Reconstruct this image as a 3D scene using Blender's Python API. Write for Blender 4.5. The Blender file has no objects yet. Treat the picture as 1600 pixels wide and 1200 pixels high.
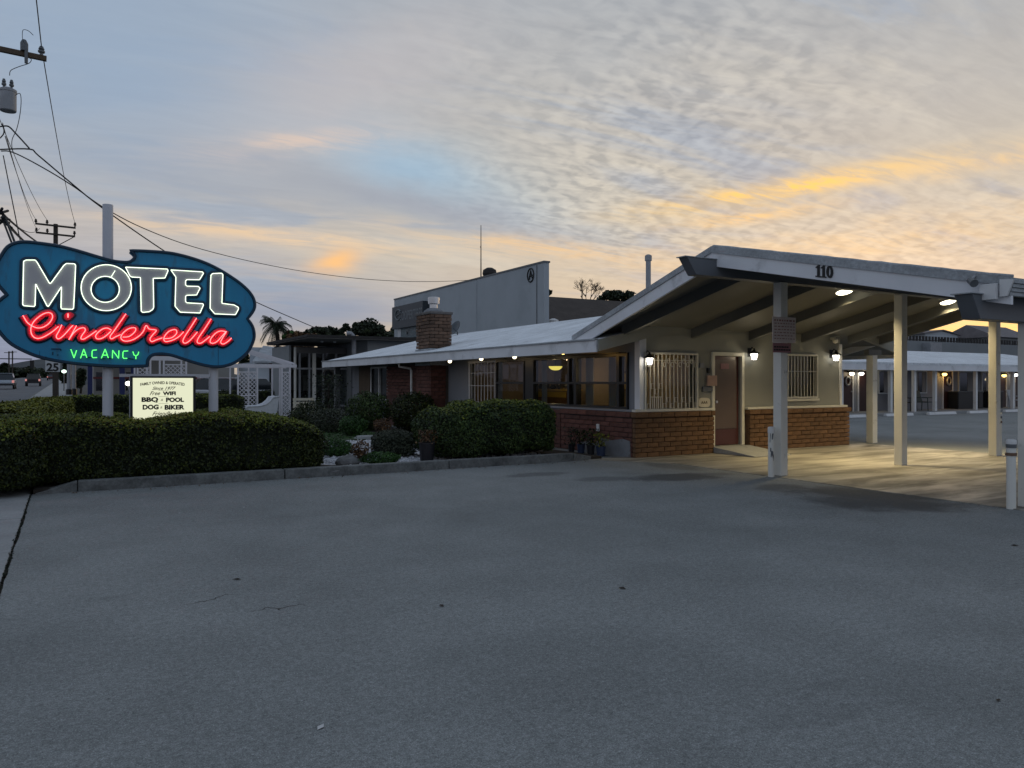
import bpy, bmesh, math, random
import numpy as np
from mathutils import Vector, Matrix

rng = np.random.default_rng(7)
random.seed(7)
scene = bpy.context.scene
COL = scene.collection
rad = math.radians

# ------------------------------------------------------------------ camera
# world axes follow the motel: +X runs along the office's door wall, +Y along the street
HEAD = rad(30.0)          # camera heading, clockwise from +Y
EYE = 1.5
FPX = 1202.0              # focal length in pixels of the 1600 px photograph
SN, CS = math.sin(HEAD), math.cos(HEAD)
cam_d = bpy.data.cameras.new("camera")
cam_d.sensor_width = 36.0
cam_d.lens = FPX / 1600.0 * 36.0
cam_d.shift_y = -3.0 / 1600.0
cam_d.clip_start = 0.05
cam_d.clip_end = 3000.0
cam = bpy.data.objects.new("camera", cam_d)
COL.objects.link(cam)
cam.location = (0, 0, EYE)
cam.rotation_euler = (rad(90), 0, -HEAD)
scene.camera = cam

# ------------------------------------------------------------------ sky
world = bpy.data.worlds.new("World")
scene.world = world
world.use_nodes = True
wt = world.node_tree
wt.nodes.clear()


def lin(c):
    return tuple((x / 255 / 12.92) if x / 255 <= 0.04045 else ((x / 255 + 0.055) / 1.055) ** 2.4 for x in c)


class NT:
    """small helper to write node graphs as expressions"""

    def __init__(s, t):
        s.t = t

    def n(s, typ, **kw):
        nd = s.t.nodes.new(typ)
        for k, v in kw.items():
            setattr(nd, k, v)
        return nd

    def put(s, sock, v):
        if hasattr(v, "is_output"):
            s.t.links.new(v, sock)
        elif v is not None:
            sock.default_value = v

    def m(s, op, a, b=None, c=None, clamp=False):
        nd = s.n("ShaderNodeMath", operation=op, use_clamp=clamp)
        s.put(nd.inputs[0], a)
        s.put(nd.inputs[1], b)
        if c is not None:
            s.put(nd.inputs[2], c)
        return nd.outputs[0]

    def smooth(s, x, a, b, lo=0.0, hi=1.0, kind="SMOOTHSTEP"):
        nd = s.n("ShaderNodeMapRange", interpolation_type=kind)
        s.put(nd.inputs[0], x)
        for i, v in enumerate((a, b, lo, hi)):
            s.put(nd.inputs[i + 1], v)
        return nd.outputs[0]

    def mix(s, f, a, b, blend="MIX"):
        nd = s.n("ShaderNodeMix", data_type="RGBA", blend_type=blend)
        s.put(nd.inputs[0], f)
        for i, v in ((6, a), (7, b)):
            if isinstance(v, tuple) and len(v) == 3:
                v = (*v, 1)
            s.put(nd.inputs[i], v)
        return nd.outputs[2]

    def xyz(s, x, y, z=0.0):
        nd = s.n("ShaderNodeCombineXYZ")
        for i, v in enumerate((x, y, z)):
            s.put(nd.inputs[i], v)
        return nd.outputs[0]

    def noise(s, vec, scale, detail=3.0, rough=0.5, dist=0.0):
        nd = s.n("ShaderNodeTexNoise")
        s.put(nd.inputs["Vector"], vec)
        nd.inputs["Scale"].default_value = scale
        nd.inputs["Detail"].default_value = detail
        nd.inputs["Roughness"].default_value = rough
        nd.inputs["Distortion"].default_value = dist
        return nd.outputs["Fac"]

    def ramp(s, f, stops, interp="LINEAR"):
        nd = s.n("ShaderNodeValToRGB")
        nd.color_ramp.interpolation = interp
        e = nd.color_ramp.elements
        while len(e) < len(stops):
            e.new(0.5)
        for i, (p, c) in enumerate(stops):
            e[i].position = p
            e[i].color = (*c, 1)
        s.put(nd.inputs[0], f)
        return nd.outputs[0]


SUN_AZ = rad(54.6)        # clockwise from +Y: behind the canopy, just under the cloud edge
SUN_EL = rad(2.0)
W = NT(wt)
tc = W.n("ShaderNodeTexCoord")
sp = W.n("ShaderNodeSeparateXYZ")
wt.links.new(tc.outputs["Generated"], sp.inputs[0])
dx, dy, dz = sp.outputs
lat = W.m("SUBTRACT", W.m("MULTIPLY", dx, CS), W.m("MULTIPLY", dy, SN))
dep = W.m("ADD", W.m("MULTIPLY", dx, SN), W.m("MULTIPLY", dy, CS))
az = W.m("ARCTAN2", lat, dep)                       # azimuth measured from the street-side heading
el = W.m("ARCSINE", W.m("MAXIMUM", dz, 0.0))
inv = W.m("DIVIDE", 1.0, W.m("ADD", W.m("MAXIMUM", dz, 0.0), 0.16))
cu = W.m("MULTIPLY", lat, inv)                      # position on the cloud deck
cv = W.m("MULTIPLY", dep, inv)
deck = W.xyz(cu, cv, 0.0)
wob = W.noise(deck, 1.7, 3.0)
wob2 = W.noise(W.xyz(W.m("ADD", cu, 7.3), cv, 2.0), 5.0, 4.0)
w_ = W.m("SUBTRACT", wob, 0.5)
w2_ = W.m("SUBTRACT", wob2, 0.5)
side = W.m("ADD", W.m("COSINE", W.m("SUBTRACT", az, 0.43)), W.m("MULTIPLY", w_, 0.16))
side = W.smooth(side, 0.56, 0.96)
elw = W.m("ADD", el, W.m("ADD", W.m("MULTIPLY", w_, 0.10), W.m("MULTIPLY", w2_, 0.03)))
elw = W.m("MULTIPLY_ADD", W.m("MULTIPLY", W.m("SUBTRACT", elw, el), 1.0), W.smooth(el, 0.02, 0.2), el)
t = W.m("DIVIDE", elw, 0.6)
warm = W.ramp(t, [(0.0, lin((255, 224, 134))), (0.095, lin((252, 214, 136))), (0.15, lin((196, 182, 168))), (0.27, lin((192, 184, 172))),
                  (0.40, lin((189, 183, 173))), (0.55, lin((181, 178, 174))), (0.75, lin((168, 171, 175))), (1.0, lin((158, 165, 175)))])
cool = W.ramp(t, [(0.0, lin((128, 136, 160))), (0.12, lin((130, 143, 170))), (0.20, lin((160, 162, 176))), (0.28, lin((186, 178, 174))),
                  (0.40, lin((174, 176, 181))), (0.55, lin((163, 171, 183))), (0.75, lin((152, 166, 184))), (1.0, lin((143, 160, 183)))])
sky = W.mix(side, cool, warm)
# long high streaks
rot = W.xyz(W.m("ADD", W.m("MULTIPLY", cu, 0.55), W.m("MULTIPLY", cv, 0.35)), W.m("SUBTRACT", W.m("MULTIPLY", cv, 2.0), W.m("MULTIPLY", cu, 0.9)), 1.0)
st = W.noise(rot, 1.35, 6.0, 0.55, 0.6)
lowcut = W.smooth(el, 0.03, 0.12)
sky = W.mix(W.m("MULTIPLY", W.smooth(st, 0.50, 0.36), W.m("MULTIPLY", lowcut, 0.62)), sky, lin((146, 162, 184)))
hi = W.mix(side, lin((192, 186, 186)), lin((203, 197, 186)))
sky = W.mix(W.m("MULTIPLY", W.smooth(st, 0.54, 0.68), W.m("MULTIPLY", lowcut, 0.55)), sky, hi)
fine = W.noise(rot, 6.5, 7.0, 0.62, 0.9)
sky = W.mix(1.0, sky, W.ramp(W.smooth(fine, 0.3, 0.7, kind="LINEAR"), [(0, (0.91, 0.91, 0.92)), (1, (1.08, 1.075, 1.06))]), "MULTIPLY")


def blob(a0, e0, sa, se, slope=0.0, warp=0.03):
    a = W.m("SUBTRACT", az, a0)
    e = W.m("SUBTRACT", W.m("SUBTRACT", el, e0), W.m("MULTIPLY", a, slope))
    e = W.m("ADD", e, W.m("ADD", W.m("MULTIPLY", w_, warp), W.m("MULTIPLY", w2_, warp)))
    q = W.m("ADD", W.m("POWER", W.m("DIVIDE", a, sa), 2.0), W.m("POWER", W.m("DIVIDE", e, se), 2.0))
    return W.m("POWER", 2.718, W.m("MULTIPLY", q, -1.0))


def tint(mask, col, k, tex=None):
    global sky
    f = W.m("MULTIPLY", mask, k)
    if tex is not None:
        f = W.m("MULTIPLY", f, tex)
    sky = W.mix(W.m("MINIMUM", f, 1.0), sky, lin(col))


# openings of clear evening blue and darker cloud bars
tint(blob(-0.14, 0.27, 0.14, 0.045, -0.2), (148, 178, 202), 0.9)
tint(blob(0.0, 0.20, 0.16, 0.03, -0.2), (156, 178, 196), 0.6)
tint(blob(-0.24, 0.085, 0.16, 0.04, 0.0, 0.02), (122, 141, 172), 0.75)
tint(blob(-0.50, 0.40, 0.25, 0.10, 0.1), (148, 165, 186), 0.6)
tint(blob(-0.12, 0.225, 0.22, 0.022, -0.2), (150, 152, 164), 0.7)
tint(blob(-0.22, 0.36, 0.17, 0.07, 0.3, 0.08), (186, 180, 182), 0.65)
tint(blob(-0.47, 0.33, 0.16, 0.12, 0.0, 0.06), (143, 163, 187), 0.5)
tint(blob(-0.35, 0.235, 0.22, 0.03, -0.1, 0.04), (150, 157, 172), 0.55)
# altocumulus ripples: small cells in two fields
cells_v = W.xyz(W.m("ADD", W.m("ADD", cu, W.m("MULTIPLY", cv, 0.25)), W.m("MULTIPLY", w2_, 0.10)),
                W.m("ADD", W.m("MULTIPLY", W.m("SUBTRACT", cv, W.m("MULTIPLY", cu, 0.3)), 1.35), W.m("MULTIPLY", w_, 0.3)), 3.0)
cells_n = W.noise(cells_v, 14.0, 3.0, 0.5, 0.4)
wr1 = W.noise(deck, 3.4, 4.0, 0.6)
wr2 = W.noise(W.xyz(cu, cv, 5.0), 4.6, 4.0, 0.6)
b1 = W.m("SINE", W.m("ADD", W.m("ADD", W.m("MULTIPLY", cu, 64.0), W.m("MULTIPLY", cv, 16.0)), W.m("MULTIPLY", wr1, 24.0)))
b2 = W.m("SINE", W.m("ADD", W.m("SUBTRACT", W.m("MULTIPLY", cv, 58.0), W.m("MULTIPLY", cu, 34.0)), W.m("MULTIPLY", wr2, 26.0)))
amp = W.m("MULTIPLY", W.smooth(W.noise(W.xyz(cu, cv, 9.0), 5.0, 3.0), 0.36, 0.62), 1.0)
cells = W.m("ADD", W.m("ADD", 0.5, W.m("MULTIPLY", W.m("SUBTRACT", cells_n, 0.5), 0.62)), W.m("MULTIPLY", amp, W.m("ADD", W.m("MULTIPLY", b1, 0.085), W.m("MULTIPLY", b2, 0.06))))
field = W.m("ADD", blob(0.21, 0.34, 0.24, 0.12, 0.0, 0.14), W.m("ADD", blob(0.13, 0.22, 0.14, 0.055, -0.1, 0.06), W.m("MULTIPLY", blob(0.46, 0.16, 0.3, 0.05, 0.0, 0.05), 0.9)))
field = W.m("MINIMUM", field, 1.0)
off_v = W.n("ShaderNodeVectorMath", operation="ADD")
wt.links.new(cells_v, off_v.inputs[0])
off_v.inputs[1].default_value = (-0.016, 0.020, 0.0)
relief = W.m("SUBTRACT", W.noise(cells_v, 15.0, 2.0, 0.45, 0.25), W.noise(off_v.outputs[0], 15.0, 2.0, 0.45, 0.25))
cells = W.m("ADD", cells, W.m("MULTIPLY", relief, 0.62))
shade = W.ramp(W.smooth(cells, 0.36, 0.64, kind="LINEAR"), [(0.0, (0.79, 0.81, 0.84)), (0.45, (0.985, 0.985, 0.985)), (1.0, (1.17, 1.155, 1.12))])
sky = W.mix(W.m("MULTIPLY", field, 0.95), sky, W.mix(1.0, sky, shade, "MULTIPLY"))
# cloud bars lit from below by the sun under the horizon
tex = W.m("ADD", 0.35, W.m("MULTIPLY", W.smooth(fine, 0.36, 0.62), 0.65))
tint(blob(0.335, 0.232, 0.15, 0.0125, 0.10, 0.007), (255, 205, 108), 1.15, tex)
tint(blob(0.30, 0.203, 0.09, 0.009, 0.08, 0.012), (250, 198, 118), 0.7, tex)
tint(blob(0.42, 0.165, 0.22, 0.018, 0.05, 0.05), (232, 194, 142), 0.5, tex)
tint(blob(0.56, 0.235, 0.14, 0.012, -0.05, 0.03), (240, 200, 140), 0.7, tex)
tint(blob(0.04, 0.172, 0.16, 0.014, -0.12, 0.02), (234, 192, 140), 0.8, tex)
tint(blob(0.10, 0.13, 0.20, 0.035, 0.0, 0.03), (216, 190, 156), 0.3)
tint(blob(-0.225, 0.152, 0.030, 0.013, 0.22, 0.02), (246, 190, 128), 1.0)
tint(blob(-0.30, 0.178, 0.20, 0.009, -0.05, 0.02), (228, 196, 160), 0.95, tex)
tint(blob(-0.27, 0.29, 0.10, 0.014, 0.15, 0.03), (214, 192, 178), 0.9, tex)
bg_cloud = W.n("ShaderNodeBackground")
wt.links.new(sky, bg_cloud.inputs[0])
bg_cloud.inputs[1].default_value = 1.04
nish = W.n("ShaderNodeTexSky", sky_type="NISHITA")
nish.sun_disc = False
nish.sun_elevation = SUN_EL
nish.sun_rotation = SUN_AZ
bg_air = W.n("ShaderNodeBackground")
wt.links.new(nish.outputs[0], bg_air.inputs[0])
bg_air.inputs[1].default_value = 0.02
add = W.n("ShaderNodeAddShader")
wt.links.new(bg_cloud.outputs[0], add.inputs[0])
wt.links.new(bg_air.outputs[0], add.inputs[1])
wo = W.n("ShaderNodeOutputWorld")
wt.links.new(add.outputs[0], wo.inputs[0])

sun_d = bpy.data.lights.new("sun", "SUN")
sun_d.energy = 0.12
sun_d.angle = rad(14)
sun_d.color = (1.0, 0.72, 0.45)
sun = bpy.data.objects.new("sun", sun_d)
COL.objects.link(sun)
sun.rotation_euler = (rad(90) - SUN_EL, 0, math.pi - SUN_AZ)   # shines from SUN_AZ

vs = scene.view_settings
vs.view_transform = "Standard"
vs.look = "None"
vs.exposure = 0.0
vs.gamma = 1.0
vs.use_curve_mapping = False
scene.cycles.use_denoising = True
scene.cycles.max_bounces = 8
scene.cycles.transparent_max_bounces = 16
scene.cycles.sample_clamp_indirect = 4.0

# ------------------------------------------------------------------ photograph pixel -> point in the place
def ray(px, py):
    u, v = (px - 800) / FPX, (597 - py) / FPX
    return Vector((SN + CS * u, CS - SN * u, v))


def at(px, py, d):                       # d metres in front of the camera
    r = ray(px, py)
    return Vector((r.x * d, r.y * d, EYE + r.z * d))


def onx(px, py, x):
    return at(px, py, x / ray(px, py).x)


def ony(px, py, y):
    return at(px, py, y / ray(px, py).y)


def onz(px, py, z=0.0):
    return at(px, py, (z - EYE) / ray(px, py).z)


# ------------------------------------------------------------------ materials
def new_mat(name):
    m = bpy.data.materials.new(name)
    m.use_nodes = True
    m.node_tree.nodes.clear()
    return m, NT(m.node_tree)


def M(name, col, rough=0.6, var=0.12, scale=3.0, bump=0.0, bscale=80.0, metal=0.0, spec=0.4, per_obj=0.0, dirt=None, stretch=None, speck=0.0):
    m, g = new_mat(name)
    tcn = g.n("ShaderNodeTexCoord")
    vec = tcn.outputs["Object"]
    if stretch:
        mp = g.n("ShaderNodeMapping")
        mp.inputs["Scale"].default_value = stretch
        g.put(mp.inputs[0], vec)
        vec = mp.outputs[0]
    f = g.noise(vec, scale, 5.0, 0.6)
    c = g.mix(g.smooth(f, 0.3, 0.7, kind="LINEAR"), tuple(x * (1 - var) for x in col), tuple(min(1, x * (1 + var)) for x in col))
    if dirt:
        f2 = g.noise(vec, dirt[2], 6.0, 0.65)
        c = g.mix(g.smooth(f2, dirt[3], dirt[3] + 0.12, 0, dirt[1]), c, dirt[0])
    if speck:
        f3 = g.noise(tcn.outputs["Object"], bscale * 0.8, 2.0, 0.7)
        c = g.mix(1.0, c, g.ramp(g.smooth(f3, 0.3, 0.7, kind="LINEAR"), [(0, (1 - speck,) * 3), (1, (1 + speck,) * 3)]), "MULTIPLY")
    if per_obj:
        oi = g.n("ShaderNodeObjectInfo")
        c = g.mix(1.0, c, g.ramp(oi.outputs["Random"], [(0, (1 - per_obj, 1 - per_obj, 1 - per_obj)), (0.5, (1, 0.97, 0.95)), (1, (1 + per_obj, 1 + per_obj * 0.9, 1 + per_obj * 0.8))]), "MULTIPLY")
    p = g.n("ShaderNodeBsdfPrincipled")
    g.put(p.inputs["Base Color"], c)
    p.inputs["Roughness"].default_value = rough
    p.inputs["Metallic"].default_value = metal
    p.inputs["Specular IOR Level"].default_value = spec
    if bump:
        b = g.n("ShaderNodeBump")
        b.inputs["Strength"].default_value = bump
        b.inputs["Distance"].default_value = 0.01
        g.put(b.inputs["Height"], g.noise(tcn.outputs["Object"], bscale, 4.0, 0.6))
        g.put(p.inputs["Normal"], b.outputs[0])
    o = g.n("ShaderNodeOutputMaterial")
    g.put(o.inputs[0], p.outputs[0])
    return m


def E(name, col, strength):
    m, g = new_mat(name)
    e = g.n("ShaderNodeEmission")
    e.inputs[0].default_value = (*col, 1)
    e.inputs[1].default_value = strength
    o = g.n("ShaderNodeOutputMaterial")
    g.put(o.inputs[0], e.outputs[0])
    return m


def glass_mat(name, tintc=(0.85, 0.88, 0.88), ior=1.5):
    m, g = new_mat(name)
    tr = g.n("ShaderNodeBsdfTransparent")
    tr.inputs[0].default_value = (*tintc, 1)
    gl = g.n("ShaderNodeBsdfGlossy")
    gl.inputs["Roughness"].default_value = 0.02
    fr0 = g.n("ShaderNodeFresnel")
    fr0.inputs[0].default_value = ior
    gb = g.n("ShaderNodeNewGeometry")
    frv = g.m("MULTIPLY", fr0.outputs[0], g.m("SUBTRACT", 1.0, gb.outputs["Backfacing"]))
    mx = g.n("ShaderNodeMixShader")
    g.put(mx.inputs[0], frv)
    g.put(mx.inputs[1], tr.outputs[0])
    g.put(mx.inputs[2], gl.outputs[0])
    o = g.n("ShaderNodeOutputMaterial")
    g.put(o.inputs[0], mx.outputs[0])
    return m


def leaf_mat(name, c0, c1, c2, rough=0.55):
    m, g = new_mat(name)
    ge = g.n("ShaderNodeNewGeometry")
    tcn = g.n("ShaderNodeTexCoord")
    c = g.ramp(ge.outputs["Random Per Island"], [(0, c0), (0.55, c1), (1, c2)])
    f = g.noise(tcn.outputs["Object"], 2.3, 4.0)
    c = g.mix(1.0, c, g.ramp(g.smooth(f, 0.3, 0.7, kind="LINEAR"), [(0, (0.65, 0.65, 0.65)), (1, (1.3, 1.3, 1.2))]), "MULTIPLY")
    p = g.n("ShaderNodeBsdfPrincipled")
    g.put(p.inputs["Base Color"], c)
    p.inputs["Roughness"].default_value = rough
    p.inputs["Specular IOR Level"].default_value = 0.25
    o = g.n("ShaderNodeOutputMaterial")
    g.put(o.inputs[0], p.outputs[0])
    return m


MT = {
    "white_paint": M("white_paint", (0.66, 0.66, 0.66), 0.5, 0.08, 2.0, 0.15, 60, dirt=((0.30, 0.29, 0.27), 0.35, 1.6, 0.58)),
    "fascia_paint": M("fascia_paint", (0.68, 0.69, 0.72), 0.5, 0.08, 1.2, 0.12, 40, dirt=((0.26, 0.26, 0.27), 0.4, 1.1, 0.56)),
    "post_paint": M("post_paint", (0.68, 0.67, 0.62), 0.45, 0.07, 1.5, 0.15, 30, dirt=((0.22, 0.19, 0.15), 0.55, 5.0, 0.60)),
    "roof_white": M("roof_white", (0.64, 0.67, 0.70), 0.8, 0.16, 1.3, 0.5, 45, speck=0.22, dirt=((0.36, 0.38, 0.40), 0.5, 2.5, 0.55)),
    "roof_edge": M("roof_edge", (0.33, 0.35, 0.37), 0.75, 0.25, 2.0, 0.5, 30, speck=0.2),
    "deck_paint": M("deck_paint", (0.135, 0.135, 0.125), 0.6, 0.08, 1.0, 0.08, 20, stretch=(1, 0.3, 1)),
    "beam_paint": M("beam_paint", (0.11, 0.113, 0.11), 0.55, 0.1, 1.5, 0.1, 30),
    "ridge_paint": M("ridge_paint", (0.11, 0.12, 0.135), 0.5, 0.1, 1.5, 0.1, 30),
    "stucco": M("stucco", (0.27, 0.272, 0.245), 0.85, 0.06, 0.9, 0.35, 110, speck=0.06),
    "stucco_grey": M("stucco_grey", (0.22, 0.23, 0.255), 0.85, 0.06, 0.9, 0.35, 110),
    "brick": M("brick", (0.128, 0.071, 0.036), 0.85, 0.28, 9.0, 0.8, 45, per_obj=0.16, speck=0.1),
    "brick_red": M("brick_red", (0.115, 0.05, 0.04), 0.85, 0.25, 7.0, 0.6, 55, per_obj=0.28, speck=0.1),
    "brick_old": M("brick_old", (0.125, 0.078, 0.054), 0.9, 0.35, 5.0, 0.7, 55, per_obj=0.35, dirt=((0.05, 0.045, 0.04), 0.7, 3.0, 0.55)),
    "mortar": M("mortar", (0.102, 0.058, 0.033), 0.95, 0.2, 6.0, 0.4, 90),
    "mortar_grey": M("mortar_grey", (0.13, 0.12, 0.115), 0.95, 0.2, 6.0, 0.4, 90),
    "render_patch": M("render_patch", (0.20, 0.21, 0.225), 0.9, 0.2, 4.0, 0.4, 50, dirt=((0.10, 0.085, 0.075), 0.6, 4.0, 0.52)),
    "door_maroon": M("door_maroon", (0.075, 0.026, 0.024), 0.35, 0.08, 2.0),
    "door_screen": M("door_screen", (0.105, 0.076, 0.068), 0.55, 0.1, 1.5),
    "door_dark": M("door_dark", (0.038, 0.016, 0.014), 0.4, 0.1, 2.0),
    "black_paint": M("black_paint", (0.012, 0.012, 0.013), 0.4, 0.1, 2.0),
    "black_metal": M("black_metal", (0.015, 0.014, 0.013), 0.35, 0.1, 4.0, metal=0.3),
    "bar_white": M("bar_white", (0.62, 0.60, 0.52), 0.5, 0.06, 4.0),
    "blind": M("blind", (0.36, 0.30, 0.21), 0.8, 0.1, 2.0, stretch=(6, 1, 1)),
    "curtain": M("curtain", (0.34, 0.34, 0.35), 0.9, 0.12, 2.0, stretch=(1, 12, 0.5)),
    "inside_wall": M("inside_wall", (0.23, 0.18, 0.14), 0.85, 0.08, 1.0),
    "inside_wood": M("inside_wood", (0.12, 0.062, 0.03), 0.5, 0.25, 2.0, stretch=(1, 1, 8)),
    "inside_gold": M("inside_gold", (0.42, 0.28, 0.06), 0.6, 0.1, 2.0),
    "inside_floor": M("inside_floor", (0.12, 0.09, 0.07), 0.6, 0.1, 2.0),
    "metal_bright": M("metal_bright", (0.62, 0.62, 0.62), 0.3, 0.1, 4.0, metal=0.9),
    "metal_dark": M("metal_dark", (0.13, 0.14, 0.15), 0.5, 0.2, 4.0, metal=0.4),
    "metal_grey": M("metal_grey", (0.27, 0.28, 0.30), 0.5, 0.15, 4.0, metal=0.3),
    "wire": M("wire", (0.015, 0.015, 0.016), 0.6, 0.1, 2.0),
    "pole_wood": M("pole_wood", (0.055, 0.045, 0.038), 0.9, 0.3, 3.0, 0.5, 40, stretch=(4, 4, 0.4)),
    "sign_blue": M("sign_blue", (0.018, 0.245, 0.455), 0.45, 0.12, 1.3, 0.06, 8, dirt=((0.03, 0.15, 0.26), 0.7, 2.6, 0.52), stretch=(1.6, 1.6, 0.35)),
    "sign_navy": M("sign_navy", (0.004, 0.034, 0.070), 0.4, 0.1, 2.0),
    "sign_letter": M("sign_letter", (0.44, 0.43, 0.45), 0.6, 0.06, 3.0),
    "sign_red": M("sign_red", (0.80, 0.035, 0.075), 0.5, 0.06, 3.0),
    "sign_post": M("sign_post", (0.56, 0.57, 0.62), 0.5, 0.07, 1.5, 0.1, 30, dirt=((0.22, 0.2, 0.19), 0.4, 2.0, 0.6)),
    "ink": M("ink", (0.012, 0.012, 0.012), 0.6, 0.0, 1.0),
    "ink_brown": M("ink_brown", (0.16, 0.13, 0.07), 0.6, 0.0, 1.0),
    "ink_red": M("ink_red", (0.22, 0.09, 0.085), 0.6, 0.0, 1.0),
    "notice": M("notice", (0.56, 0.48, 0.45), 0.6, 0.08, 5.0),
    "notice_pink": M("notice_pink", (0.38, 0.25, 0.20), 0.6, 0.08, 5.0),
    "notice_red": M("notice_red", (0.25, 0.12, 0.13), 0.6, 0.08, 5.0),
    "cream": M("cream", (0.62, 0.57, 0.46), 0.6, 0.06, 5.0),
    "lattice": M("lattice", (0.68, 0.66, 0.70), 0.6, 0.06, 4.0),
    "wicker": M("wicker", (0.62, 0.63, 0.66), 0.7, 0.1, 10.0, 0.6, 60),
    "soil": M("soil", (0.030, 0.024, 0.018), 0.95, 0.3, 4.0, 0.8, 30),
    "bark": M("bark", (0.035, 0.028, 0.022), 0.95, 0.3, 6.0, 0.6, 40),
    "grass": M("grass", (0.035, 0.060, 0.020), 0.95, 0.3, 6.0, 0.8, 90),
    "gravel": M("gravel", (0.48, 0.48, 0.50), 0.85, 0.12, 8.0, 0.3, 60),
    "rock": M("rock", (0.14, 0.14, 0.14), 0.9, 0.3, 5.0, 0.8, 20),
    "plastic_black": M("plastic_black", (0.018, 0.018, 0.022), 0.45, 0.15, 5.0),
    "pot_blue": M("pot_blue", (0.03, 0.045, 0.09), 0.4, 0.15, 5.0),
    "warehouse": M("warehouse", (0.36, 0.39, 0.415), 0.8, 0.06, 0.5, 0.1, 20, dirt=((0.30, 0.33, 0.35), 0.5, 0.35, 0.5)),
    "board_dark": M("board_dark", (0.035, 0.045, 0.055), 0.5, 0.1, 1.0),
    "board_teal": M("board_teal", (0.08, 0.115, 0.13), 0.5, 0.1, 1.0),
    "print_grey": M("print_grey", (0.15, 0.165, 0.175), 0.6, 0.02, 1.0),
    "print_white": M("print_white", (0.5, 0.52, 0.54), 0.6, 0.02, 1.0),
    "roof_brown": M("roof_brown", (0.050, 0.040, 0.034), 0.9, 0.25, 1.5, 0.6, 14, speck=0.2),
    "roof_grey": M("roof_grey", (0.17, 0.155, 0.16), 0.9, 0.2, 1.5),
    "dish_grey": M("dish_grey", (0.06, 0.07, 0.08), 0.4, 0.1, 2.0),
    "blind_lit": M("blind_lit", (0.45, 0.37, 0.25), 0.8, 0.1, 2.0, stretch=(6, 1, 1)),
    "roof_tar": M("roof_tar", (0.035, 0.032, 0.031), 0.85, 0.2, 1.0),
    "soffit_grey": M("soffit_grey", (0.15, 0.145, 0.14), 0.8, 0.08, 1.0),
    "wall_grey": M("wall_grey", (0.22, 0.235, 0.245), 0.85, 0.06, 0.6),
    "wall_pale": M("wall_pale", (0.46, 0.50, 0.54), 0.85, 0.06, 0.6),
    "wall_cream": M("wall_cream", (0.30, 0.29, 0.27), 0.85, 0.06, 0.6),
    "blue_paint": M("blue_paint", (0.012, 0.022, 0.10), 0.5, 0.1, 1.0),
    "red_paint": M("red_paint", (0.16, 0.03, 0.03), 0.5, 0.1, 1.0),
    "green_chair": M("green_chair", (0.025, 0.05, 0.05), 0.6, 0.1, 3.0),
    "wood_mid": M("wood_mid", (0.10, 0.07, 0.045), 0.8, 0.25, 4.0, stretch=(4, 4, 0.5)),
    "car_silver": M("car_silver", (0.34, 0.38, 0.42), 0.3, 0.03, 1.0, metal=0.3),
    "car_white": M("car_white", (0.62, 0.63, 0.66), 0.3, 0.03, 1.0),
    "car_black": M("car_black", (0.012, 0.012, 0.014), 0.25, 0.03, 1.0),
    "car_red": M("car_red", (0.12, 0.015, 0.012), 0.3, 0.03, 1.0),
    "tyre": M("tyre", (0.012, 0.012, 0.012), 0.8, 0.1, 5.0),
    "window_dark": M("window_dark", (0.012, 0.015, 0.018), 0.08, 0.0, 1.0, spec=0.6),
    "kerb_grey": M("kerb_grey", (0.125, 0.13, 0.128), 0.9, 0.45, 4.0, 0.6, 40, speck=0.15, dirt=((0.16, 0.155, 0.15), 0.5, 5.0, 0.58)),
    "pavement": M("pavement", (0.27, 0.275, 0.275), 0.9, 0.15, 1.3, 0.4, 60, speck=0.14, dirt=((0.09, 0.09, 0.09), 0.5, 3.0, 0.6)),
    "road": M("road", (0.10, 0.105, 0.115), 0.85, 0.15, 0.4, 0.4, 60),
    "earth": M("earth", (0.05, 0.05, 0.045), 0.95, 0.3, 0.2),
    "hill": M("hill", (0.055, 0.062, 0.066), 0.95, 0.35, 0.02),
    "tile_pink": M("tile_pink", (0.40, 0.20, 0.15), 0.7, 0.1, 3.0),
    "leaf_dry": M("leaf_dry", (0.03, 0.022, 0.016), 0.8, 0.2, 20.0),
    "paper": M("paper", (0.5, 0.5, 0.5), 0.8, 0.1, 20.0),
    "glass": glass_mat("glass"),
    "glass_lamp": glass_mat("glass_lamp", (0.95, 0.93, 0.88), 1.3),
    "neon_white": E("neon_white", (0.86, 1.0, 0.78), 2.1),
    "neon_red": E("neon_red", (1.0, 0.11, 0.11), 5.6),
    "neon_green": E("neon_green", (0.12, 1.0, 0.15), 1.9),
    "lightbox": E("lightbox", (0.93, 0.95, 0.68), 0.86),
    "lamp_warm": E("lamp_warm", (1.0, 0.86, 0.58), 5.5),
    "lamp_white": E("lamp_white", (1.0, 0.95, 0.84), 6.0),
    "lamp_orange": E("lamp_orange", (1.0, 0.62, 0.16), 5.0),
    "lamp_yellow": E("lamp_yellow", (1.0, 0.78, 0.14), 1.15),
    "downlight": E("downlight", (1.0, 0.90, 0.62), 6.0),
    "tail_red": E("tail_red", (1.0, 0.16, 0.12), 0.9),
    "tail_glow": E("tail_glow", (1.0, 0.42, 0.40), 0.55),
    "head_white": E("head_white", (1.0, 0.97, 0.9), 3.0),
    "leaf_hedge": leaf_mat("leaf_hedge", (0.007, 0.012, 0.004), (0.017, 0.027, 0.006), (0.055, 0.066, 0.012)),
    "leaf_top_lit": leaf_mat("leaf_top_lit", (0.05, 0.07, 0.008), (0.10, 0.125, 0.012), (0.17, 0.19, 0.02)),  # paler leaf tone that paints the highlight on hedge tops
    "leaf_box": leaf_mat("leaf_box", (0.016, 0.032, 0.012), (0.036, 0.062, 0.018), (0.070, 0.105, 0.026)),
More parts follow.
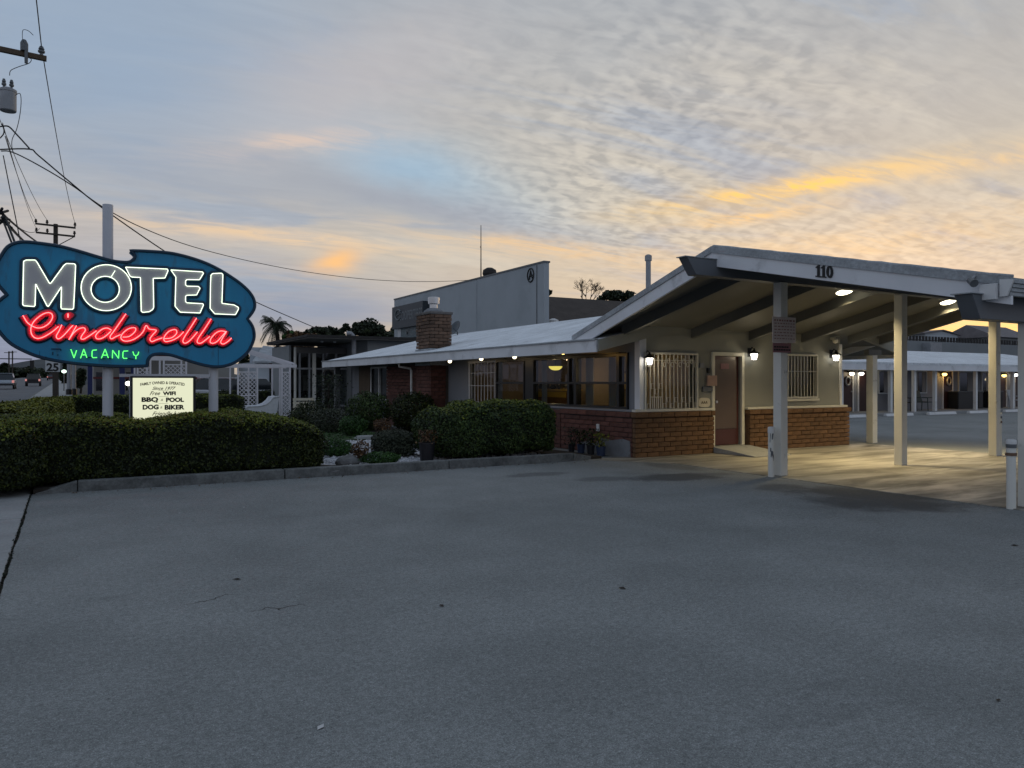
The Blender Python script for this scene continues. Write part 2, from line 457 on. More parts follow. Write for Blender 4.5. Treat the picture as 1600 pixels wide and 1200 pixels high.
    "leaf_gold": leaf_mat("leaf_gold", (0.06, 0.075, 0.012), (0.14, 0.15, 0.018), (0.24, 0.23, 0.03)),
    "leaf_grey": leaf_mat("leaf_grey", (0.020, 0.026, 0.018), (0.042, 0.052, 0.034), (0.08, 0.09, 0.06)),
    "leaf_green": leaf_mat("leaf_green", (0.015, 0.040, 0.010), (0.030, 0.080, 0.018), (0.055, 0.125, 0.028)),
    "leaf_rust": leaf_mat("leaf_rust", (0.035, 0.018, 0.012), (0.09, 0.045, 0.02), (0.16, 0.09, 0.035)),
    "leaf_tree": leaf_mat("leaf_tree", (0.010, 0.016, 0.009), (0.022, 0.032, 0.016), (0.04, 0.055, 0.026)),
    "leaf_core": M("leaf_core", (0.010, 0.014, 0.007), 0.95, 0.3, 8.0),
}


# asphalt: aggregate, patches, wheel polish, oil and a few hairline cracks
def asphalt():
    m, g = new_mat("asphalt")
    tcn = g.n("ShaderNodeTexCoord")
    v = tcn.outputs["Object"]
    big = g.noise(v, 0.22, 5.0, 0.6, 0.4)
    mid = g.noise(v, 1.1, 5.0, 0.65, 0.3)
    grain = g.noise(v, 150.0, 3.0, 0.8)
    grain2 = g.noise(v, 52.0, 3.0, 0.75)
    grain3 = g.noise(v, 20.0, 4.0, 0.75)
    speck = g.noise(v, 75.0, 1.0, 0.5)
    c = g.ramp(g.smooth(big, 0.3, 0.7, kind="LINEAR"), [(0, (0.176, 0.188, 0.186)), (1, (0.258, 0.270, 0.266))])
    c = g.mix(1.0, c, g.ramp(g.smooth(mid, 0.3, 0.7, kind="LINEAR"), [(0, (0.86, 0.86, 0.86)), (1, (1.10, 1.10, 1.10))]), "MULTIPLY")
    c = g.mix(1.0, c, g.ramp(g.smooth(grain, 0.28, 0.72, kind="LINEAR"), [(0, (0.42, 0.42, 0.42)), (0.6, (1.0, 1.0, 1.0)), (1, (1.9, 1.9, 1.9))]), "MULTIPLY")
    c = g.mix(1.0, c, g.ramp(g.smooth(grain2, 0.3, 0.7, kind="LINEAR"), [(0, (0.66, 0.66, 0.66)), (1, (1.34, 1.34, 1.34))]), "MULTIPLY")
    c = g.mix(1.0, c, g.ramp(g.smooth(grain3, 0.3, 0.7, kind="LINEAR"), [(0, (0.78, 0.78, 0.78)), (1, (1.20, 1.20, 1.20))]), "MULTIPLY")
    c = g.mix(g.smooth(speck, 0.70, 0.76, 0, 0.6), c, (0.44, 0.45, 0.46))
    c = g.mix(g.smooth(speck, 0.30, 0.24, 0, 0.6), c, (0.035, 0.037, 0.04))
    mp = g.n("ShaderNodeMapping")
    mp.inputs["Scale"].default_value = (0.45, 1.5, 1)
    g.put(mp.inputs[0], v)
    oil = g.noise(mp.outputs[0], 0.9, 4.0, 0.6, 0.8)
    c = g.mix(g.smooth(oil, 0.62, 0.76, 0, 0.30), c, (0.07, 0.072, 0.075))
    # stain where cars stop in front of the canopy
    sx = g.n("ShaderNodeSeparateXYZ")
    g.put(sx.inputs[0], v)
    def spot(x0, y0, rx, ry, k):
        nonlocal c
        a = g.m("DIVIDE", g.m("SUBTRACT", sx.outputs[0], x0), rx)
        b = g.m("DIVIDE", g.m("SUBTRACT", sx.outputs[1], y0), ry)
        q = g.m("ADD", g.m("ADD", g.m("MULTIPLY", a, a), g.m("MULTIPLY", b, b)), g.m("MULTIPLY", g.m("SUBTRACT", mid, 0.5), 2.2))
        c = g.mix(g.smooth(q, 1.1, 0.2, 0, k), c, (0.035, 0.034, 0.036))
    spot(8.4, 9.2, 1.0, 0.5, 0.7)
    spot(7.2, 9.6, 0.5, 0.35, 0.4)
    spot(9.0, 6.3, 1.1, 1.3, 0.7)
    spot(8.8, 7.6, 0.5, 0.4, 0.5)
    spot(6.6, 10.6, 0.7, 0.25, 0.4)
    spot(9.3, 10.4, 0.4, 0.8, 0.35)
    vo = g.n("ShaderNodeTexVoronoi", feature="DISTANCE_TO_EDGE")
    wv = g.n("ShaderNodeMix", data_type="VECTOR")
    ntx = g.n("ShaderNodeTexNoise")
    ntx.inputs["Scale"].default_value = 1.6
    ntx.inputs["Detail"].default_value = 6.0
    g.put(ntx.inputs["Vector"], v)
    wv.inputs[0].default_value = 0.35
    g.put(wv.inputs[4], v)
    g.put(wv.inputs[5], ntx.outputs["Color"])
    g.put(vo.inputs["Vector"], wv.outputs[1])
    vo.inputs["Scale"].default_value = 0.33
    crk = g.m("MULTIPLY", g.smooth(vo.outputs["Distance"], 0.006, 0.001), g.smooth(g.noise(v, 0.5, 2.0), 0.54, 0.64))
    c = g.mix(g.m("MULTIPLY", crk, 0.0), c, (0.05, 0.05, 0.052))
    p = g.n("ShaderNodeBsdfPrincipled")
    g.put(p.inputs["Base Color"], c)
    p.inputs["Roughness"].default_value = 0.85
    p.inputs["Specular IOR Level"].default_value = 0.3
    b = g.n("ShaderNodeBump")
    b.inputs["Strength"].default_value = 0.7
    b.inputs["Distance"].default_value = 0.006
    hsum = g.m("SUBTRACT", g.m("ADD", g.noise(v, 95.0, 3.0, 0.7), g.m("MULTIPLY", mid, 1.2)), 0.0)
    g.put(b.inputs["Height"], hsum)
    g.put(p.inputs["Normal"], b.outputs[0])
    o = g.n("ShaderNodeOutputMaterial")
    g.put(o.inputs[0], p.outputs[0])
    return m


def drive_concrete():
    m, g = new_mat("drive_concrete")
    tcn = g.n("ShaderNodeTexCoord")
    v = tcn.outputs["Object"]
    mp = g.n("ShaderNodeMapping")
    mp.inputs["Rotation"].default_value = (0, 0, rad(20))
    mp.inputs["Scale"].default_value = (0.35, 1.5, 1)
    g.put(mp.inputs[0], v)
    strk = g.noise(mp.outputs[0], 1.5, 5.0, 0.6, 0.5)
    mid = g.noise(v, 1.7, 6.0, 0.65)
    c = g.ramp(g.smooth(strk, 0.34, 0.66, kind="LINEAR"), [(0, (0.13, 0.12, 0.105)), (0.5, (0.25, 0.235, 0.20)), (1, (0.40, 0.375, 0.32))])
    c = g.mix(1.0, c, g.ramp(g.smooth(mid, 0.3, 0.7, kind="LINEAR"), [(0, (0.78, 0.78, 0.78)), (1, (1.15, 1.15, 1.15))]), "MULTIPLY")
    p = g.n("ShaderNodeBsdfPrincipled")
    g.put(p.inputs["Base Color"], c)
    g.put(p.inputs["Roughness"], g.smooth(strk, 0.35, 0.65, 0.7, 0.42))
    p.inputs["Specular IOR Level"].default_value = 0.45
    b = g.n("ShaderNodeBump")
    b.inputs["Strength"].default_value = 0.25
    b.inputs["Distance"].default_value = 0.01
    g.put(b.inputs["Height"], g.noise(v, 30.0, 4.0, 0.6))
    g.put(p.inputs["Normal"], b.outputs[0])
    o = g.n("ShaderNodeOutputMaterial")
    g.put(o.inputs[0], p.outputs[0])
    return m


def translucent(m, k=0.55):
    """cloth: lets part of the room light through"""
    t = m.node_tree
    p = next(n for n in t.nodes if n.type == "BSDF_PRINCIPLED")
    o = next(n for n in t.nodes if n.type == "OUTPUT_MATERIAL")
    tr = t.nodes.new("ShaderNodeBsdfTranslucent")
    tr.inputs[0].default_value = (0.6, 0.48, 0.3, 1)
    mx = t.nodes.new("ShaderNodeMixShader")
    mx.inputs[0].default_value = k
    t.links.new(p.outputs[0], mx.inputs[1])
    t.links.new(tr.outputs[0], mx.inputs[2])
    t.links.new(mx.outputs[0], o.inputs[0])


translucent(MT["blind"])
translucent(MT["curtain"], 0.35)
MT["asphalt"] = asphalt()
MT["drive_concrete"] = drive_concrete()


# ------------------------------------------------------------------ mesh helpers
class MB:
    """collects shapes, then links them as ONE mesh object"""

    def __init__(s):
        s.v, s.f = [], []

    def add(s, vs_, fs):
        o = len(s.v)
        s.v += [Vector(p) for p in vs_]
        s.f += [tuple(i + o for i in f) for f in fs]
        return s

    def box(s, x0, x1, y0, y1, z0, z1):
        p = [(x, y, z) for z in (z0, z1) for y in (y0, y1) for x in (x0, x1)]
        return s.add(p, [(0, 2, 3, 1), (4, 5, 7, 6), (0, 1, 5, 4), (2, 6, 7, 3), (0, 4, 6, 2), (1, 3, 7, 5)])

    def hexa(s, p):                       # 8 corners: bottom ring then top ring
        return s.add(p, [(3, 2, 1, 0), (4, 5, 6, 7), (0, 1, 5, 4), (1, 2, 6, 5), (2, 3, 7, 6), (3, 0, 4, 7)])

    def bar(s, a, b, w, h=None, up=(0, 0, 1)):
        a, b = Vector(a), Vector(b)
        h = w if h is None else h
        t_ = (b - a).normalized()
        u = Vector(up)
        if abs(t_.dot(u)) > 0.98:
            u = Vector((0, 1, 0)) if abs(t_.y) < 0.9 else Vector((1, 0, 0))
        sd = t_.cross(u).normalized() * (w / 2)
        uu = sd.cross(t_).normalized() * (h / 2)
        return s.hexa([a - sd - uu, a + sd - uu, b + sd - uu, b - sd - uu, a - sd + uu, a + sd + uu, b + sd + uu, b - sd + uu])

    def prism(s, pts, vec):
        vec = Vector(vec)
        n = len(pts)
        a = [Vector(p) for p in pts]
        return s.add(a + [p + vec for p in a], [tuple(range(n)), tuple(range(2 * n - 1, n - 1, -1))] + [(i, (i + 1) % n, n + (i + 1) % n, n + i) for i in range(n)])

    def quad(s, a, b, c, d):
        return s.add([a, b, c, d], [(0, 1, 2, 3)])

    def tube(s, pts, r, n=8, closed=False, cap=True, plane=None, flat=None):
        """sweep; plane = normal of the plane the path lies in, flat = (half width in plane, half depth)"""
        P = [Vector(p) for p in pts]
        k = len(P)
        rs = r if isinstance(r, (list, tuple)) else [r] * k
        o = len(s.v)
        prev = None
        for i in range(k):
            if closed:
                t_ = (P[(i + 1) % k] - P[i - 1])
            else:
                t_ = P[min(i + 1, k - 1)] - P[max(i - 1, 0)]
            t_ = t_.normalized() if t_.length > 1e-9 else Vector((0, 0, 1))
            if plane is not None:
                b = Vector(plane).normalized()
                nn = t_.cross(b).normalized()
            else:
                ref = prev if prev is not None else (Vector((0, 0, 1)) if abs(t_.z) < 0.9 else Vector((1, 0, 0)))
                nn = (ref - t_ * ref.dot(t_)).normalized()
                b = t_.cross(nn)
                prev = nn
            wa, wb = (flat if flat else (rs[i], rs[i]))
            for j in range(n):
                a = 2 * math.pi * j / n
                s.v.append(P[i] + nn * (math.cos(a) * wa) + b * (math.sin(a) * wb))
        for i in range(k if closed else k - 1):
            i2 = (i + 1) % k
            for j in range(n):
                j2 = (j + 1) % n
                s.f.append((o + i * n + j, o + i * n + j2, o + i2 * n + j2, o + i2 * n + j))
        if cap and not closed:
            s.f.append(tuple(o + j for j in range(n)))
            s.f.append(tuple(o + (k - 1) * n + j for j in range(n - 1, -1, -1)))
        return s

    def cyl(s, x, y, z0, z1, r, n=16, r2=None):
        return s.tube([(x, y, z0), (x, y, z1)], [r, r if r2 is None else r2], n)

    def lathe(s, c, prof, n=16):
        c = Vector(c)
        o = len(s.v)
        for (r, z) in prof:
            for j in range(n):
                a = 2 * math.pi * j / n
                s.v.append(c + Vector((r * math.cos(a), r * math.sin(a), z)))
        for i in range(len(prof) - 1):
            for j in range(n):
                j2 = (j + 1) % n
                s.f.append((o + i * n + j, o + i * n + j2, o + (i + 1) * n + j2, o + (i + 1) * n + j))
        s.f.append(tuple(o + j for j in range(n - 1, -1, -1)))
        s.f.append(tuple(o + (len(prof) - 1) * n + j for j in range(n)))
        return s

    def build(s, name, mat, parent=None, bevel=0.0, smooth=False, local=False):
        if parent is not None and not local:
            off = world_of(parent)
            vv = [p - off for p in s.v]
        else:
            vv = s.v
        me = bpy.data.meshes.new(name)
        me.from_pydata([tuple(p) for p in vv], [], s.f)
        bm = bmesh.new()
        bm.from_mesh(me)
        bmesh.ops.recalc_face_normals(bm, faces=bm.faces)
        bm.to_mesh(me)
        bm.free()
        if smooth:
            me.polygons.foreach_set("use_smooth", [True] * len(me.polygons))
        return link(name, me, mat, parent, bevel)


def world_of(o):
    v = Vector((0, 0, 0))
    while o is not None:
        v = v + o.location
        o = o.parent
    return v


def link(name, me, mat, parent=None, bevel=0.0):
    me.materials.append(MT[mat] if isinstance(mat, str) else mat)
    o = bpy.data.objects.new(name, me)
    COL.objects.link(o)
    if parent is not None:
        o.parent = parent
    if bevel:
        b = o.modifiers.new("bevel", "BEVEL")
        b.width = bevel
        b.segments = 2
        b.limit_method = "ANGLE"
    return o


def tag(o, label=None, cat=None, group=None, kind=None):
    for k, v in (("label", label), ("category", cat), ("group", group), ("kind", kind)):
        if v:
            o[k] = v
    return o


def thing(name, label, cat, loc=(0, 0, 0), rotz=0.0, group=None):
    o = bpy.data.objects.new(name, None)
    o.empty_display_size = 0.2
    COL.objects.link(o)
    o.location = loc
    o.rotation_euler = (0, 0, rotz)
    return tag(o, label, cat, group)


def structure(mb, name, mat, bevel=0.0):
    return tag(mb.build(name, mat, None, bevel), kind="structure")


def copy_tree(o, parent=None):
    c = o.copy()
    COL.objects.link(c)
    if parent is not None:
        c.parent = parent
    for ch in list(o.children):
        copy_tree(ch, c)
    return c


def smooth_path(pts, n=8, closed=False):
    P = [Vector(p) for p in pts]
    out = []
    k = len(P)
    rngk = k if closed else k - 1
    for i in range(rngk):
        if closed:
            a, b, c, d = P[i - 1], P[i], P[(i + 1) % k], P[(i + 2) % k]
        else:
            a, b, c, d = P[max(i - 1, 0)], P[i], P[i + 1], P[min(i + 2, k - 1)]
        for j in range(n):
            t_ = j / n
            out.append(0.5 * ((2 * b) + (c - a) * t_ + (2 * a - 5 * b + 4 * c - d) * t_ ** 2 + (3 * b - a - 3 * c + d) * t_ ** 3))
    if not closed:
        out.append(P[-1])
    return out


def text_mesh(txt, size, bold=0.0, shear=0.0, spacing=1.0, extrude=0.002):
    """flat print as a mesh: x to the right, y up, centred on the origin"""
    cu_ = bpy.data.curves.new("text", "FONT")
    cu_.body = txt
    cu_.size = size
    cu_.align_x = "CENTER"
    cu_.align_y = "CENTER"
    cu_.offset = bold
    cu_.shear = shear
    cu_.space_character = spacing
    cu_.extrude = extrude
    cu_.resolution_u = 3
    ob = bpy.data.objects.new("text", cu_)
    COL.objects.link(ob)
    dg = bpy.context.evaluated_depsgraph_get()
    me = bpy.data.meshes.new_from_object(ob.evaluated_get(dg))
    bpy.data.objects.remove(ob)
    bpy.data.curves.remove(cu_)
    return me


def text_on(txt, name, mat, parent, org, ex, ey, size, bold=0.0, shear=0.0, spacing=1.0, warp=None, width=None):
    """org = centre of the line, ex/ey = directions of the line and of the letters' height"""
    me = text_mesh(txt, size, bold, shear, spacing)
    ex, ey = Vector(ex), Vector(ey)
    nz = ex.normalized().cross(ey.normalized())
    off = Vector(org) - (world_of(parent) if parent is not None else Vector())
    xs = [v.co.x for v in me.vertices]
    k = 1.0
    if width and xs:
        k = width / (max(xs) - min(xs))
    for v in me.vertices:
        x, y, z = v.co
        x *= k
        if warp:
            y += warp(x)
        v.co = off + ex * x + ey * y + nz * z
    return link(name, me, mat, parent)


# ------------------------------------------------------------------ foliage
def leaves_obj(name, mat, parent, C_, N_, size, aspect=0.55, jitter=0.8, smax=1.5):
    """many leaf-sized faces: centres C_, preferred normals N_ (world), one mesh"""
    n = len(C_)
    C_ = np.asarray(C_, float)
    if parent is not None:
        C_ = C_ - np.array(world_of(parent))
    N = np.asarray(N_, float) + rng.normal(0, jitter, (n, 3))
    N /= np.linalg.norm(N, axis=1)[:, None] + 1e-9
    A = rng.normal(0, 1, (n, 3))
    T = A - (A * N).sum(1)[:, None] * N
    T /= np.linalg.norm(T, axis=1)[:, None] + 1e-9
    B = np.cross(N, T)
    s = size * rng.uniform(0.6, smax, n)[:, None]
    V = np.stack([C_ - T * s, C_ + B * s * aspect + N * s * 0.15, C_ + T * s, C_ - B * s * aspect + N * s * 0.15], 1).reshape(-1, 3)
    me = bpy.data.meshes.new(name)
    me.vertices.add(4 * n)
    me.vertices.foreach_set("co", V.ravel())
    me.loops.add(4 * n)
    me.loops.foreach_set("vertex_index", np.arange(4 * n, dtype=np.int32))
    me.polygons.add(n)
    me.polygons.foreach_set("loop_start", np.arange(0, 4 * n, 4, dtype=np.int32))
    me.update(calc_edges=True)
    me.validate()
    return link(name, me, mat, parent)


def vnoise(P, sc, seed=0):
    """cheap smooth noise made of sines"""
    r = np.random.default_rng(seed)
    out = np.zeros(len(P))
    for k in range(5):
        d = r.normal(0, 1, 3) * sc * (1 + 0.55 * k)
        out += np.sin(P @ d + r.uniform(0, 6.28)) / (1 + 0.5 * k)
    return out / 2.3


def round_box(hx, hy, hz, n, p=6.0):
    """points and normals on a softly rounded block (superellipsoid), bottom left out"""
    D = rng.normal(0, 1, (int(n * 1.7) + 10, 3))
    # spread evenly over the block's faces: sample faces by area, then project
    areas = np.array([hy * hz, hy * hz, hx * hz, hx * hz, hx * hy])
    m = int(n)
    k = rng.choice(5, m, p=areas / areas.sum())
    U = rng.uniform(-1, 1, (m, 2))
    P = np.zeros((m, 3))
    for i, (axn, sg) in enumerate(((0, 1), (0, -1), (1, 1), (1, -1), (2, 1))):
        q = k == i
        oth = [a for a in range(3) if a != axn]
        P[q, axn] = sg
        P[q, oth[0]] = U[q, 0]
        P[q, oth[1]] = U[q, 1]
    nrm = (np.abs(P) ** p).sum(1) ** (1 / p)
    P = P / nrm[:, None]
    N = np.sign(P) * np.abs(P) ** (p - 1) / np.array([hx, hy, hz])
    N /= np.linalg.norm(N, axis=1)[:, None]
    return P * np.array([hx, hy, hz]), N


def core_mesh(hx, hy, hz, seg=14, p=6.0):
    """closed inner body of a clipped bush"""
    bm = bmesh.new()
    bmesh.ops.create_cube(bm, size=2.0)
    bmesh.ops.subdivide_edges(bm, edges=bm.edges, cuts=seg, use_grid_fill=True)
    for v in bm.verts:
        c = v.co
        nrm = (abs(c.x) ** p + abs(c.y) ** p + abs(c.z) ** p) ** (1 / p)
        v.co = Vector((c.x / nrm * hx, c.y / nrm * hy, c.z / nrm * hz))
    return bm


def hedge(name, label, cat, loc, half, rotz=0.0, leaf="leaf_hedge", size=0.03, dens=1500, p=6.0, lump=0.05, lump_sc=2.5, group=None, seed=1, inset=0.05, jitter=0.8, kind_name="leaves", bump=None, lit_tops=0):
    """clipped bush: an inner body of twigs and a skin of leaves"""
    hx, hy, hz = half
    t_ = thing(name, label, cat, loc, rotz, group)
    area = 2 * (hx + hy) * 2 * hz + 4 * hx * hy
    P, N = round_box(hx, hy, hz, area * dens, p)
    d = vnoise(P, lump_sc, seed) * lump + vnoise(P, lump_sc * 4, seed + 5) * lump * 0.45
    dd = np.abs(rng.normal(0, inset * 0.5, len(P)))
    P2 = P + N * (d - dd)[:, None]
    stray = rng.random(len(P)) < 0.03
    P2[stray] += N[stray] * rng.uniform(0.0, 0.05, stray.sum())[:, None]
    if bump is not None:
        P2[:, 2] += bump(P2[:, 0]) * np.clip((P2[:, 2] + hz) / (2 * hz), 0, 1)
    P2[:, 2] += hz
    keep = P2[:, 2] > 0.01
    P2, N2 = P2[keep], N[keep]
    N2[:, 2] += 0.25
    leaves_obj(kind_name, leaf, None, P2, N2, size, jitter=jitter).parent = t_
    if lit_tops:               # paler leaves on the clipped top: its light put into leaf colour
        k = int(4 * hx * hy * lit_tops)
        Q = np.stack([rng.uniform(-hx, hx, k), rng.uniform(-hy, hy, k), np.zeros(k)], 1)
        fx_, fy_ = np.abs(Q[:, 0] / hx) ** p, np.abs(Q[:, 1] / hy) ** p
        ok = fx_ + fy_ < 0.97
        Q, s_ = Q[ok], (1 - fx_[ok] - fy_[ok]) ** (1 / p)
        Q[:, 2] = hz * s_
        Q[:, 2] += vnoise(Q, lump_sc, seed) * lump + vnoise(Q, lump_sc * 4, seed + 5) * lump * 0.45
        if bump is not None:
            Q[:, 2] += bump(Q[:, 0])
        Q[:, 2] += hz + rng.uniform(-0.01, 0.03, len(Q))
        leaves_obj("lit_top_leaves", "leaf_top_lit", None, Q, np.tile([0.0, -0.2, 0.9], (len(Q), 1)), size * 0.95, jitter=0.55).parent = t_
    bm = core_mesh(max(hx - inset, 0.03), max(hy - inset, 0.03), max(hz - inset, 0.03), 12, p)
    C_ = np.array([v.co for v in bm.verts])
    Nn = C_ / (np.linalg.norm(C_, axis=1)[:, None] + 1e-9)
    dn = vnoise(C_, lump_sc, seed) * lump
    for v, n_, q in zip(bm.verts, Nn, dn):
        v.co = v.co + Vector(n_) * float(q)
        if bump is not None:
            v.co.z += float(bump(np.array([v.co.x]))[0]) * max(0, (v.co.z + hz) / (2 * hz))
        v.co.z += hz
    me = bpy.data.meshes.new("twigs")
    bm.to_mesh(me)
    bm.free()
    link("twigs", me, "leaf_core", t_)
    return t_


def bush(name, label, cat, loc, half, leaf="leaf_hedge", size=0.03, n=2500, group=None, seed=1, lump=0.18, stem=True, jitter=0.9):
    """loose rounded shrub: leaf clumps through a volume plus a few stems"""
    t_ = thing(name, label, cat, loc, 0, group)
    half = np.array(half)
    D = rng.normal(0, 1, (n, 3))
    D /= np.linalg.norm(D, axis=1)[:, None]
    r = 1 - np.abs(rng.normal(0, 0.22, n))
    P = D * r[:, None]
    P *= (1 + lump * vnoise(D * 2.0, 1.6, seed) + lump * 0.6 * vnoise(D * 2.0, 4.5, seed + 3))[:, None]
    P = P * half
    P[:, 2] += half[2]
    P = P[P[:, 2] > 0.01]
    N = P - np.array([0, 0, half[2]])
    N /= np.linalg.norm(N, axis=1)[:, None] + 1e-9
    N[:, 2] += 0.3
    leaves_obj("leaves", leaf, None, P, N, size, jitter=jitter).parent = t_
    if stem:
        mb = MB()
        for k in range(7):
            a = rng.uniform(0, 6.28)
            e = Vector((math.cos(a) * half[0] * 0.6, math.sin(a) * half[1] * 0.6, half[2] * rng.uniform(1.0, 1.6)))
            mb.tube([Vector((math.cos(a) * 0.03, math.sin(a) * 0.03, 0)), e * 0.5 + Vector((0, 0, 0.05)), e], [0.012, 0.009, 0.005], 5)
        mb.build("stems", "bark", t_, local=True)
    return t_

# ================================================================== GROUND
structure(MB().box(-900, 900, -300, 1500, -1.2, -0.6), "ground", "earth")
lot = MB()
# the lot's broken edge along the pavement joint
ed = [(-0.415 + rng.uniform(-0.008, 0.010), y) for y in np.arange(-30, 12.2, 0.22 if True else 1)]
ed[-1] = (ed[-1][0], 12.1)
lot.prism([(60, -30, 0.0)] + [(60, 12.1, 0.0)] + [(x, y, 0.0) for x, y in reversed(ed)], (0, 0, -0.5))
lot.box(9.0, 60, 12.1, 60, -0.5, 0.0)
structure(lot, "parking_lot", "asphalt")
structure(MB().box(-0.40, 9.0, 12.1, 60, -0.5, 0.06), "garden_bed", "soil")
tag(MB().box(-0.444, -0.40, 1, 12.05, -0.4, -0.014).build("joint_soil", "soil", None), kind="structure")
jm = np.stack([rng.normal(-0.427, 0.009, 900), rng.uniform(3.0, 12.0, 900), rng.uniform(-0.012, 0.008, 900)], 1)
tag(leaves_obj("joint_moss", "leaf_core", None, jm, np.tile([0, 0, 1.0], (900, 1)), 0.011), kind="stuff")
# street: level beside the lot, climbing gently further on
road = MB()
road.prism([(-15, -60, -0.5), (-2.45, -60, -0.5), (-2.45, -60, -0.13), (-15, -60, -0.13)], (0, 80, 0))
road.prism([(-15, 20, -0.6), (-15, 20, -0.13), (-15, 420, 3.9), (-15, 420, -0.6)], (12.55, 0, 0))
structure(road, "road", "road")
mark = MB()
for k in range(9):
    y0 = 24 + k * 12
    z0 = -0.13 + (y0 - 20) * 0.010075 + 0.006
    mark.quad((-8.8, y0, z0), (-8.65, y0, z0), (-8.65, y0 + 4, z0 + 0.0403), (-8.8, y0 + 4, z0 + 0.0403))
structure(mark, "road_marking", "white_paint")
for k in range(10):          # pavement slabs with open joints
    y0 = 1.0 + k * 1.8
    structure(MB().box(-2.28, -0.438, y0 + 0.006, y0 + 1.794, -0.5, 0.004 + 0.004 * (k % 2)), "pavement", "pavement", 0.008)
pv = MB()
pv.box(-2.28, -0.445, 19.0, 24.0, -0.5, 0.005)
pv.prism([(-2.28, 24, -0.6), (-2.28, 24, 0.005), (-2.28, 300, 2.78), (-2.28, 300, -0.6)], (2.6, 0, 0))
pv.box(-2.28, -0.445, -40, 0.99, -0.5, 0.005)
structure(pv, "pavement", "pavement")
kb = MB()
kb.box(-2.45, -2.286, -40, 24, -0.5, 0.012)
kb.prism([(-2.45, 24, -0.6), (-2.45, 24, 0.012), (-2.45, 300, 2.79), (-2.45, 300, -0.6)], (0.16, 0, 0))
structure(kb, "street_kerb", "kerb_grey")
structure(MB().box(9.64, 16.75, 4.35, 11.98, -0.05, 0.010), "drive_slab", "drive_concrete")
structure(MB().prism([(8.62, 12.22, 0), (9.0, 11.55, 0), (9.63, 10.7, 0), (9.63, 12.22, 0)], (0, 0, 0.011)), "drive_slab", "drive_concrete")
# kerb of the planted bed, in lengths with open joints and a ramped end
for i, (xa, xb) in enumerate(((0.12, 2.9), (2.915, 5.7), (5.715, 8.3))):
    kq = MB().box(xa, xb, 12.05, 12.21, -0.1, 0.15)
    structure(kq, "kerb", "kerb_grey", 0.015)
structure(MB().hexa([(-0.38, 12.06, -0.1), (0.11, 12.06, -0.1), (0.11, 12.205, -0.1), (-0.38, 12.205, -0.1), (-0.38, 12.06, 0.008), (0.11, 12.06, 0.148), (0.11, 12.205, 0.148), (-0.38, 12.205, 0.02)]), "kerb", "kerb_grey", 0.01)
structure(MB().hexa([(8.315, 12.06, -0.1), (8.75, 12.1, -0.1), (8.75, 12.205, -0.1), (8.315, 12.205, -0.1), (8.315, 12.06, 0.148), (8.75, 12.1, 0.07), (8.75, 12.205, 0.07), (8.315, 12.205, 0.148)]), "kerb", "kerb_grey", 0.01)
structure(MB().box(-0.2, 7.5, 18.5, 31.0, 0.0, 0.075), "lawn", "grass")
lg = np.stack([rng.uniform(-0.1, 7.4, 9000), rng.uniform(18.6, 30.9, 9000), np.full(9000, 0.09)], 1)
tag(leaves_obj("grass", "leaf_green", None, lg, np.tile([0.6, 0.6, 0.2], (9000, 1)), 0.045, 0.2), kind="stuff")

# ================================================================== OFFICE BUILDING
office = thing("motel_office", "low grey motel office with brick base, black framed windows and white gravel roof", "building", (12.0, 12.0, 0.0))
RS = 0.232                # slope of the low roof
EX, EZ = 8.8, 2.32        # left eave, top edge
RX = 13.7
RZ = EZ + (RX - EX) * RS


def roof_z(x):
    return EZ + (RX - EX - abs(x - RX)) * RS


def wall_with_holes(name, mat, axis, c0, thick, a0, a1, z0, z1, holes, parent):
    """upright wall; axis 'x' = runs along X at y=c0, axis 'y' = runs along Y at x=c0; holes (a0,a1,z0,z1)"""
    A = sorted({a0, a1, *[h[0] for h in holes], *[h[1] for h in holes]})
    Z = sorted({z0, z1, *[h[2] for h in holes], *[h[3] for h in holes]})
    mb = MB()
    for i in range(len(A) - 1):
        z_start = None
        for j in range(len(Z)):
            solid = j < len(Z) - 1 and not any(h[0] <= A[i] + 1e-6 and A[i + 1] <= h[1] + 1e-6 and h[2] <= Z[j] + 1e-6 and Z[j + 1] <= h[3] + 1e-6 for h in holes)
            if solid and z_start is None:
                z_start = Z[j]
            if not solid and z_start is not None:
                if axis == "x":
                    mb.box(A[i], A[i + 1], c0, c0 + thick, z_start, Z[j])
                else:
                    mb.box(c0, c0 + thick, A[i], A[i + 1], z_start, Z[j])
                z_start = None
    return mb.build(name, mat, parent)


DW = 12.0                 # plane of the door wall
SW = 9.87                 # plane of the window wall
# door wall, openings for two barred windows and the door
w1 = (9.99, 11.34, 0.96, 2.06)
w2 = (13.80, 15.08, 1.17, 2.10)
dr = (11.87, 12.66, 0.14, 2.06)
wall_with_holes("wall", "stucco", "x", DW, 0.14, SW, 15.98, 0.0, 2.42, [w1, w2, dr], office)
gab = MB().prism([(SW, DW, 2.42), (15.98, DW, 2.42), (15.98, DW, roof_z(15.98) - 0.16), (RX, DW, RZ - 0.16), (SW, DW, roof_z(SW) - 0.16)], (0, 0.14, 0))
gab.build("gable_wall", "stucco", office)
MB().box(15.84, 15.98, DW + 0.14, 30.0, 0, 2.42).build("wall", "stucco", office)
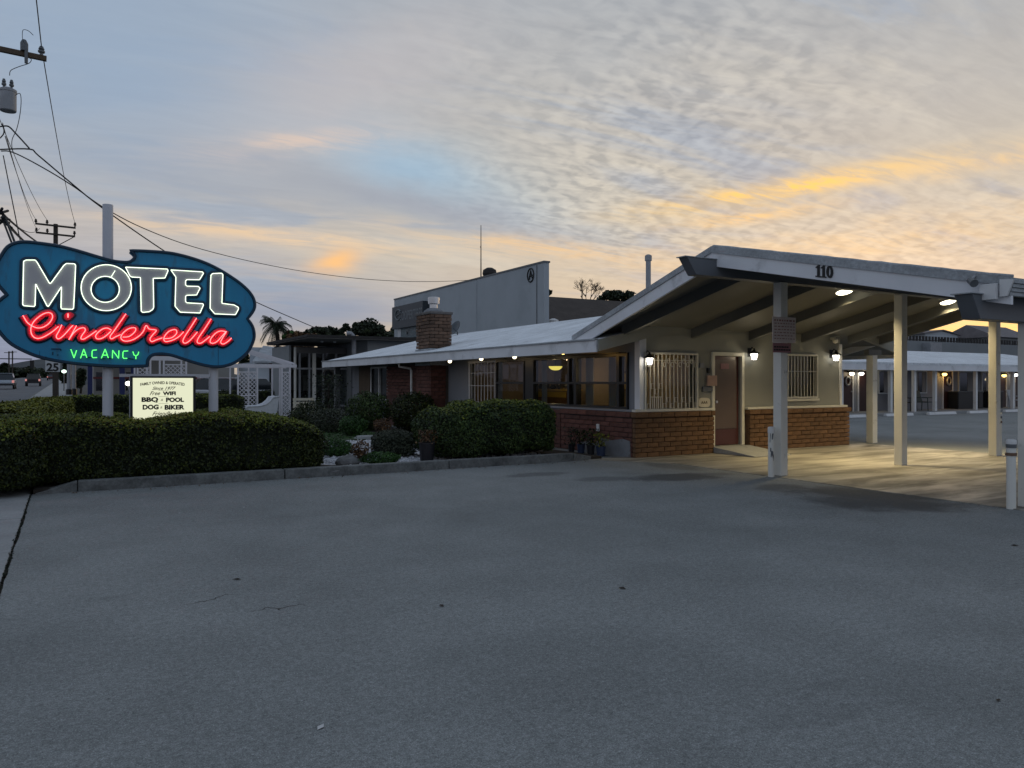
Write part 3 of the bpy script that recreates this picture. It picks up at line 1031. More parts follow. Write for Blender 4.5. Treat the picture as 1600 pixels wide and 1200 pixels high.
# street side wall
g1 = tuple(onx(p, 600, SW).y for p in (775, 735))      # barred window
wn = (12.34, 17.88, 0.94, 2.08)
wall_with_holes("wall", "stucco_grey", "y", SW, 0.14, DW + 0.14, 20.9, 0.0, 2.36, [(12.40, 17.84, 0.97, 2.05), (g1[0], g1[1], 0.95, 2.03)], office)
MB().box(SW - 0.05, SW + 0.10, 21.9, 25.8, 0.0, 2.36).build("brick_backing", "mortar_grey", office)
w3 = (25.95, 27.6)
wall_with_holes("wall", "stucco_grey", "y", SW, 0.14, 25.8, 30.0, 0.0, 2.36, [(w3[0], w3[1], 0.9, 2.0)], office)
MB().box(9.87, 15.98, 29.9, 30.04, 0, 2.4).build("wall", "stucco_grey", office)

# low roof: two slabs, fascia boards, soffit
YF, YB = 11.96, 30.3
REX = RX + (RX - EX) * 0.97
for sgn, ex in ((-1, EX), (1, REX)):
    ez = roof_z(ex)
    mb = MB().prism([(ex, YF, ez), (RX, YF, RZ), (RX, YF, RZ - 0.10), (ex, YF, ez - 0.10)], (0, YB - YF, 0))
    mb.build("roof", "roof_white", office)
    mb = MB().prism([(ex + 0.05 * -sgn, YF + 0.05, ez - 0.103), (RX, YF + 0.05, RZ - 0.103), (RX, YF + 0.05, RZ - 0.15), (ex - 0.05 * sgn, YF + 0.05, ez - 0.15)], (0, YB - YF - 0.1, 0))
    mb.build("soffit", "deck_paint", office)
    # eave fascia and both rakes
    x0, x1 = sorted((ex - 0.045 * -sgn * -1, ex))
    MB().box(min(ex, ex - 0.04 * -sgn), max(ex, ex - 0.04 * -sgn), YF, YB, ez - 0.245, ez - 0.012).build("fascia", "fascia_paint", office, 0.004)
    for yy in (YF - 0.04, YB):
        MB().prism([(ex, yy, ez - 0.225), (RX, yy, RZ - 0.225), (RX, yy, RZ - 0.006), (ex, yy, ez - 0.006)], (0, 0.04, 0)).build("rake_board", "fascia_paint" if yy > 20 else "stucco", office)
drip = MB().prism([(EX - 0.07, YF, EZ - 0.012), (EX + 0.05, YF, EZ + 0.018), (EX - 0.07, YF, EZ + 0.018)], (0, YB - YF, 0))
drip.build("roof_edge", "roof_edge", office)

# --- brick base: every brick in view is a part
BH, BL, BG = 0.086, 0.30, 0.011


def brick_mesh(l, h, d, mat, seed):
    r = random.Random(seed)
    c = 0.007
    bm = bmesh.new()
    bmesh.ops.create_cube(bm, size=1.0)
    for v in bm.verts:
        v.co = Vector((v.co.x * l, v.co.y * d, v.co.z * h)) + Vector((r.uniform(-.003, .003), r.uniform(-.003, .003), r.uniform(-.003, .003)))
    bmesh.ops.bevel(bm, geom=bm.edges[:], offset=c, segments=1, affect="EDGES", clamp_overlap=True)
    me = bpy.data.meshes.new("brick")
    bm.to_mesh(me)
    bm.free()
    me.materials.append(MT[mat])
    return me


class Bricks:
    """lays bricks in courses on an upright face; meshes are shared between bricks of one size"""
    cache = {}

    def __init__(s, parent, mat):
        s.parent, s.mat, s.n = parent, mat, 0
        s.off = world_of(parent)

    def lay(s, org, ex, length, z0, courses, h=BH, l=BL, depth=0.10, gap=BG, out=(0, 0, 0), skip=None, name="brick", wob=0.004):
        ex, out = Vector(ex).normalized(), Vector(out)
        ang = math.atan2(ex.y, ex.x)
        for c in range(courses):
            a = 0.0
            first = True
            while a < length - 0.03:
                ln = l * (0.5 if first and c % 2 else 1.0)
                first = False
                ln = min(ln, length - a)
                if length - a - ln < 0.06:
                    ln = length - a
                lq = round(max(ln - gap, 0.03) / 0.01) * 0.01
                mid_a = a + ln / 2
                zc = z0 + c * (h + gap) + h / 2
                a += ln
                if skip and skip(mid_a, zc):
                    continue
                key = (lq, round(h, 3), round(depth, 3), s.mat, s.n % 3)
                if key not in Bricks.cache:
                    Bricks.cache[key] = brick_mesh(lq, h, depth, s.mat, hash(key[:3]) % 1000 + s.n)
                o = bpy.data.objects.new(name, Bricks.cache[key])
                COL.objects.link(o)
                o.parent = s.parent
                p = Vector(org) + ex * mid_a + out * (depth / 2 + random.uniform(-wob, wob))
                o.location = Vector((p.x, p.y, zc)) - s.off
                o.rotation_euler = (0, random.uniform(-.008, .008), ang + random.uniform(-.01, .01))
                s.n += 1


BX, BY = 9.64, 11.86      # outer faces of the brick base
MB().box(BX + 0.045, 11.76, BY + 0.045, DW - 0.002, 0.0, 0.90).build("brick_backing", "mortar", office)
MB().box(12.80, 16.10, BY + 0.045, DW - 0.002, 0.0, 0.90).build("brick_backing", "mortar", office)
MB().box(BX + 0.045, SW - 0.002, DW, 18.0, 0.0, 0.90).build("brick_backing", "mortar_grey", office)
bw = Bricks(office, "brick")
bw.lay((BX, BY, 0), (1, 0, 0), 11.76 - BX, 0.012, 8, out=(0, 1, 0))
bw.lay((12.80, BY, 0), (1, 0, 0), 16.15 - 12.80, 0.012, 8, out=(0, 1, 0))
bs = Bricks(office, "brick_red")
bs.lay((BX, 14.5, 0), (0, -1, 0), 14.5 - BY - 0.105, 0.012, 8, out=(1, 0, 0))
# cap courses stand proud
bw.lay((BX - 0.03, BY - 0.03, 0), (1, 0, 0), 11.79 - BX, 0.80, 1, h=0.10, l=0.34, depth=0.15, out=(0, 1, 0))
bw.lay((12.77, BY - 0.03, 0), (1, 0, 0), 16.18 - 12.77, 0.80, 1, h=0.10, l=0.34, depth=0.15, out=(0, 1, 0))
bs.lay((BX - 0.03, 14.5, 0), (0, -1, 0), 14.5 - BY - 0.125, 0.80, 1, h=0.10, l=0.34, depth=0.15, out=(1, 0, 0))
rest = MB()               # the rest of the street side base stands behind the hedge
for c in range(9):
    for k in range(12):
        y0 = 14.52 + k * 0.311 - (0.15 if c % 2 else 0)
        rest.box(BX, BX + 0.1, max(y0, 14.51), y0 + 0.30, 0.012 + c * 0.097, 0.012 + c * 0.097 + BH)
tag(rest.build("hidden_brickwork", "brick_red", office), kind="stuff")
# smeared render low on the street side corner
rp = MB()
pts = [(12.0, 0.0), (12.02, 0.33), (12.25, 0.36), (12.6, 0.31), (12.95, 0.34), (13.2, 0.20), (13.4, 0.25), (13.7, 0.2), (13.75, 0.0)]
rp.prism([(BX - 0.012, y, z) for y, z in pts], (0.02, 0, 0))
rp.build("render_patch", "render_patch", office)
# sills of timber over the brick
MB().box(BX + 0.02, 11.80, BY + 0.02, DW - 0.003, 0.905, 0.955).build("ledge", "bar_white", office, 0.006)
MB().box(12.76, 16.10, BY + 0.02, DW - 0.003, 0.905, 0.955).build("ledge", "bar_white", office, 0.006)
MB().box(BX + 0.02, SW - 0.003, DW, 18.0, 0.905, 0.945).build("ledge", "stucco_grey", office, 0.006)
MB().box(SW - 0.03, SW + 0.14, DW - 0.03, DW + 0.13, 0.956, 2.40).build("corner_board", "fascia_paint", office, 0.004)
MB().box(15.94, 16.02, DW - 0.03, DW + 0.05, 0.956, 2.40).build("corner_board", "white_paint", office, 0.004)

# --- door
fr = MB()
fr.box(11.79, 11.868, DW - 0.045, DW + 0.14, 0.14, 2.14)
fr.box(12.662, 12.74, DW - 0.045, DW + 0.14, 0.14, 2.14)
fr.box(11.868, 12.662, DW - 0.045, DW + 0.14, 2.062, 2.14)
fr.build("door_frame", "bar_white", office, 0.005)
dd = MB().box(11.875, 12.655, DW + 0.05, DW + 0.09, 0.15, 2.055).build("door", "door_maroon", office, 0.004)
sc_ = MB()
sc_.box(11.90, 12.58, DW + 0.030, DW + 0.048, 0.50, 1.98)
sc_.build("screen_panel", "door_screen", dd, 0.003)
kn = MB().tube([(11.95, DW + 0.03, 1.08), (11.95, DW - 0.02, 1.08)], [0.022, 0.028], 10)
kn.build("handle", "metal_bright", dd)
MB().box(12.10, 12.34, DW + 0.020, DW + 0.029, 1.78, 1.90).build("small_notice", "notice_red", dd)
# number and leaflet boards beside the door
MB().box(11.62, 11.90, DW - 0.075, DW - 0.05, 1.42, 1.64).build("notice_board", "notice_pink", office, 0.004)
tb = MB().box(11.52, 11.80, DW - 0.05, DW - 0.003, 1.30, 1.40)
tb.build("letter_tray", "metal_dark", office, 0.004)
MB().box(11.66, 11.72, DW - 0.06, DW - 0.003, 1.69, 1.80).build("doorbell", "black_paint", office, 0.004)
MB().box(11.44, 11.55, DW - 0.05, DW - 0.003, 1.80, 1.90).build("switch_box", "metal_grey", office, 0.004)
ov = MB()
ring = [(11.575 + 0.16 * math.copysign(abs(math.cos(a)) ** 0.6, math.cos(a)), DW - 0.035, 1.07 + 0.10 * math.copysign(abs(math.sin(a)) ** 0.6, math.sin(a))) for a in np.linspace(0, 2 * math.pi, 24, endpoint=False)]
ov.prism(ring, (0, 0.03, 0))
plq = ov.build("open_plaque", "cream", office)
for k in range(3):
    MB().tube([(11.49 + k * 0.06, DW - 0.04, 1.045), (11.505 + k * 0.06, DW - 0.04, 1.10), (11.53 + k * 0.06, DW - 0.04, 1.05)], 0.006, 5).build("flourish", "ink_brown", plq)
rmp = MB().prism([(11.72, 11.855, 0.012), (11.72, 11.855, 0.14), (11.74, 10.75, 0.03), (11.74, 10.75, 0.012)], (1.06, 0, 0))
rmp.build("door_ramp", "pavement", office, 0.01)
MB().box(11.80, 12.73, DW - 0.139, DW + 0.139, 0.0, 0.139).build("threshold", "pavement", office)


# --- barred windows
def ring_tube(mb, c, rx, rz, r=0.007, square=False):
    c = Vector(c)
    if square:
        P = [c + Vector((sx * rx, 0, sz * rz)) for sx, sz in ((-1, -1), (1, -1), (1, 1), (-1, 1))]
        mb.tube(P, r, 5, closed=True)
    else:
        mb.tube([c + Vector((rx * math.cos(a), 0, rz * math.sin(a))) for a in np.linspace(0, 6.283, 11)[:-1]], r, 5, closed=True)


def barred_window(w, n, ornate, yb=DW - 0.05):
    x0, x1, z0, z1 = w
    fr = MB()
    for (a, b, c, d) in ((x0 - 0.05, x0, z0 - 0.05, z1 + 0.05), (x1, x1 + 0.05, z0 - 0.05, z1 + 0.05), (x0, x1, z1, z1 + 0.05), (x0, x1, z0 - 0.05, z0)):
        fr.box(a, b, DW - 0.03, DW + 0.10, c, d)
    win = fr.build("window", "bar_white", office, 0.004)
    MB().box(x0, x1, DW + 0.06, DW + 0.066, z0, z1).build("pane", "glass", win)
    MB().box(x0 + 0.01, x1 - 0.01, DW + 0.15, DW + 0.16, z0, z1).build("blind", "blind", win)
    g = MB()
    g.bar((x0 - 0.02, yb, z0 - 0.01), (x0 - 0.02, yb, z1 + 0.01), 0.03)
    g.bar((x1 + 0.02, yb, z0 - 0.01), (x1 + 0.02, yb, z1 + 0.01), 0.03)
    g.bar((x0 - 0.035, yb, z1 + 0.02), (x1 + 0.035, yb, z1 + 0.02), 0.03)
    g.bar((x0 - 0.035, yb, z0 - 0.02), (x1 + 0.035, yb, z0 - 0.02), 0.03)
    grille = g.build("security_grille", "bar_white", win)
    for k in range(1, n):
        x = x0 + (x1 - x0) * k / n
        MB().bar((x, yb, z0 - 0.005), (x, yb, z1 + 0.005), 0.014).build("bar", "bar_white", win)
    o = MB()
    if ornate:
        dxk = (x1 - x0) / n
        for k in range(n):
            xc = x0 + dxk * (k + 0.5)
            if k in (1, 2, 3):
                continue
            ring_tube(o, (xc, yb - 0.012, z0 + 0.06 + (0.12 if k % 2 else 0)), dxk * 0.36, 0.045, square=True)
            ring_tube(o, (xc, yb - 0.012, z1 - 0.20 + (0.07 if k % 2 else 0)), dxk * 0.34, 0.05)
        for k in (1, 3):
            ring_tube(o, (x0 + dxk * (k + 0.5), yb - 0.012, z0 + 0.46), dxk * 0.36, 0.05, square=True)
        ring_tube(o, (x0 + dxk * 2.5, yb - 0.012, z0 + 0.35), dxk * 0.36, 0.05, square=True)
        o.bar((x0 + dxk, yb - 0.012, z0 + 0.24), (x0 + dxk * 4, yb - 0.012, z0 + 0.24), 0.014)
        for k in range(6):
            x = x0 + dxk * (1 + 0.5 * k)
            o.bar((x, yb - 0.012, z0), (x, yb - 0.012, z0 + 0.24), 0.01)
        o.bar((x0, yb - 0.012, z1 - 0.12), (x1, yb - 0.012, z1 - 0.12), 0.012)
        o.build("grille_ornament", "bar_white", win)
    else:
        o.bar((x0, yb, z0 + (z1 - z0) * 0.62), (x1, yb, z0 + (z1 - z0) * 0.62), 0.014)
        o.build("grille_rail", "bar_white", win)


barred_window(w1, 13, True)
barred_window(w2, 12, False)
MB().box(13.72, 15.16, DW - 0.07, DW - 0.032, 1.07, 1.118).build("window_sill", "bar_white", office, 0.004)
# street side barred window (white bars on a grey wall)
y0, y1 = g1
gw = MB()
for (a, b, c, d) in ((y0 - 0.05, y0, 0.90, 2.08), (y1, y1 + 0.05, 0.90, 2.08), (y0, y1, 2.03, 2.08), (y0, y1, 0.90, 0.95)):
    gw.box(SW - 0.02, SW + 0.1, a, b, c, d)
gwin = gw.build("window", "fascia_paint", office)
MB().box(SW + 0.05, SW + 0.06, y0, y1, 0.95, 2.03).build("pane", "glass", gwin)
for k in range(9):
    y = y0 + (y1 - y0) * k / 8
    MB().bar((SW - 0.05, y, 0.90), (SW - 0.05, y, 2.08), 0.013).build("bar", "fascia_paint", gwin)
for z in (0.92, 1.4, 1.75, 2.06):
    MB().bar((SW - 0.05, y0 - 0.03, z), (SW - 0.05, y1 + 0.03, z), 0.013).build("bar", "fascia_paint", gwin)

# --- black framed picture windows, measured on the street side wall
py_ = lambda p: onx(p, 600, SW).y
bays = [(778, 820, "pane"), (821, 835, "panel"), (836, 889, "pane"), (892, 899, "pane"), (903, 966, "pane"), (970, 981, "pane")]
fb = MB()
ya, yb2 = 12.34, 17.88
fx0, fx1 = SW - 0.05, SW + 0.09
fb.box(fx0, fx1, ya, yb2, 0.945, 0.995)
fb.box(fx0, fx1, ya, yb2, 2.03, 2.10)
edges = sorted([(min(py_(a), py_(b)), max(py_(a), py_(b)), k) for a, b, k in bays])
prev = ya
for e0, e1, k in edges:
    if e0 - prev > 0.01:
        fb.box(fx0, fx1, prev, e0, 0.995, 2.03)
    prev = e1
fb.box(fx0, fx1, prev, yb2, 0.995, 2.03)
pw = fb.build("picture_window", "black_paint", office)
for e0, e1, k in edges:
    if k == "panel":
        MB().box(SW - 0.03, SW + 0.05, e0, e1, 0.995, 2.03).build("black_panel", "black_paint", pw)
        continue
    MB().box(SW - 0.01, SW - 0.004, e0, e1, 0.995, 1.455).build("pane", "glass", pw)
    MB().box(SW - 0.01, SW - 0.004, e0, e1, 1.505, 2.03).build("pane", "glass", pw)
    MB().box(fx0 - 0.004, fx1 - 0.05, e0, e1, 1.456, 1.504).build("meeting_rail", "black_paint", pw)
# rod over the windows
hd = MB().tube([(SW - 0.12, 12.5, 2.10), (SW - 0.12, 17.9, 2.10)], 0.012, 6)
hd.build("curtain_rail", "black_metal", office)

# --- the lit room behind the glass
room = MB()
room.box(SW + 0.141, 15.83, 12.15, 20.5, 0.0, 0.12)
room.build("room_floor", "inside_floor", office)
MB().box(SW + 0.141, 15.83, 12.15, 20.5, 2.34, 2.40).build("room_ceiling", "inside_wall", office)
MB().box(13.4, 13.5, 12.3, 20.5, 0.12, 2.34).build("room_wall", "inside_wall", office)
MB().box(SW + 0.141, 15.83, 20.52, 20.6, 0.12, 2.34).build("room_wall", "inside_wall", office)
# curtains hang beside each bay
for (pa, pb) in ((809, 819), (837, 843), (905, 915), (941, 951)):
    yb_, ya_ = py_(pa), py_(pb)
    cu_ = MB()
    nn_ = 14
    line = [(SW + 0.20 + 0.025 * math.sin(k * 2.1), ya_ + (yb_ - ya_) * k / nn_) for k in range(nn_ + 1)]
    for k in range(nn_):
        (xa, yA), (xb, yB) = line[k], line[k + 1]
        cu_.hexa([(xa, yA, 0.98), (xb, yB, 0.98), (xb + 0.01, yB, 0.98), (xa + 0.01, yA, 0.98), (xa, yA, 2.06), (xb, yB, 2.06), (xb + 0.01, yB, 2.06), (xa + 0.01, yA, 2.06)])
    cu_.build("curtain", "curtain", office)


def point_lamp(name, loc, watts, col, r=0.04, parent=None):
    l = bpy.data.lights.new(name, "POINT")
    l.energy = watts
    l.color = col
    l.shadow_soft_size = r
    o = bpy.data.objects.new(name, l)
    COL.objects.link(o)
    o.location = Vector(loc) - (world_of(parent) if parent is not None else Vector())
    if parent is not None:
        o.parent = parent
    return o


# things inside the room
def pendant(px, py, x, label, r=0.19):
    p = onx(px, py, x)
    t_ = thing("pendant_lamp", label, "lamp", (p.x, p.y, p.z), group="pendant lamps in the office")
    MB().lathe((0, 0, 0), [(0.01, -0.10), (r * 0.5, -0.09), (r * 0.85, -0.045), (r, 0.0), (r * 0.97, 0.012), (0.02, 0.012)], 20).build("lamp_shade", "lamp_yellow", t_, smooth=True, local=True)
    MB().tube([(0, 0, 0.01), (0, 0, 2.34 - p.z)], 0.01, 6).build("rod", "black_metal", t_, local=True)
    point_lamp("bulb", (p.x, p.y, p.z - 0.2), 7, (1.0, 0.70, 0.34), 0.1, t_)
    return t_


pendant(868, 573, 11.7, "round yellow glass pendant lamp seen through the middle office window")
pendant(897, 575, 12.6, "smaller pale pendant lamp just right of the yellow one behind the narrow pane", 0.12)
p = onx(872, 606, 13.0)
ctr = thing("reception_counter", "low golden front counter below the yellow pendant inside the office", "counter", (12.7, p.y, 0.12))
MB().box(12.5, 12.9, p.y - 1.3, p.y + 0.6, 0.12, 1.24).build("counter_front", "inside_wood", ctr)
MB().box(12.44, 12.96, p.y - 1.36, p.y + 0.66, 1.24, 1.29).build("counter_top", "inside_gold", ctr)
MB().box(12.485, 12.499, p.y - 1.2, p.y + 0.5, 1.05, 1.22).build("counter_band", "inside_gold", ctr)
for k, (ww, hh) in enumerate(((0.09, 0.22), (0.06, 0.3), (0.12, 0.14), (0.07, 0.25), (0.10, 0.18))):
    tag(MB().lathe((12.6, p.y - 1.0 + k * 0.33, 1.291), [(ww * 0.6, 0), (ww, hh * 0.4), (ww * 0.5, hh * 0.8), (ww * 0.6, hh)], 10).build("vase", "plastic_black", None),
        ("short squat dark vase at the right end of the office counter", "tall slim dark vase second from the right on the office counter", "wide low dark bowl in the middle of the office counter", "slim dark vase second from the left on the office counter", "rounded dark jar at the left end of the office counter")[k], "ornament", "ornaments on the counter")
p = onx(800, 616, 13.2)
cb = thing("cupboard", "warm brown upright cupboard inside the left picture window", "cupboard", (13.1, p.y, 0.12))
MB().box(12.9, 13.38, p.y - 0.45, p.y + 0.45, 0.12, 2.0).build("cupboard_body", "inside_wood", cb)
for s in (-1, 1):
    MB().box(12.875, 12.899, p.y + s * 0.225 - 0.21, p.y + s * 0.225 + 0.21, 0.2, 1.95).build("cupboard_door", "inside_wood", cb)
p = onx(940, 622, 12.6)
tbt = thing("side_table", "dark console table behind the right picture window", "table", (12.6, p.y, 0.12))
MB().box(12.35, 12.85, p.y - 0.9, p.y + 0.9, 0.82, 0.87).build("table_top", "inside_wood", tbt)
for sx in (12.4, 12.8):
    for sy in (-0.85, 0.85):
        MB().box(sx - 0.03, sx + 0.03, p.y + sy - 0.03, p.y + sy + 0.03, 0.12, 0.82).build("leg", "inside_wood", tbt)
bh = thing("wall_picture", "framed picture with a golden field on the office back wall", "picture", (13.38, p.y, 1.4))
MB().box(13.36, 13.398, p.y - 0.6, p.y + 0.6, 1.25, 1.8).build("picture_frame", "inside_wood", bh)
MB().box(13.35, 13.359, p.y - 0.53, p.y + 0.53, 1.31, 1.74).build("picture_sheet", "inside_gold", bh)
sl = onx(780, 579, 12.0)
tl = thing("table_lamp", "small lit lamp in the left corner of the left picture window", "lamp", (12.0, sl.y, 0.9))
MB().lathe((12.0, sl.y, 0.12), [(0.14, 0), (0.14, 0.02), (0.02, 0.05), (0.02, 1.55), (0.03, 1.6)], 10).build("lamp_stand", "black_metal", tl)
MB().lathe((12.0, sl.y, sl.z - 0.08), [(0.10, 0), (0.06, 0.16)], 12).build("lamp_shade", "lamp_yellow", tl)
point_lamp("bulb", (12.0, sl.y, sl.z + 0.25), 4, (1, 0.7, 0.4), 0.05, tl)
tl2 = thing("ceiling_lamp", "small amber ceiling lamp glowing behind the ornate barred window", "lamp", (10.6, 12.75, 1.98))
MB().lathe((10.45, 12.75, 1.86), [(0.05, 0), (0.13, 0.05), (0.16, 0.14), (0.04, 0.16)], 14).build("lamp_shade", "lamp_yellow", tl2)
MB().tube([(10.45, 12.75, 2.02), (10.45, 12.75, 2.34)], 0.01, 6).build("rod", "black_metal", tl2)
point_lamp("bulb", (10.5, 13.0, 1.75), 9, (1.0, 0.72, 0.40), 0.1, tl2)

# --- chimney: breast below the eave, stack of worn bricks above
CX0, CX1, CY0, CY1 = 9.33, 10.03, 21.0, 22.1
chim = MB().box(CX0 + 0.06, CX1 - 0.06, CY0 + 0.06, CY1 - 0.06, 0.0, 3.56).build("chimney", "mortar_grey", office)
bc = Bricks(chim, "brick_old")
for c0, org, ex, ln, out in ((0, (CX0, CY1, 0), (0, -1, 0), CY1 - CY0 - 0.105, (1, 0, 0)), (1, (CX0, CY0, 0), (1, 0, 0), CX1 - CX0, (0, 1, 0))):
    bc.lay(org, ex, ln, 2.52, 10, h=0.088, l=0.27, gap=0.014, out=out, wob=0.012)
wbk = MB()
for c in range(10):
    for (x0, x1, y0, y1) in ((CX1 - 0.1, CX1, CY0 + 0.1, CY1), (CX0 + 0.1, CX1 - 0.1, CY1 - 0.1, CY1)):
        wbk.box(x0, x1, y0, y1, 2.52 + c * 0.102, 2.52 + c * 0.102 + 0.088)
tag(wbk.build("rear_brickwork", "brick_old", chim), kind="stuff")
cr = MB().box(CX0 - 0.03, CX1 + 0.03, CY0 - 0.03, CY1 + 0.03, 3.53, 3.61)
cr.build("chimney_cap", "mortar_grey", chim, 0.02)
MB().lathe((9.68, 21.55, 3.61), [(0.33, 0), (0.30, 0.06), (0.2, 0.13), (0.16, 0.14)], 12).build("mortar_crown", "render_patch", chim)
fl = MB().lathe((9.68, 21.55, 3.72), [(0.115, 0), (0.115, 0.15), (0.12, 0.15), (0.17, 0.17), (0.175, 0.36), (0.16, 0.37)], 14)
fl.build("chimney_flue", "metal_bright", chim, smooth=False)
MB().box(CX0 - 0.02, CX1 + 0.02, CY0 - 0.02, CY1 + 0.02, 2.0, 2.5).build("flashing", "roof_edge", chim)
brl = Bricks(chim, "brick_red")
brl.lay((CX0, CY1, 0), (0, -1, 0), CY1 - CY0 - 0.105, 1.0, 10, h=0.1, l=0.36, gap=0.012, out=(1, 0, 0))
brl.lay((CX0, CY0, 0), (1, 0, 0), SW - CX0 - 0.03, 1.0, 10, h=0.1, l=0.27, gap=0.012, out=(0, 1, 0))
MB().box(CX0 + 0.005, SW - 0.06, CY0 + 0.005, CY1, 0.0, 0.99).build("chimney_base", "brick_red", chim)
brw = Bricks(office, "brick_red")
brw.lay((SW - 0.11, 25.8, 0), (0, -1, 0), 3.68, 1.05, 9, h=0.1, l=0.40, gap=0.012, out=(1, 0, 0), depth=0.08)
MB().box(SW - 0.105, SW - 0.051, 22.12, 25.8, 0.0, 1.04).build("brick_footing", "brick_red", office)
# window, timber panel and grey post at the far end
y0, y1 = w3
fr = MB()
for (a, b, c, d) in ((y0 - 0.06, y0, 0.84, 2.06), (y1, y1 + 0.06, 0.84, 2.06), (y0, y1, 2.0, 2.06), (y0, y1, 0.84, 0.9), ((y0 + y1) / 2 - 0.03, (y0 + y1) / 2 + 0.03, 0.9, 2.0)):
    fr.box(SW - 0.04, SW + 0.1, a, b, c, d)
ww = fr.build("window", "white_paint", office)
for a, b in ((y0, (y0 + y1) / 2 - 0.031), ((y0 + y1) / 2 + 0.031, y1)):
    MB().box(SW + 0.03, SW + 0.04, a, b, 0.9, 2.0).build("pane", "window_dark", ww)
MB().box(SW - 0.03, SW - 0.003, 27.75, 29.0, 0.1, 2.1).build("timber_panel", "wood_mid", office)
MB().box(9.15, 9.35, 29.8, 30.0, 0.06, 2.16).build("porch_post", "metal_dark", office)
dp = MB().tube([(8.86, 22.35, 2.10), (8.9, 22.4, 1.98), (9.25, 22.35, 1.92), (9.28, 22.35, 1.85), (9.28, 22.35, 0.1)], 0.035, 8)
dp.build("downspout", "white_paint", office)

# ================================================================== ENTRANCE CANOPY
canopy = thing("entrance_canopy", "broad white gabled entrance canopy on square posts over the drive", "canopy", (13.0, 8.5, 0.0))
AY, AZ = 8.55, 3.55
A = Vector((8.40, AY, AZ))
Bk = Vector((9.05, 13.20, 2.46))
Fr = Vector((8.90, 4.55, 2.645))
XR = 17.6
SLB = (AZ - Bk.z) / (Bk.y - AY)
SLF = (AZ - Fr.z) / (AY - Fr.y)


def czz(y):
    return AZ - (y - AY) * SLB if y > AY else AZ - (AY - y) * SLF


dn = lambda p, d: Vector((p.x, p.y, p.z - d))
for nm, e in (("b", Bk), ("f", Fr)):
    R1, R2 = Vector((XR, e.y, e.z)), Vector((XR, AY, AZ))
    top = [A, e, R1, R2]
    MB().prism([dn(q, 0.0) for q in top], (0, 0, -0.095)).build("roof", "roof_edge", canopy)
    ins = Vector((0.06, 0, 0))
    dk = [dn(A + ins, 0.098), dn(e + ins + Vector((0, -0.05 if nm == "b" else 0.05, 0)), 0.098), dn(R1 - ins, 0.098), dn(R2 - ins, 0.098)]
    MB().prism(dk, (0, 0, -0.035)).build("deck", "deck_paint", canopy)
    # rake fascia boards at both ends
    for sx, a_, e_ in ((1, A, e), (-1, R2, R1)):
        o_ = Vector((0.02 * sx, 0, 0))
        a2, e2 = a_ + o_, e_ + o_
        MB().prism([dn(a2, 0.085), dn(e2, 0.085), dn(e2, 0.30), dn(a2, 0.30)], (0.045 * sx, 0, 0)).build("rake_board", "fascia_paint", canopy, 0.004)
# front eave: ribbed metal fascia behind the end board
MB().box(8.81, 8.86, 4.655, 4.83, 2.41, 2.585).build("fascia_end", "white_paint", canopy, 0.004)
MB().prism([(8.87, 4.645, 2.44), (8.87, 4.645, 2.63), (8.87, 4.50, 2.615), (8.87, 4.57, 2.44)], (0.03, 0, 0)).build("gutter_end", "white_paint", canopy)
for k in range(4):
    MB().box(8.905, XR, 4.505 + (3 - k) * 0.014, 4.56 + (3 - k) * 0.014, 2.445 + k * 0.044, 2.445 + k * 0.044 + 0.040).build("fascia_rib", "roof_edge", canopy, 0.004)
rm = MB()
rng_r = np.random.default_rng(3)
for s0, s1 in ((A, Fr), (A, Bk)):      # lumpy gravel roll along the rake
    P = [s0 + (s1 - s0) * t_ + Vector((0.06, 0, 0.005 + rng_r.uniform(-0.003, 0.005))) for t_ in np.linspace(0.0, 1, 34)]
    rm.tube(P, 0.024, 6)
rm.build("gravel_stop", "roof_edge", canopy, smooth=True)

# ridge beam with a raked end, eave beam
DB = AZ - 0.215
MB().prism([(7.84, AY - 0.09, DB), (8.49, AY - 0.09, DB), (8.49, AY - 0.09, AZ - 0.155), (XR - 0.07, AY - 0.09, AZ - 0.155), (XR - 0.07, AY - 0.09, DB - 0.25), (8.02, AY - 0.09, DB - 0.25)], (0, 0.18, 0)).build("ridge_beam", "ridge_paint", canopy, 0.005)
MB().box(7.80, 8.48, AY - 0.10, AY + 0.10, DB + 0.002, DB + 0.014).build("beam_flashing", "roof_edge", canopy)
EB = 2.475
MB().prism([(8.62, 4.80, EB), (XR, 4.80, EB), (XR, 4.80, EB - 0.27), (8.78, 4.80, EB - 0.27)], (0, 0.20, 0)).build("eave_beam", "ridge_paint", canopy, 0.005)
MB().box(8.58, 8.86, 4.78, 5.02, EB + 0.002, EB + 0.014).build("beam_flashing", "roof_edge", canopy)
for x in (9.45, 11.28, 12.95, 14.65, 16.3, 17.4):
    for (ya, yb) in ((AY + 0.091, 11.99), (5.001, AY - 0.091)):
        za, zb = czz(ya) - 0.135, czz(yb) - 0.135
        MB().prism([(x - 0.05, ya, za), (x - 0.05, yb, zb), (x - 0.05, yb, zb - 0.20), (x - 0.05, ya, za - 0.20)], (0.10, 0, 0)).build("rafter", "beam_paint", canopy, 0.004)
# square posts
for (x, y, zt) in ((9.86, 8.5, DB - 0.25), (12.99, 8.5, DB - 0.25), (16.24, 8.6, DB - 0.25), (9.94, 4.88, EB - 0.27)):
    s_ = 0.078
    po = MB().box(x - s_, x + s_, y - s_, y + s_, 0.011, zt).build("post", "post_paint", canopy, 0.006)
MB().box(17.12, 17.30, 11.93, 12.11, 0.0, 2.16).build("post", "post_paint", office, 0.006)
MB().box(17.0, 17.5, 11.955, 12.085, 2.162, 2.30).build("eave_beam", "beam_paint", office, 0.006)

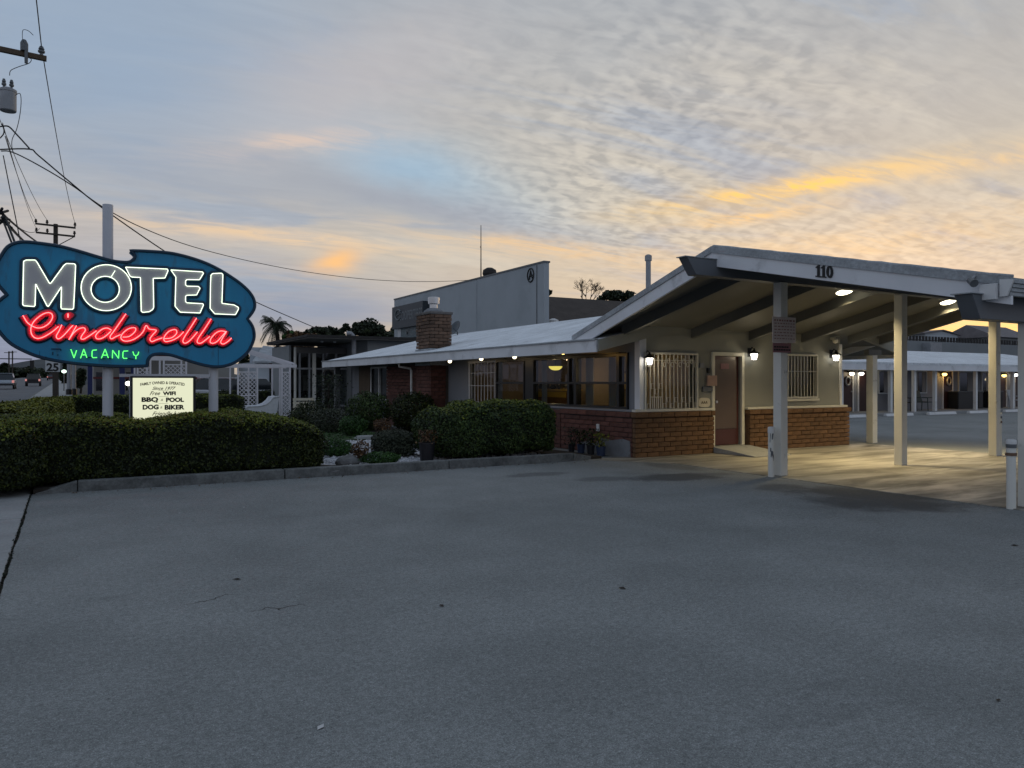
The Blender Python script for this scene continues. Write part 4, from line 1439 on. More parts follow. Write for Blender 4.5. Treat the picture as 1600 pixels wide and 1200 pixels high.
# house number on the rake
npl = (Fr - A).normalized()
rx0 = A.x + 0.02


def on_rake(px, py, push=0.0):
    r = ray(px, py)
    nh = Vector((Fr.y - A.y, -(Fr.x - A.x), 0)).normalized()
    o0 = A + Vector((0.02, 0, 0))
    d = (o0 - Vector((0, 0, EYE))).dot(nh) / Vector((r.x, r.y, r.z)).dot(nh)
    q = at(px, py, d)
    return q - nh * push * (1 if nh.x > 0 else -1)


def slab_one(cx, cy):
    w, h = 8.6, 19.0
    P = [(-.5, .5), (.5, .5), (.5, .40), (.22, .40), (.22, -.5), (-.02, -.5), (-.48, -.30), (-.44, -.22), (-.2, -.30), (-.2, .40), (-.5, .40)]
    return [(cx + x * w, cy + y * h + x * w * 0.10) for x, y in P]


num = thing("house_number", "black slab serif number 110 fixed to the canopy fascia", "house number", on_rake(1288, 424))
for px_ in (1279.5, 1287.5):
    pts = [on_rake(a, b, 0.004) for a, b in slab_one(px_, 423.5 + (px_ - 1279) * 0.1)]
    MB().prism(pts, (-0.012, 0, 0)).build("digit", "ink", num)
zo = MB()
k_ = 22
for ring_ in (0, 1):
    pass
outer = [on_rake(1297 + 5.2 * math.cos(a), 425.0 + 9.6 * math.sin(a) + 0.5 * math.cos(a), 0.016) for a in np.linspace(0, 6.2832, k_ + 1)[:-1]]
inner = [on_rake(1297 + 1.7 * math.cos(a), 425.0 + 6.9 * math.sin(a), 0.016) for a in np.linspace(0, 6.2832, k_ + 1)[:-1]]
for i in range(k_):
    j = (i + 1) % k_
    zo.prism([outer[i], outer[j], inner[j], inner[i]], (0.012, 0, 0))
zo.build("digit", "ink", num)
# small floodlight bracket on the rake's lower end
cm = thing("security_camera", "small white camera on a bracket near the low end of the canopy fascia", "camera", on_rake(1524, 444))
q = on_rake(1524, 441, 0.05)
MB().tube([q + Vector((0.05, 0, 0.08)), q + Vector((-0.03, 0, 0.03))], 0.015, 8).build("bracket", "metal_grey", cm)
MB().tube([q + Vector((-0.02, 0.03, 0.02)), q + Vector((-0.09, -0.06, -0.03))], [0.035, 0.045], 10).build("camera_housing", "metal_dark", cm)

# canopy downlights: square fittings flush under the deck
for i, (x, y, lb) in enumerate(((12.6, 9.36, "lit round ceiling light under the canopy, the nearer one right of the house number"), (16.0, 9.40, "lit round ceiling light under the canopy, the farther one by the beam end"))):
    z = czz(y) - 0.133
    t_ = thing("ceiling_light", lb, "ceiling light", (x, y, z), group="ceiling lights under the canopy")
    h = 0.15
    sl_ = SLB
    c4 = lambda e, dz: [(x + sx * e, y + sy * e, z - sy * e * sl_ + dz) for sx, sy in ((-1, -1), (1, -1), (1, 1), (-1, 1))]
    disc = lambda e, dz: [(x + e * math.cos(a), y + e * math.sin(a), z - e * math.sin(a) * sl_ + dz) for a in np.linspace(0, 6.2832, 25)[:-1]]
    MB().prism(disc(h + 0.02, 0.002), (0, 0, -0.03)).build("frame", "white_paint", t_)
    dm = MB()
    rings = [disc(h * k, -0.031 - 0.05 * (1 - k * k) ** 0.5) for k in (1.0, 0.95, 0.8, 0.55, 0.25)]
    for r0, r1 in zip(rings[:-1], rings[1:]):
        o0 = len(dm.v)
        dm.v += [Vector(p_) for p_ in r0 + r1]
        dm.f += [(o0 + i, o0 + (i + 1) % 24, o0 + 24 + (i + 1) % 24, o0 + 24 + i) for i in range(24)]
    o0 = len(dm.v)
    dm.v += [Vector(p_) for p_ in rings[-1]]
    dm.f.append(tuple(range(o0, o0 + 24)))
    dm.build("diffuser", "downlight", t_, smooth=True)
    l = bpy.data.lights.new("downlight", "AREA")
    l.shape = "SQUARE"
    l.size = 0.36
    l.energy = 66
    l.spread = rad(118)
    l.color = (1.0, 0.79, 0.42)
    lo = bpy.data.objects.new("downlight", l)
    COL.objects.link(lo)
    lo.parent = t_
    lo.location = (0, 0, -0.10)

# --- carriage lanterns on the door wall
lan = [(9.98, 1005, 550, "lit black carriage lantern at the corner, left of the ornate barred window"),
       (None, 1183, 556, "lit black carriage lantern right of the maroon door"),
       (None, 1311, 558, "lit black carriage lantern at the far right end of the office wall")]
lanterns = []
for i, (x, px_, py__, lb) in enumerate(lan):
    q = ony(px_ - (4 if i else -1), py__, DW - 0.16)
    q.z = 1.93 if i == 0 else q.z
    if i == 0:
        q.x = 9.99
    t_ = thing("wall_lantern", lb, "wall lantern", (q.x, DW, q.z), group="carriage lanterns on the office wall")
    c = Vector((0, -0.17, 0))
    MB().lathe(c, [(0.15, 0.055), (0.14, 0.075), (0.06, 0.115), (0.025, 0.15), (0.018, 0.19)], 8).build("lantern_roof", "black_metal", t_, local=True)
    MB().tube([(0, -0.01, 0.10), (0, -0.10, 0.22), (0, -0.17, 0.17)], 0.012, 6).build("lantern_arm", "black_metal", t_, local=True)
    MB().box(-0.045, 0.045, -0.02, -0.001, -0.02, 0.20).build("back_plate", "black_metal", t_, local=True)
    fr = MB()
    for a in np.linspace(0, 6.2832, 7)[:-1]:
        fr.bar(c + Vector((0.095 * math.cos(a), 0.095 * math.sin(a), 0.055)), c + Vector((0.06 * math.cos(a), 0.06 * math.sin(a), -0.10)), 0.010)
    fr.lathe(c, [(0.064, -0.115), (0.066, -0.10)], 6)
    fr.build("lantern_frame", "black_metal", t_, local=True)
    MB().lathe(c, [(0.056, -0.098), (0.088, 0.05)], 6).build("lantern_glass", "lamp_white", t_, local=True)
    lo = point_lamp("bulb", Vector((q.x, DW, q.z)) + Vector((0, -0.30, -0.02)), 3.6, (1.0, 0.86, 0.58), 0.06, t_)
    t_.scale = (0.88, 0.88, 0.88)
    lanterns.append(t_)

# --- small floodlights under the street side eave
fls = [(703, 564, "lamp_warm", "small lit eave spotlight nearest the chimney"), (752, 560, "lamp_warm", "small lit eave spotlight above the narrow barred window"),
       (804, 557, "lamp_warm", "small lit eave spotlight above the left picture window"), (880, 550, "lamp_orange", "orange lit eave spotlight above the middle picture window")]
for px_, py__, mt_, lb in fls:
    q = onx(px_, py__, 9.15)
    t_ = thing("eave_spotlight", lb, "spotlight", (q.x, q.y, q.z), group="spotlights under the eave")
    MB().tube([(0.02, 0, 0.10), (0.0, 0, 0.04)], 0.012, 6).build("stem", "black_metal", t_, local=True)
    d = Vector((-0.5, -0.6, -0.55)).normalized()
    MB().tube([-d * 0.09, d * 0.0], [0.03, 0.055], 12).build("lamp_housing", "black_metal", t_, local=True)
    MB().tube([d * 0.001, d * 0.035], [0.052, 0.045], 12).build("bulb_face", mt_, t_, local=True, smooth=True)
    point_lamp("bulb", q + d * 0.10, 1.3 if mt_ == "lamp_warm" else 3.0, (1.0, 0.72, 0.4) if mt_ == "lamp_warm" else (1, 0.55, 0.15), 0.03, t_)

dome = thing("dome_camera", "white dome camera hanging at the end of the office wall under the canopy", "camera", ony(1305, 532, DW - 0.1))
q = ony(1305, 532, DW - 0.12)
MB().lathe(q, [(0.01, -0.075), (0.05, -0.055), (0.065, 0.0), (0.065, 0.04)], 12).build("dome", "bar_white", dome, smooth=True)
MB().bar(q + Vector((0, 0.0, 0.05)), q + Vector((0, 0.119, 0.05)), 0.05).build("bracket", "bar_white", dome)

# notice on the near post
nq = ony(1224, 523, 8.40)
nt = thing("post_notice", "tall white notice of red lines wired to the near canopy post", "notice", (9.86, 8.40, 2.1))
c0, c1 = ony(1207, 523, 8.40).x, ony(1243, 523, 8.40).x
zt, zb = ony(1225, 495.5, 8.40).z, ony(1225, 535.5, 8.40).z
zq = ony(1225, 551, 8.40).z
MB().box(c0, c1, 8.395, 8.405, zb, zt).build("board", "notice", nt)
MB().box(c0 + 0.01, c1 - 0.11, 8.394, 8.404, zq, zb - 0.006).build("tow_panel", "notice_red", nt)
ln = MB()
rr = random.Random(4)
for k in range(7):
    z = zt - 0.055 - k * (zt - zb - 0.07) / 7
    x = c0 + 0.035
    hgt = 0.026 if k == 0 else 0.013
    while x < c1 - 0.06:
        w_l = rr.uniform(0.02, 0.06)
        ln.box(x, min(x + w_l, c1 - 0.03), 8.391, 8.394, z - hgt / 2, z + hgt / 2)
        x += w_l + 0.028
ln.build("print", "ink_red", nt)
ln = MB()
for z0_, z1_ in ((zq + 0.075, zq + 0.10), (zq + 0.03, zq + 0.055)):
    x = c0 + 0.025
    while x < c1 - 0.17:
        w_l = rr.uniform(0.03, 0.06)
        ln.box(x, x + w_l, 8.390, 8.393, z0_, z1_)
        x += w_l + 0.012
ln.build("print", "ink", nt)


# --- bollards
def bollard(px_, py__, h, label, band=False, r=0.054):
    q = onz(px_, py__)
    t_ = thing("bollard", label, "bollard", (q.x, q.y, 0), group="steel bollards round the canopy drive")
    MB().cyl(0, 0, 0.0, h - 0.10, r * 0.9, 18).build("pipe", "post_paint", t_, local=True, smooth=False)
    MB().lathe((0, 0, h - 0.099), [(r, 0), (r, 0.08), (r * 0.9, 0.098), (r * 0.4, 0.105)], 18).build("cap", "white_paint", t_, local=True)
    chips = MB()
    for k in range(7):
        a = rad(200 + rr.uniform(-5, 75))
        z = rr.uniform(h * 0.35, h * 0.92)
        for j in range(3):
            zz = z + j * 0.03 * rr.uniform(-1, 1)
            aa = a + rr.uniform(-0.15, 0.15)
            n1, w_ = r * 0.9 + 0.0015, rr.uniform(0.1, 0.22)
            P = [(n1 * math.cos(aa + s * w_), n1 * math.sin(aa + s * w_), zz + dz) for s, dz in ((-1, -.02), (0, -.035), (1, -.01), (0.8, .03), (-.6, .035))]
            chips.add(P, [(0, 1, 2, 3, 4)])
    if not band:
        chips.build("worn_paint", "metal_dark", t_, local=True)
    else:
        MB().lathe((0, 0, h - 0.19), [(r * 1.08, 0), (r * 1.08, 0.035)], 18).build("rusty_band", "brick_old", t_, local=True)
        MB().lathe((0, 0, h - 0.098), [(r * 1.02, 0), (r * 1.02, 0.045)], 18).build("dark_band", "metal_dark", t_, local=True)
    return t_


bollard(1205, 745, 0.79, "chipped white bollard beside the near canopy post")
bollard(1580, 795, 0.82, "white bollard with a rusty band by the rightmost canopy post", True, 0.056)
bollard(1561, 712, 0.86, "grey white bollard behind the third canopy post by the rear lot", True)

# rooftop pieces
vp = thing("vent_pipe", "tall grey capped vent pipe standing on the roof behind the canopy", "vent pipe", (11.9, 14.4, 2.9))
q = at(1013, 445, 18.4)
MB().cyl(q.x, q.y, 2.8, 4.45, 0.062, 14).build("pipe", "metal_grey", vp)
MB().lathe((q.x, q.y, 4.40), [(0.085, 0), (0.085, 0.12), (0.04, 0.15)], 14).build("cap", "metal_grey", vp)
q = onx(713, 522, 13.2)
dsh = thing("satellite_dish", "dark grey satellite dish on the roof right of the chimney", "satellite dish", q)
dd_ = Vector((-0.75, -0.1, 0.45)).normalized()
zz_ = Matrix.Rotation(0, 4, "X")
quat = dd_.to_track_quat("Z", "Y")
mbd = MB()
n_ = 16
prof = [(0.02, 0.0), (0.14, 0.015), (0.26, 0.06), (0.33, 0.11)]
tmp = MB().lathe((0, 0, 0), prof + [(0.33, 0.12), (0.25, 0.075), (0.02, 0.015)], n_)
mbd.add([q + Vector((0, 0, 0.18)) + quat @ p_ for p_ in tmp.v], tmp.f)
mbd.build("dish", "dish_grey", dsh, smooth=True)
MB().tube([q + Vector((0.05, 0, -0.35)), q + Vector((0.05, 0, 0.05)), q + Vector((0, 0, 0.18))], 0.025, 6).build("mast", "metal_dark", dsh)
MB().tube([q + Vector((0, 0, 0.1)), q + Vector((0, 0, 0.18)) + dd_ * 0.4], 0.012, 6).build("feed_arm", "metal_dark", dsh)
P = [onx(px_, py__, 13.4) for px_, py__ in ((728, 524), (735, 523), (770, 517), (787, 518))]
tag(MB().tube(P, 0.02, 6).build("roof_conduit", "metal_dark", None), "thin dark conduit running along the roof ridge behind the dish", "conduit")

# ================================================================== NEON SIGN
SY = 13.84                # front of the sign cabinet; it stands across the pavement line
NRM = Vector((0, -1, 0))


def sg(px, py, push=0.0):
    return ony(px, py, SY) + NRM * push


def z1(pts):              # points read on a 3.478x enlargement
    return [(x / 3.478, 350 + y / 3.478) for x, y in pts]


def z3(pts):
    return [(x / 8.0, 390 + y / 8.0) for x, y in pts]


def z4(pts):
    return [(190 + x / 7.595, 390 + y / 7.595) for x, y in pts]


def z5(pts):
    return [(20 + x / 8.0, 480 + y / 8.0) for x, y in pts]


def z6(pts):
    return [(200 + x / 8.0, 480 + y / 8.0) for x, y in pts]


sign = thing("motel_sign", "big blue cloud shaped neon sign reading MOTEL on two pale posts in the hedge", "sign", (1.3, 14.0, 0.0))
outl = z1([(8, 170), (40, 125), (85, 103), (140, 97), (220, 105), (320, 120), (420, 145), (520, 175), (600, 198), (660, 207), (700, 207), (722, 195), (733, 178), (727, 163), (708, 145),
           (760, 146), (840, 150), (920, 157), (985, 170), (1050, 188), (1120, 213), (1190, 247), (1260, 290), (1315, 330), (1360, 375), (1383, 420), (1380, 465), (1345, 515), (1372, 555),
           (1382, 600), (1375, 640), (1350, 690), (1310, 730), (1260, 760), (1200, 775), (1140, 773), (1070, 757), (1000, 735), (940, 715), (880, 706), (830, 712), (806, 735), (800, 771),
           (700, 774), (600, 772), (500, 766), (400, 757), (300, 742), (200, 718), (110, 680), (50, 643), (0, 590), (-30, 540), (-40, 490), (-25, 440), (10, 405), (38, 385), (20, 365), (-5, 335),
           (-25, 290), (-25, 240), (-10, 200)])
corner = {14, 27, 42, 56}
sm = []
k_ = len(outl)
for i in range(k_):
    a, b, c, d = (Vector((*outl[(i + j) % k_], 0)) for j in (-1, 0, 1, 2))
    if i in corner or (i + 1) % k_ in corner:
        a = b if i in corner else a
        d = c if (i + 1) % k_ in corner else d
    for j in range(3):
        t_ = j / 3
        q = 0.5 * ((2 * b) + (c - a) * t_ + (2 * a - 5 * b + 4 * c - d) * t_ ** 2 + (3 * b - a - 3 * c + d) * t_ ** 3)
        sm.append((q.x, q.y))
face = [sg(x, y) for x, y in sm]
MB().prism(face, (0, 0.30, 0)).build("sign_cabinet", "sign_blue", sign)
MB().tube([p_ + NRM * 0.005 for p_ in face], 0.02, 6, closed=True, plane=NRM, flat=(0.026, 0.03)).build("sign_rim", "sign_navy", sign)
cab_edge = MB()
n_ = len(face)
cab_edge.f, cab_edge.v = [], []
cenf = sum(face, Vector()) / n_
outer = [p_ + (p_ - cenf).normalized() * 0.006 for p_ in face]
for p_ in outer:
    cab_edge.v += [p_ + Vector((0, 0.02, 0)), p_ + Vector((0, 0.29, 0))]
for i in range(n_):
    j = (i + 1) % n_
    cab_edge.f.append((2 * i, 2 * j, 2 * j + 1, 2 * i + 1))
cab_edge.build("sign_edge_band", "sign_navy", sign)
for px_, top in ((168.5, 320), (333.5, None)):
    b = ony(px_, 620, 14.0)
    zt = ony(px_, 320, 14.0).z if top else 2.4
    MB().tube([(b.x, 14.0, 0.0), (b.x, 14.0, zt)], 0.078, 18, cap=True).build("post", "sign_post", sign, smooth=False)
pa, pb = ony(190, 586.5, 13.97), ony(333, 586.5, 13.97)
MB().bar((0.72, 13.96, pa.z), (2.10, 13.96, pa.z), 0.05, 0.05).build("cross_bar", "sign_post", sign)
MB().bar((ony(203, 600, 13.96).x, 13.96, 0.3), (ony(203, 600, 13.96).x, 13.96, pa.z), 0.02).build("hanger", "sign_post", sign)


def px_path(pts, n=6, closed=False):
    return [(p_.x, p_.y) for p_ in smooth_path([(x, y, 0) for x, y in pts], n, closed)]


def corner_round(poly, r=1.0):
    out = []
    k = len(poly)
    for i in range(k):
        a, b, c = Vector(poly[i - 1]), Vector(poly[i]), Vector(poly[(i + 1) % k])
        u, v = (a - b), (c - b)
        ru, rv = min(r, u.length * 0.4), min(r, v.length * 0.4)
        p0, p1 = b + u.normalized() * ru, b + v.normalized() * rv
        for t_ in (0, 0.33, 0.67, 1):
            out.append(tuple((1 - t_) ** 2 * p0 + 2 * t_ * (1 - t_) * b + t_ * t_ * p1))
    return out


letters = {
    "M": z3([(297, 150), (330, 135), (440, 135), (462, 158), (622, 430), (638, 422), (800, 200), (830, 178), (930, 182), (945, 200), (935, 440), (920, 735), (905, 750), (770, 745), (762, 725), (768, 470), (605, 715), (590, 708), (448, 435), (440, 700), (428, 715), (300, 705), (285, 690)]),
    "T": z4([(45, 212), (540, 235), (548, 255), (510, 342), (372, 345), (378, 690), (365, 715), (325, 740), (250, 748), (230, 735), (220, 335), (118, 330), (96, 318)]),
    "E": z4([(580, 245), (955, 268), (967, 285), (920, 362), (770, 360), (755, 375), (755, 420), (770, 437), (905, 440), (927, 460), (885, 542), (770, 545), (755, 558), (755, 620), (770, 634), (960, 645), (967, 660), (925, 755), (690, 745), (630, 675), (640, 330)]),
    "L": z4([(1055, 305), (1075, 288), (1180, 283), (1197, 300), (1185, 640), (1330, 660), (1380, 688), (1380, 712), (1345, 775), (1100, 765), (1045, 700), (1050, 400)]),
}


def letter(name, poly):
    poly = corner_round(poly, 0.8)
    l_ = MB().prism([sg(x, y, 0.030) for x, y in poly], (0, 0.028, 0)).build("letter", "sign_letter", sign)
    MB().tube([sg(x, y, 0.016) for x, y in poly], 0.05, 6, closed=True, plane=NRM, flat=(0.052, 0.012)).build("letter_outline", "sign_navy", l_)
    MB().tube([sg(x, y, 0.048) for x, y in corner_round(poly, 0.3)], 0.0058, 6, closed=True).build("neon_tube", "neon_white", l_)


for k, poly in letters.items():
    letter(k, poly)
oc, oi = (165.8, 450.0, 39.2, 35.8), (164.2, 452.5, 22.0, 20.2)
ell = lambda e, k: (e[0] + e[2] * math.cos(k), e[1] + e[3] * math.sin(k))
ang = np.linspace(0, 2 * math.pi, 49)[:-1]
mo = MB()
for i in range(48):
    a, b = ang[i], ang[(i + 1) % 48]
    mo.prism([sg(*ell(oc, a), 0.030), sg(*ell(oc, b), 0.030), sg(*ell(oi, b), 0.030), sg(*ell(oi, a), 0.030)], (0, 0.028, 0))
lo_ = mo.build("letter", "sign_letter", sign)
for e in (oc, oi):
    MB().tube([sg(*ell(e, a), 0.016) for a in ang], 0.05, 6, closed=True, plane=NRM, flat=(0.052, 0.012)).build("letter_outline", "sign_navy", lo_)
    MB().tube([sg(*ell(e, a), 0.048) for a in ang], 0.0058, 6, closed=True).build("neon_tube", "neon_white", lo_)
MB().tube([sg(179.5, 423.5, 0.062), sg(173, 434, 0.062)], 0.005, 6).build("neon_tube", "neon_white", lo_)

# script line: each letter a fat red stroke with a dark outline and a neon tube along it
script = [
    z5([(130, 108), (180, 190), (240, 236), (310, 262), (380, 252), (450, 208), (493, 145), (492, 95), (452, 72), (390, 85), (320, 130), (260, 190), (230, 255), (232, 325), (262, 374), (312, 393), (372, 380), (440, 345), (510, 298), (572, 244)]),
    z5([(612, 225), (578, 300), (545, 362), (562, 397), (602, 384), (660, 330), (715, 268), (752, 230)]),
    z5([(795, 235), (748, 320), (702, 408)]),
    z5([(712, 392), (762, 322), (828, 272), (890, 262), (904, 296), (868, 348), (850, 392), (882, 402), (940, 370), (1000, 330), (1045, 298)]),
    z5([(1232, 292), (1180, 264), (1120, 276), (1062, 320), (1034, 362), (1050, 396), (1102, 394), (1160, 362), (1222, 306)]),
    z5([(1410, 88), (1332, 200), (1262, 300), (1214, 368), (1232, 398), (1282, 372), (1345, 345)]),
    z5([(1370, 376), (1450, 368), (1520, 312), (1532, 268), (1490, 260), (1430, 280), (1370, 332), (1348, 384), (1380, 420), (1440, 425), (1520, 398), (1590, 350)]),
    z6([(150, 350), (190, 300), (222, 232), (260, 275), (330, 285), (347, 300), (302, 350), (270, 400), (292, 432), (345, 412), (425, 385)]),
    z6([(450, 396), (540, 384), (600, 332), (597, 290), (560, 284), (500, 310), (450, 370), (446, 416), (480, 432), (560, 410), (630, 370), (690, 310)]),
    z6([(850, 140), (780, 250), (702, 370), (680, 430), (710, 452), (762, 422), (820, 360), (860, 312)]),
    z6([(1030, 150), (960, 260), (872, 390), (860, 440), (900, 452), (962, 412), (1015, 368)]),
    z6([(1210, 308), (1150, 300), (1090, 326), (1032, 390), (1020, 440), (1060, 452), (1112, 424), (1170, 360), (1222, 304), (1172, 390), (1150, 440), (1182, 462), (1240, 430), (1285, 388)]),
]
for i, st_ in enumerate(script):
    P = px_path(st_, 6)
    e = 0.0012 * (i % 3)
    ww = [1.0] * len(P)
    l_ = MB().tube([sg(x, y, 0.030 + e) for x, y in P], 0.04, 8, plane=NRM, flat=(0.051, 0.014)).build("script_letter", "sign_red", sign, smooth=True)
    MB().tube([sg(x, y, 0.010 + e) for x, y in P], 0.05, 8, plane=NRM, flat=(0.074, 0.014)).build("letter_outline", "sign_navy", l_, smooth=True)
    MB().tube([sg(x, y, 0.062 + 0.004 * (i % 2)) for x, y in P], 0.0056, 6).build("neon_tube", "neon_red", l_, smooth=True)
dotp = z5([(650, 150), (640, 110), (670, 72), (720, 66), (762, 88), (762, 110), (720, 150), (680, 166)])
dpp = px_path(dotp, 4, True)
l_ = MB().prism([sg(x, y, 0.044) for x, y in dpp], (0, 0.03, 0)).build("script_letter", "sign_red", sign)
MB().tube([sg(x, y, 0.012) for x, y in dpp], 0.03, 6, closed=True, plane=NRM, flat=(0.03, 0.012)).build("letter_outline", "sign_navy", l_)
for q in z5([(690, 100)]):
    MB().tube([sg(q[0], q[1] - 2, 0.066), sg(q[0], q[1] + 4, 0.066)], 0.0075, 6).build("neon_tube", "neon_red", l_)

vac = {
    "V": [[(725, 527), (765, 635), (797, 540)]],
    "A": [[(845, 640), (887, 525), (925, 632)], [(860, 597), (912, 597)]],
    "C": [[(1050, 535), (1000, 538), (990, 555), (988, 615), (1000, 632), (1052, 630)]],
    "A2": [[(1105, 640), (1152, 525), (1192, 636)], [(1120, 600), (1178, 600)]],
    "N": [[(1242, 640), (1246, 540), (1320, 640), (1325, 542)]],
    "C2": [[(1440, 548), (1385, 550), (1375, 565), (1373, 625), (1385, 641), (1428, 640)]],
    "Y": [[(1498, 555), (1512, 598), (1535, 610), (1560, 595), (1572, 558)], [(1535, 610), (1536, 650)]],
}
for k, strokes in vac.items():
    mb, bk = MB(), MB()
    for s in strokes:
        P = z5(s)
        dense = []
        for a, b in zip(P[:-1], P[1:]):
            dense += [(a[0] + (b[0] - a[0]) * t_, a[1] + (b[1] - a[1]) * t_) for t_ in (0, 0.08, 0.5, 0.92)]
        dense.append(P[-1])
        mb.tube([sg(x, y, 0.05) for x, y in dense], 0.0062, 6)
        for q in (P[0], P[-1]):
            bk.tube([sg(q[0], q[1], 0.0), sg(q[0], q[1], 0.05)], 0.006, 5)
    mb.build("neon_letter", "neon_green", sign, smooth=True)
    bk.build("tube_support", "sign_navy", sign)
bk = MB()
for a, b in (((925, 628), (985, 626)), ((1100, 642), (1160, 645)), ((1180, 632), (1240, 640)), ((1440, 640), (1510, 652)), ((480, 524), (600, 524)), ((600, 524), (602, 545)), ((500, 560), (500, 600)), ((560, 590), (566, 606)), ((410, 620), (420, 632))):
    (xa, ya), (xb, yb) = z5([a, b])
    bk.tube([sg(xa, ya, 0.03), sg(xb, yb, 0.03)], 0.009, 5)
bk.build("tube_bracket", "sign_navy", sign)
for q in ((180, 566), (20, 540), (300, 405)):   # seams of the sheet metal
    pass
for sx_ in (62.0, 232.0):
    MB().bar(sg(sx_, 548 if sx_ < 100 else 540, 0.001), sg(sx_, 560 if sx_ < 100 else 551, 0.001), 0.005, 0.004).build("sheet_seam", "sign_navy", sign)
MB().bar(sg(341.0, 505, 0.001), sg(341.0, 571, 0.001), 0.006, 0.004).build("sheet_seam", "sign_navy", sign)

# ---- lit message box under it
MY = 13.80
box_l, box_r = ony(207.5, 620, MY), ony(301.5, 620, MY)
bz1, bz0 = ony(207, 590.5, MY).z, ony(210, 656, MY).z
lb = thing("message_board", "lit cream message box listing wifi, BBQ and pool below the neon sign", "sign", ((box_l.x + box_r.x) / 2, 13.9, 0.0))
MB().box(box_l.x, box_r.x, MY, MY + 0.18, bz0, bz1).build("light_panel", "lightbox", lb)
fr = MB()
for (a, b, c, d) in ((box_l.x - 0.03, box_l.x - 0.001, bz0 - 0.03, bz1 + 0.03), (box_r.x + 0.001, box_r.x + 0.04, bz0 - 0.03, bz1 + 0.03), (box_l.x - 0.001, box_r.x + 0.001, bz1 + 0.001, bz1 + 0.03), (box_l.x - 0.001, box_r.x + 0.001, bz0 - 0.03, bz0 - 0.001)):
    fr.box(a, b, MY - 0.02, MY + 0.20, c, d)
fr.build("frame", "black_paint", lb)
MB().box(0.95, 1.0, 13.9, 13.95, 0.0, bz0 - 0.03).build("leg", "black_paint", lb)
MB().box(1.62, 1.67, 13.9, 13.95, 0.0, bz0 - 0.03).build("leg", "black_paint", lb)
q0 = lambda x, y: (200 + x / 14.55, 580 + y / 14.55)
s14 = (ony(q0(1000, 600)[0], 620, MY).x - ony(q0(600, 600)[0], 620, MY).x) / 400.0
zs = 12.6 / FPX / 14.55


def msg(txt, x, y, h, w, bold=0.0, shear=0.0, mat="ink", warp=None, name="lettering"):
    o_ = ony(*q0(x, y), MY - 0.006)
    return text_on(txt, name, mat, lb, o_, (1, 0, 0), (0, 0, 1), h * zs / 0.70, bold * 0.001, shear, 1.0, warp, w * s14)


arc = lambda x: -0.28 * x * x
msg("FAMILY OWNED & OPERATED", 790, 265, 62, 1010, 2.0, 0.0, "ink_brown", arc)
msg("Since 1977", 800, 392, 70, 540, 1.5, 0.45, "ink_brown")
msg("Free", 600, 505, 90, 240, 1.2, 0.5, "ink_brown")
msg("WIFI", 945, 508, 78, 300, 4.5)
msg("BBQ", 495, 650, 95, 375, 5.5)
msg("&", 765, 655, 50, 55, 0.0, 0.3, "ink_brown")
msg("POOL", 1065, 655, 92, 415, 5.5)
msg("DOG", 515, 822, 98, 360, 5.5)
msg("&", 750, 825, 50, 50, 0.0, 0.3, "ink_brown")
msg("BIKER", 1050, 825, 98, 460, 5.5)
msg("Friendly !", 800, 965, 90, 540, 1.2, 0.5, "ink_brown")
for y in (440, 575, 735):
    a_, b_ = ony(*q0(690, y), MY - 0.005), ony(*q0(920, y), MY - 0.005)
    MB().bar(a_, b_, 0.004, 0.004).build("rule_line", "ink_brown", lb)

# ================================================================== PLANTING
bmp = lambda X: 0.055 * np.exp(-((X - 0.55) / 0.75) ** 2) - 0.10 * np.exp(-((X + 0.05) / 0.45) ** 2) - 0.03 - 0.20 * np.clip((X - 1.25) / 1.25, 0, 1) ** 1.5
hedge("hedge", "long clipped dark hedge along the kerb below the neon sign", "hedge", (1.18, 13.62, 0.05), (2.52, 1.32, 0.465), 0, "leaf_hedge", 0.021, 3600, 8.0, 0.055, 2.2, "clipped hedges", 1, bump=bmp, lit_tops=1500)
hedge("hedge", "dark hedge stub bulging over the pavement at the long hedge's street end", "hedge", (-1.25, 13.0, 0.03), (1.05, 1.2, 0.45), rad(-6), "leaf_hedge", 0.021, 3600, 4.5, 0.06, 2.2, "clipped hedges", 31, lit_tops=1500)
hedge("hedge", "yellow green hedge running back along the pavement at the street edge", "hedge", (-0.62, 21.2, 0.05), (0.50, 5.8, 0.50), rad(-3.5), "leaf_gold", 0.032, 1700, 7.0, 0.05, 1.8, "clipped hedges", 2)
hedge("hedge", "dark hedge across the lawn behind the two sign posts", "hedge", (2.55, 27.8, 0.05), (2.7, 0.6, 0.50), 0, "leaf_hedge", 0.034, 1300, 7.0, 0.05, 1.8, "clipped hedges", 3, lit_tops=500)
hedge("hedge", "squared green box hedge in front of the office windows", "hedge", (7.12, 13.28, 0.05), (1.33, 0.88, 0.52), 0, "leaf_box", 0.023, 3400, 3.8, 0.09, 2.4, "clipped hedges", 4, lit_tops=700)
bush("shrub", "rounded olive shrub left of the pair by the chimney", "shrub", (7.75, 22.0, 0.05), (0.68, 0.7, 0.58), "leaf_box", 0.030, 7000, "garden shrubs", 5, 0.08)
bush("shrub", "wide near black shrub under the brick chimney breast", "shrub", (8.75, 20.9, 0.05), (0.72, 0.72, 0.58), "leaf_hedge", 0.030, 8000, "garden shrubs", 6, 0.08)
hedge("shrub", "low clipped oval shrub beside the black pot", "shrub", (5.42, 13.95, 0.05), (0.40, 0.36, 0.255), 0, "leaf_grey", 0.018, 3800, 3.0, 0.03, 5.0, "garden shrubs", 7)
bush("shrub", "bright green mound between the long hedge and the white gravel", "shrub", (4.50, 14.6, 0.05), (0.34, 0.32, 0.17), "leaf_green", 0.020, 3200, "garden shrubs", 8, 0.12, False)
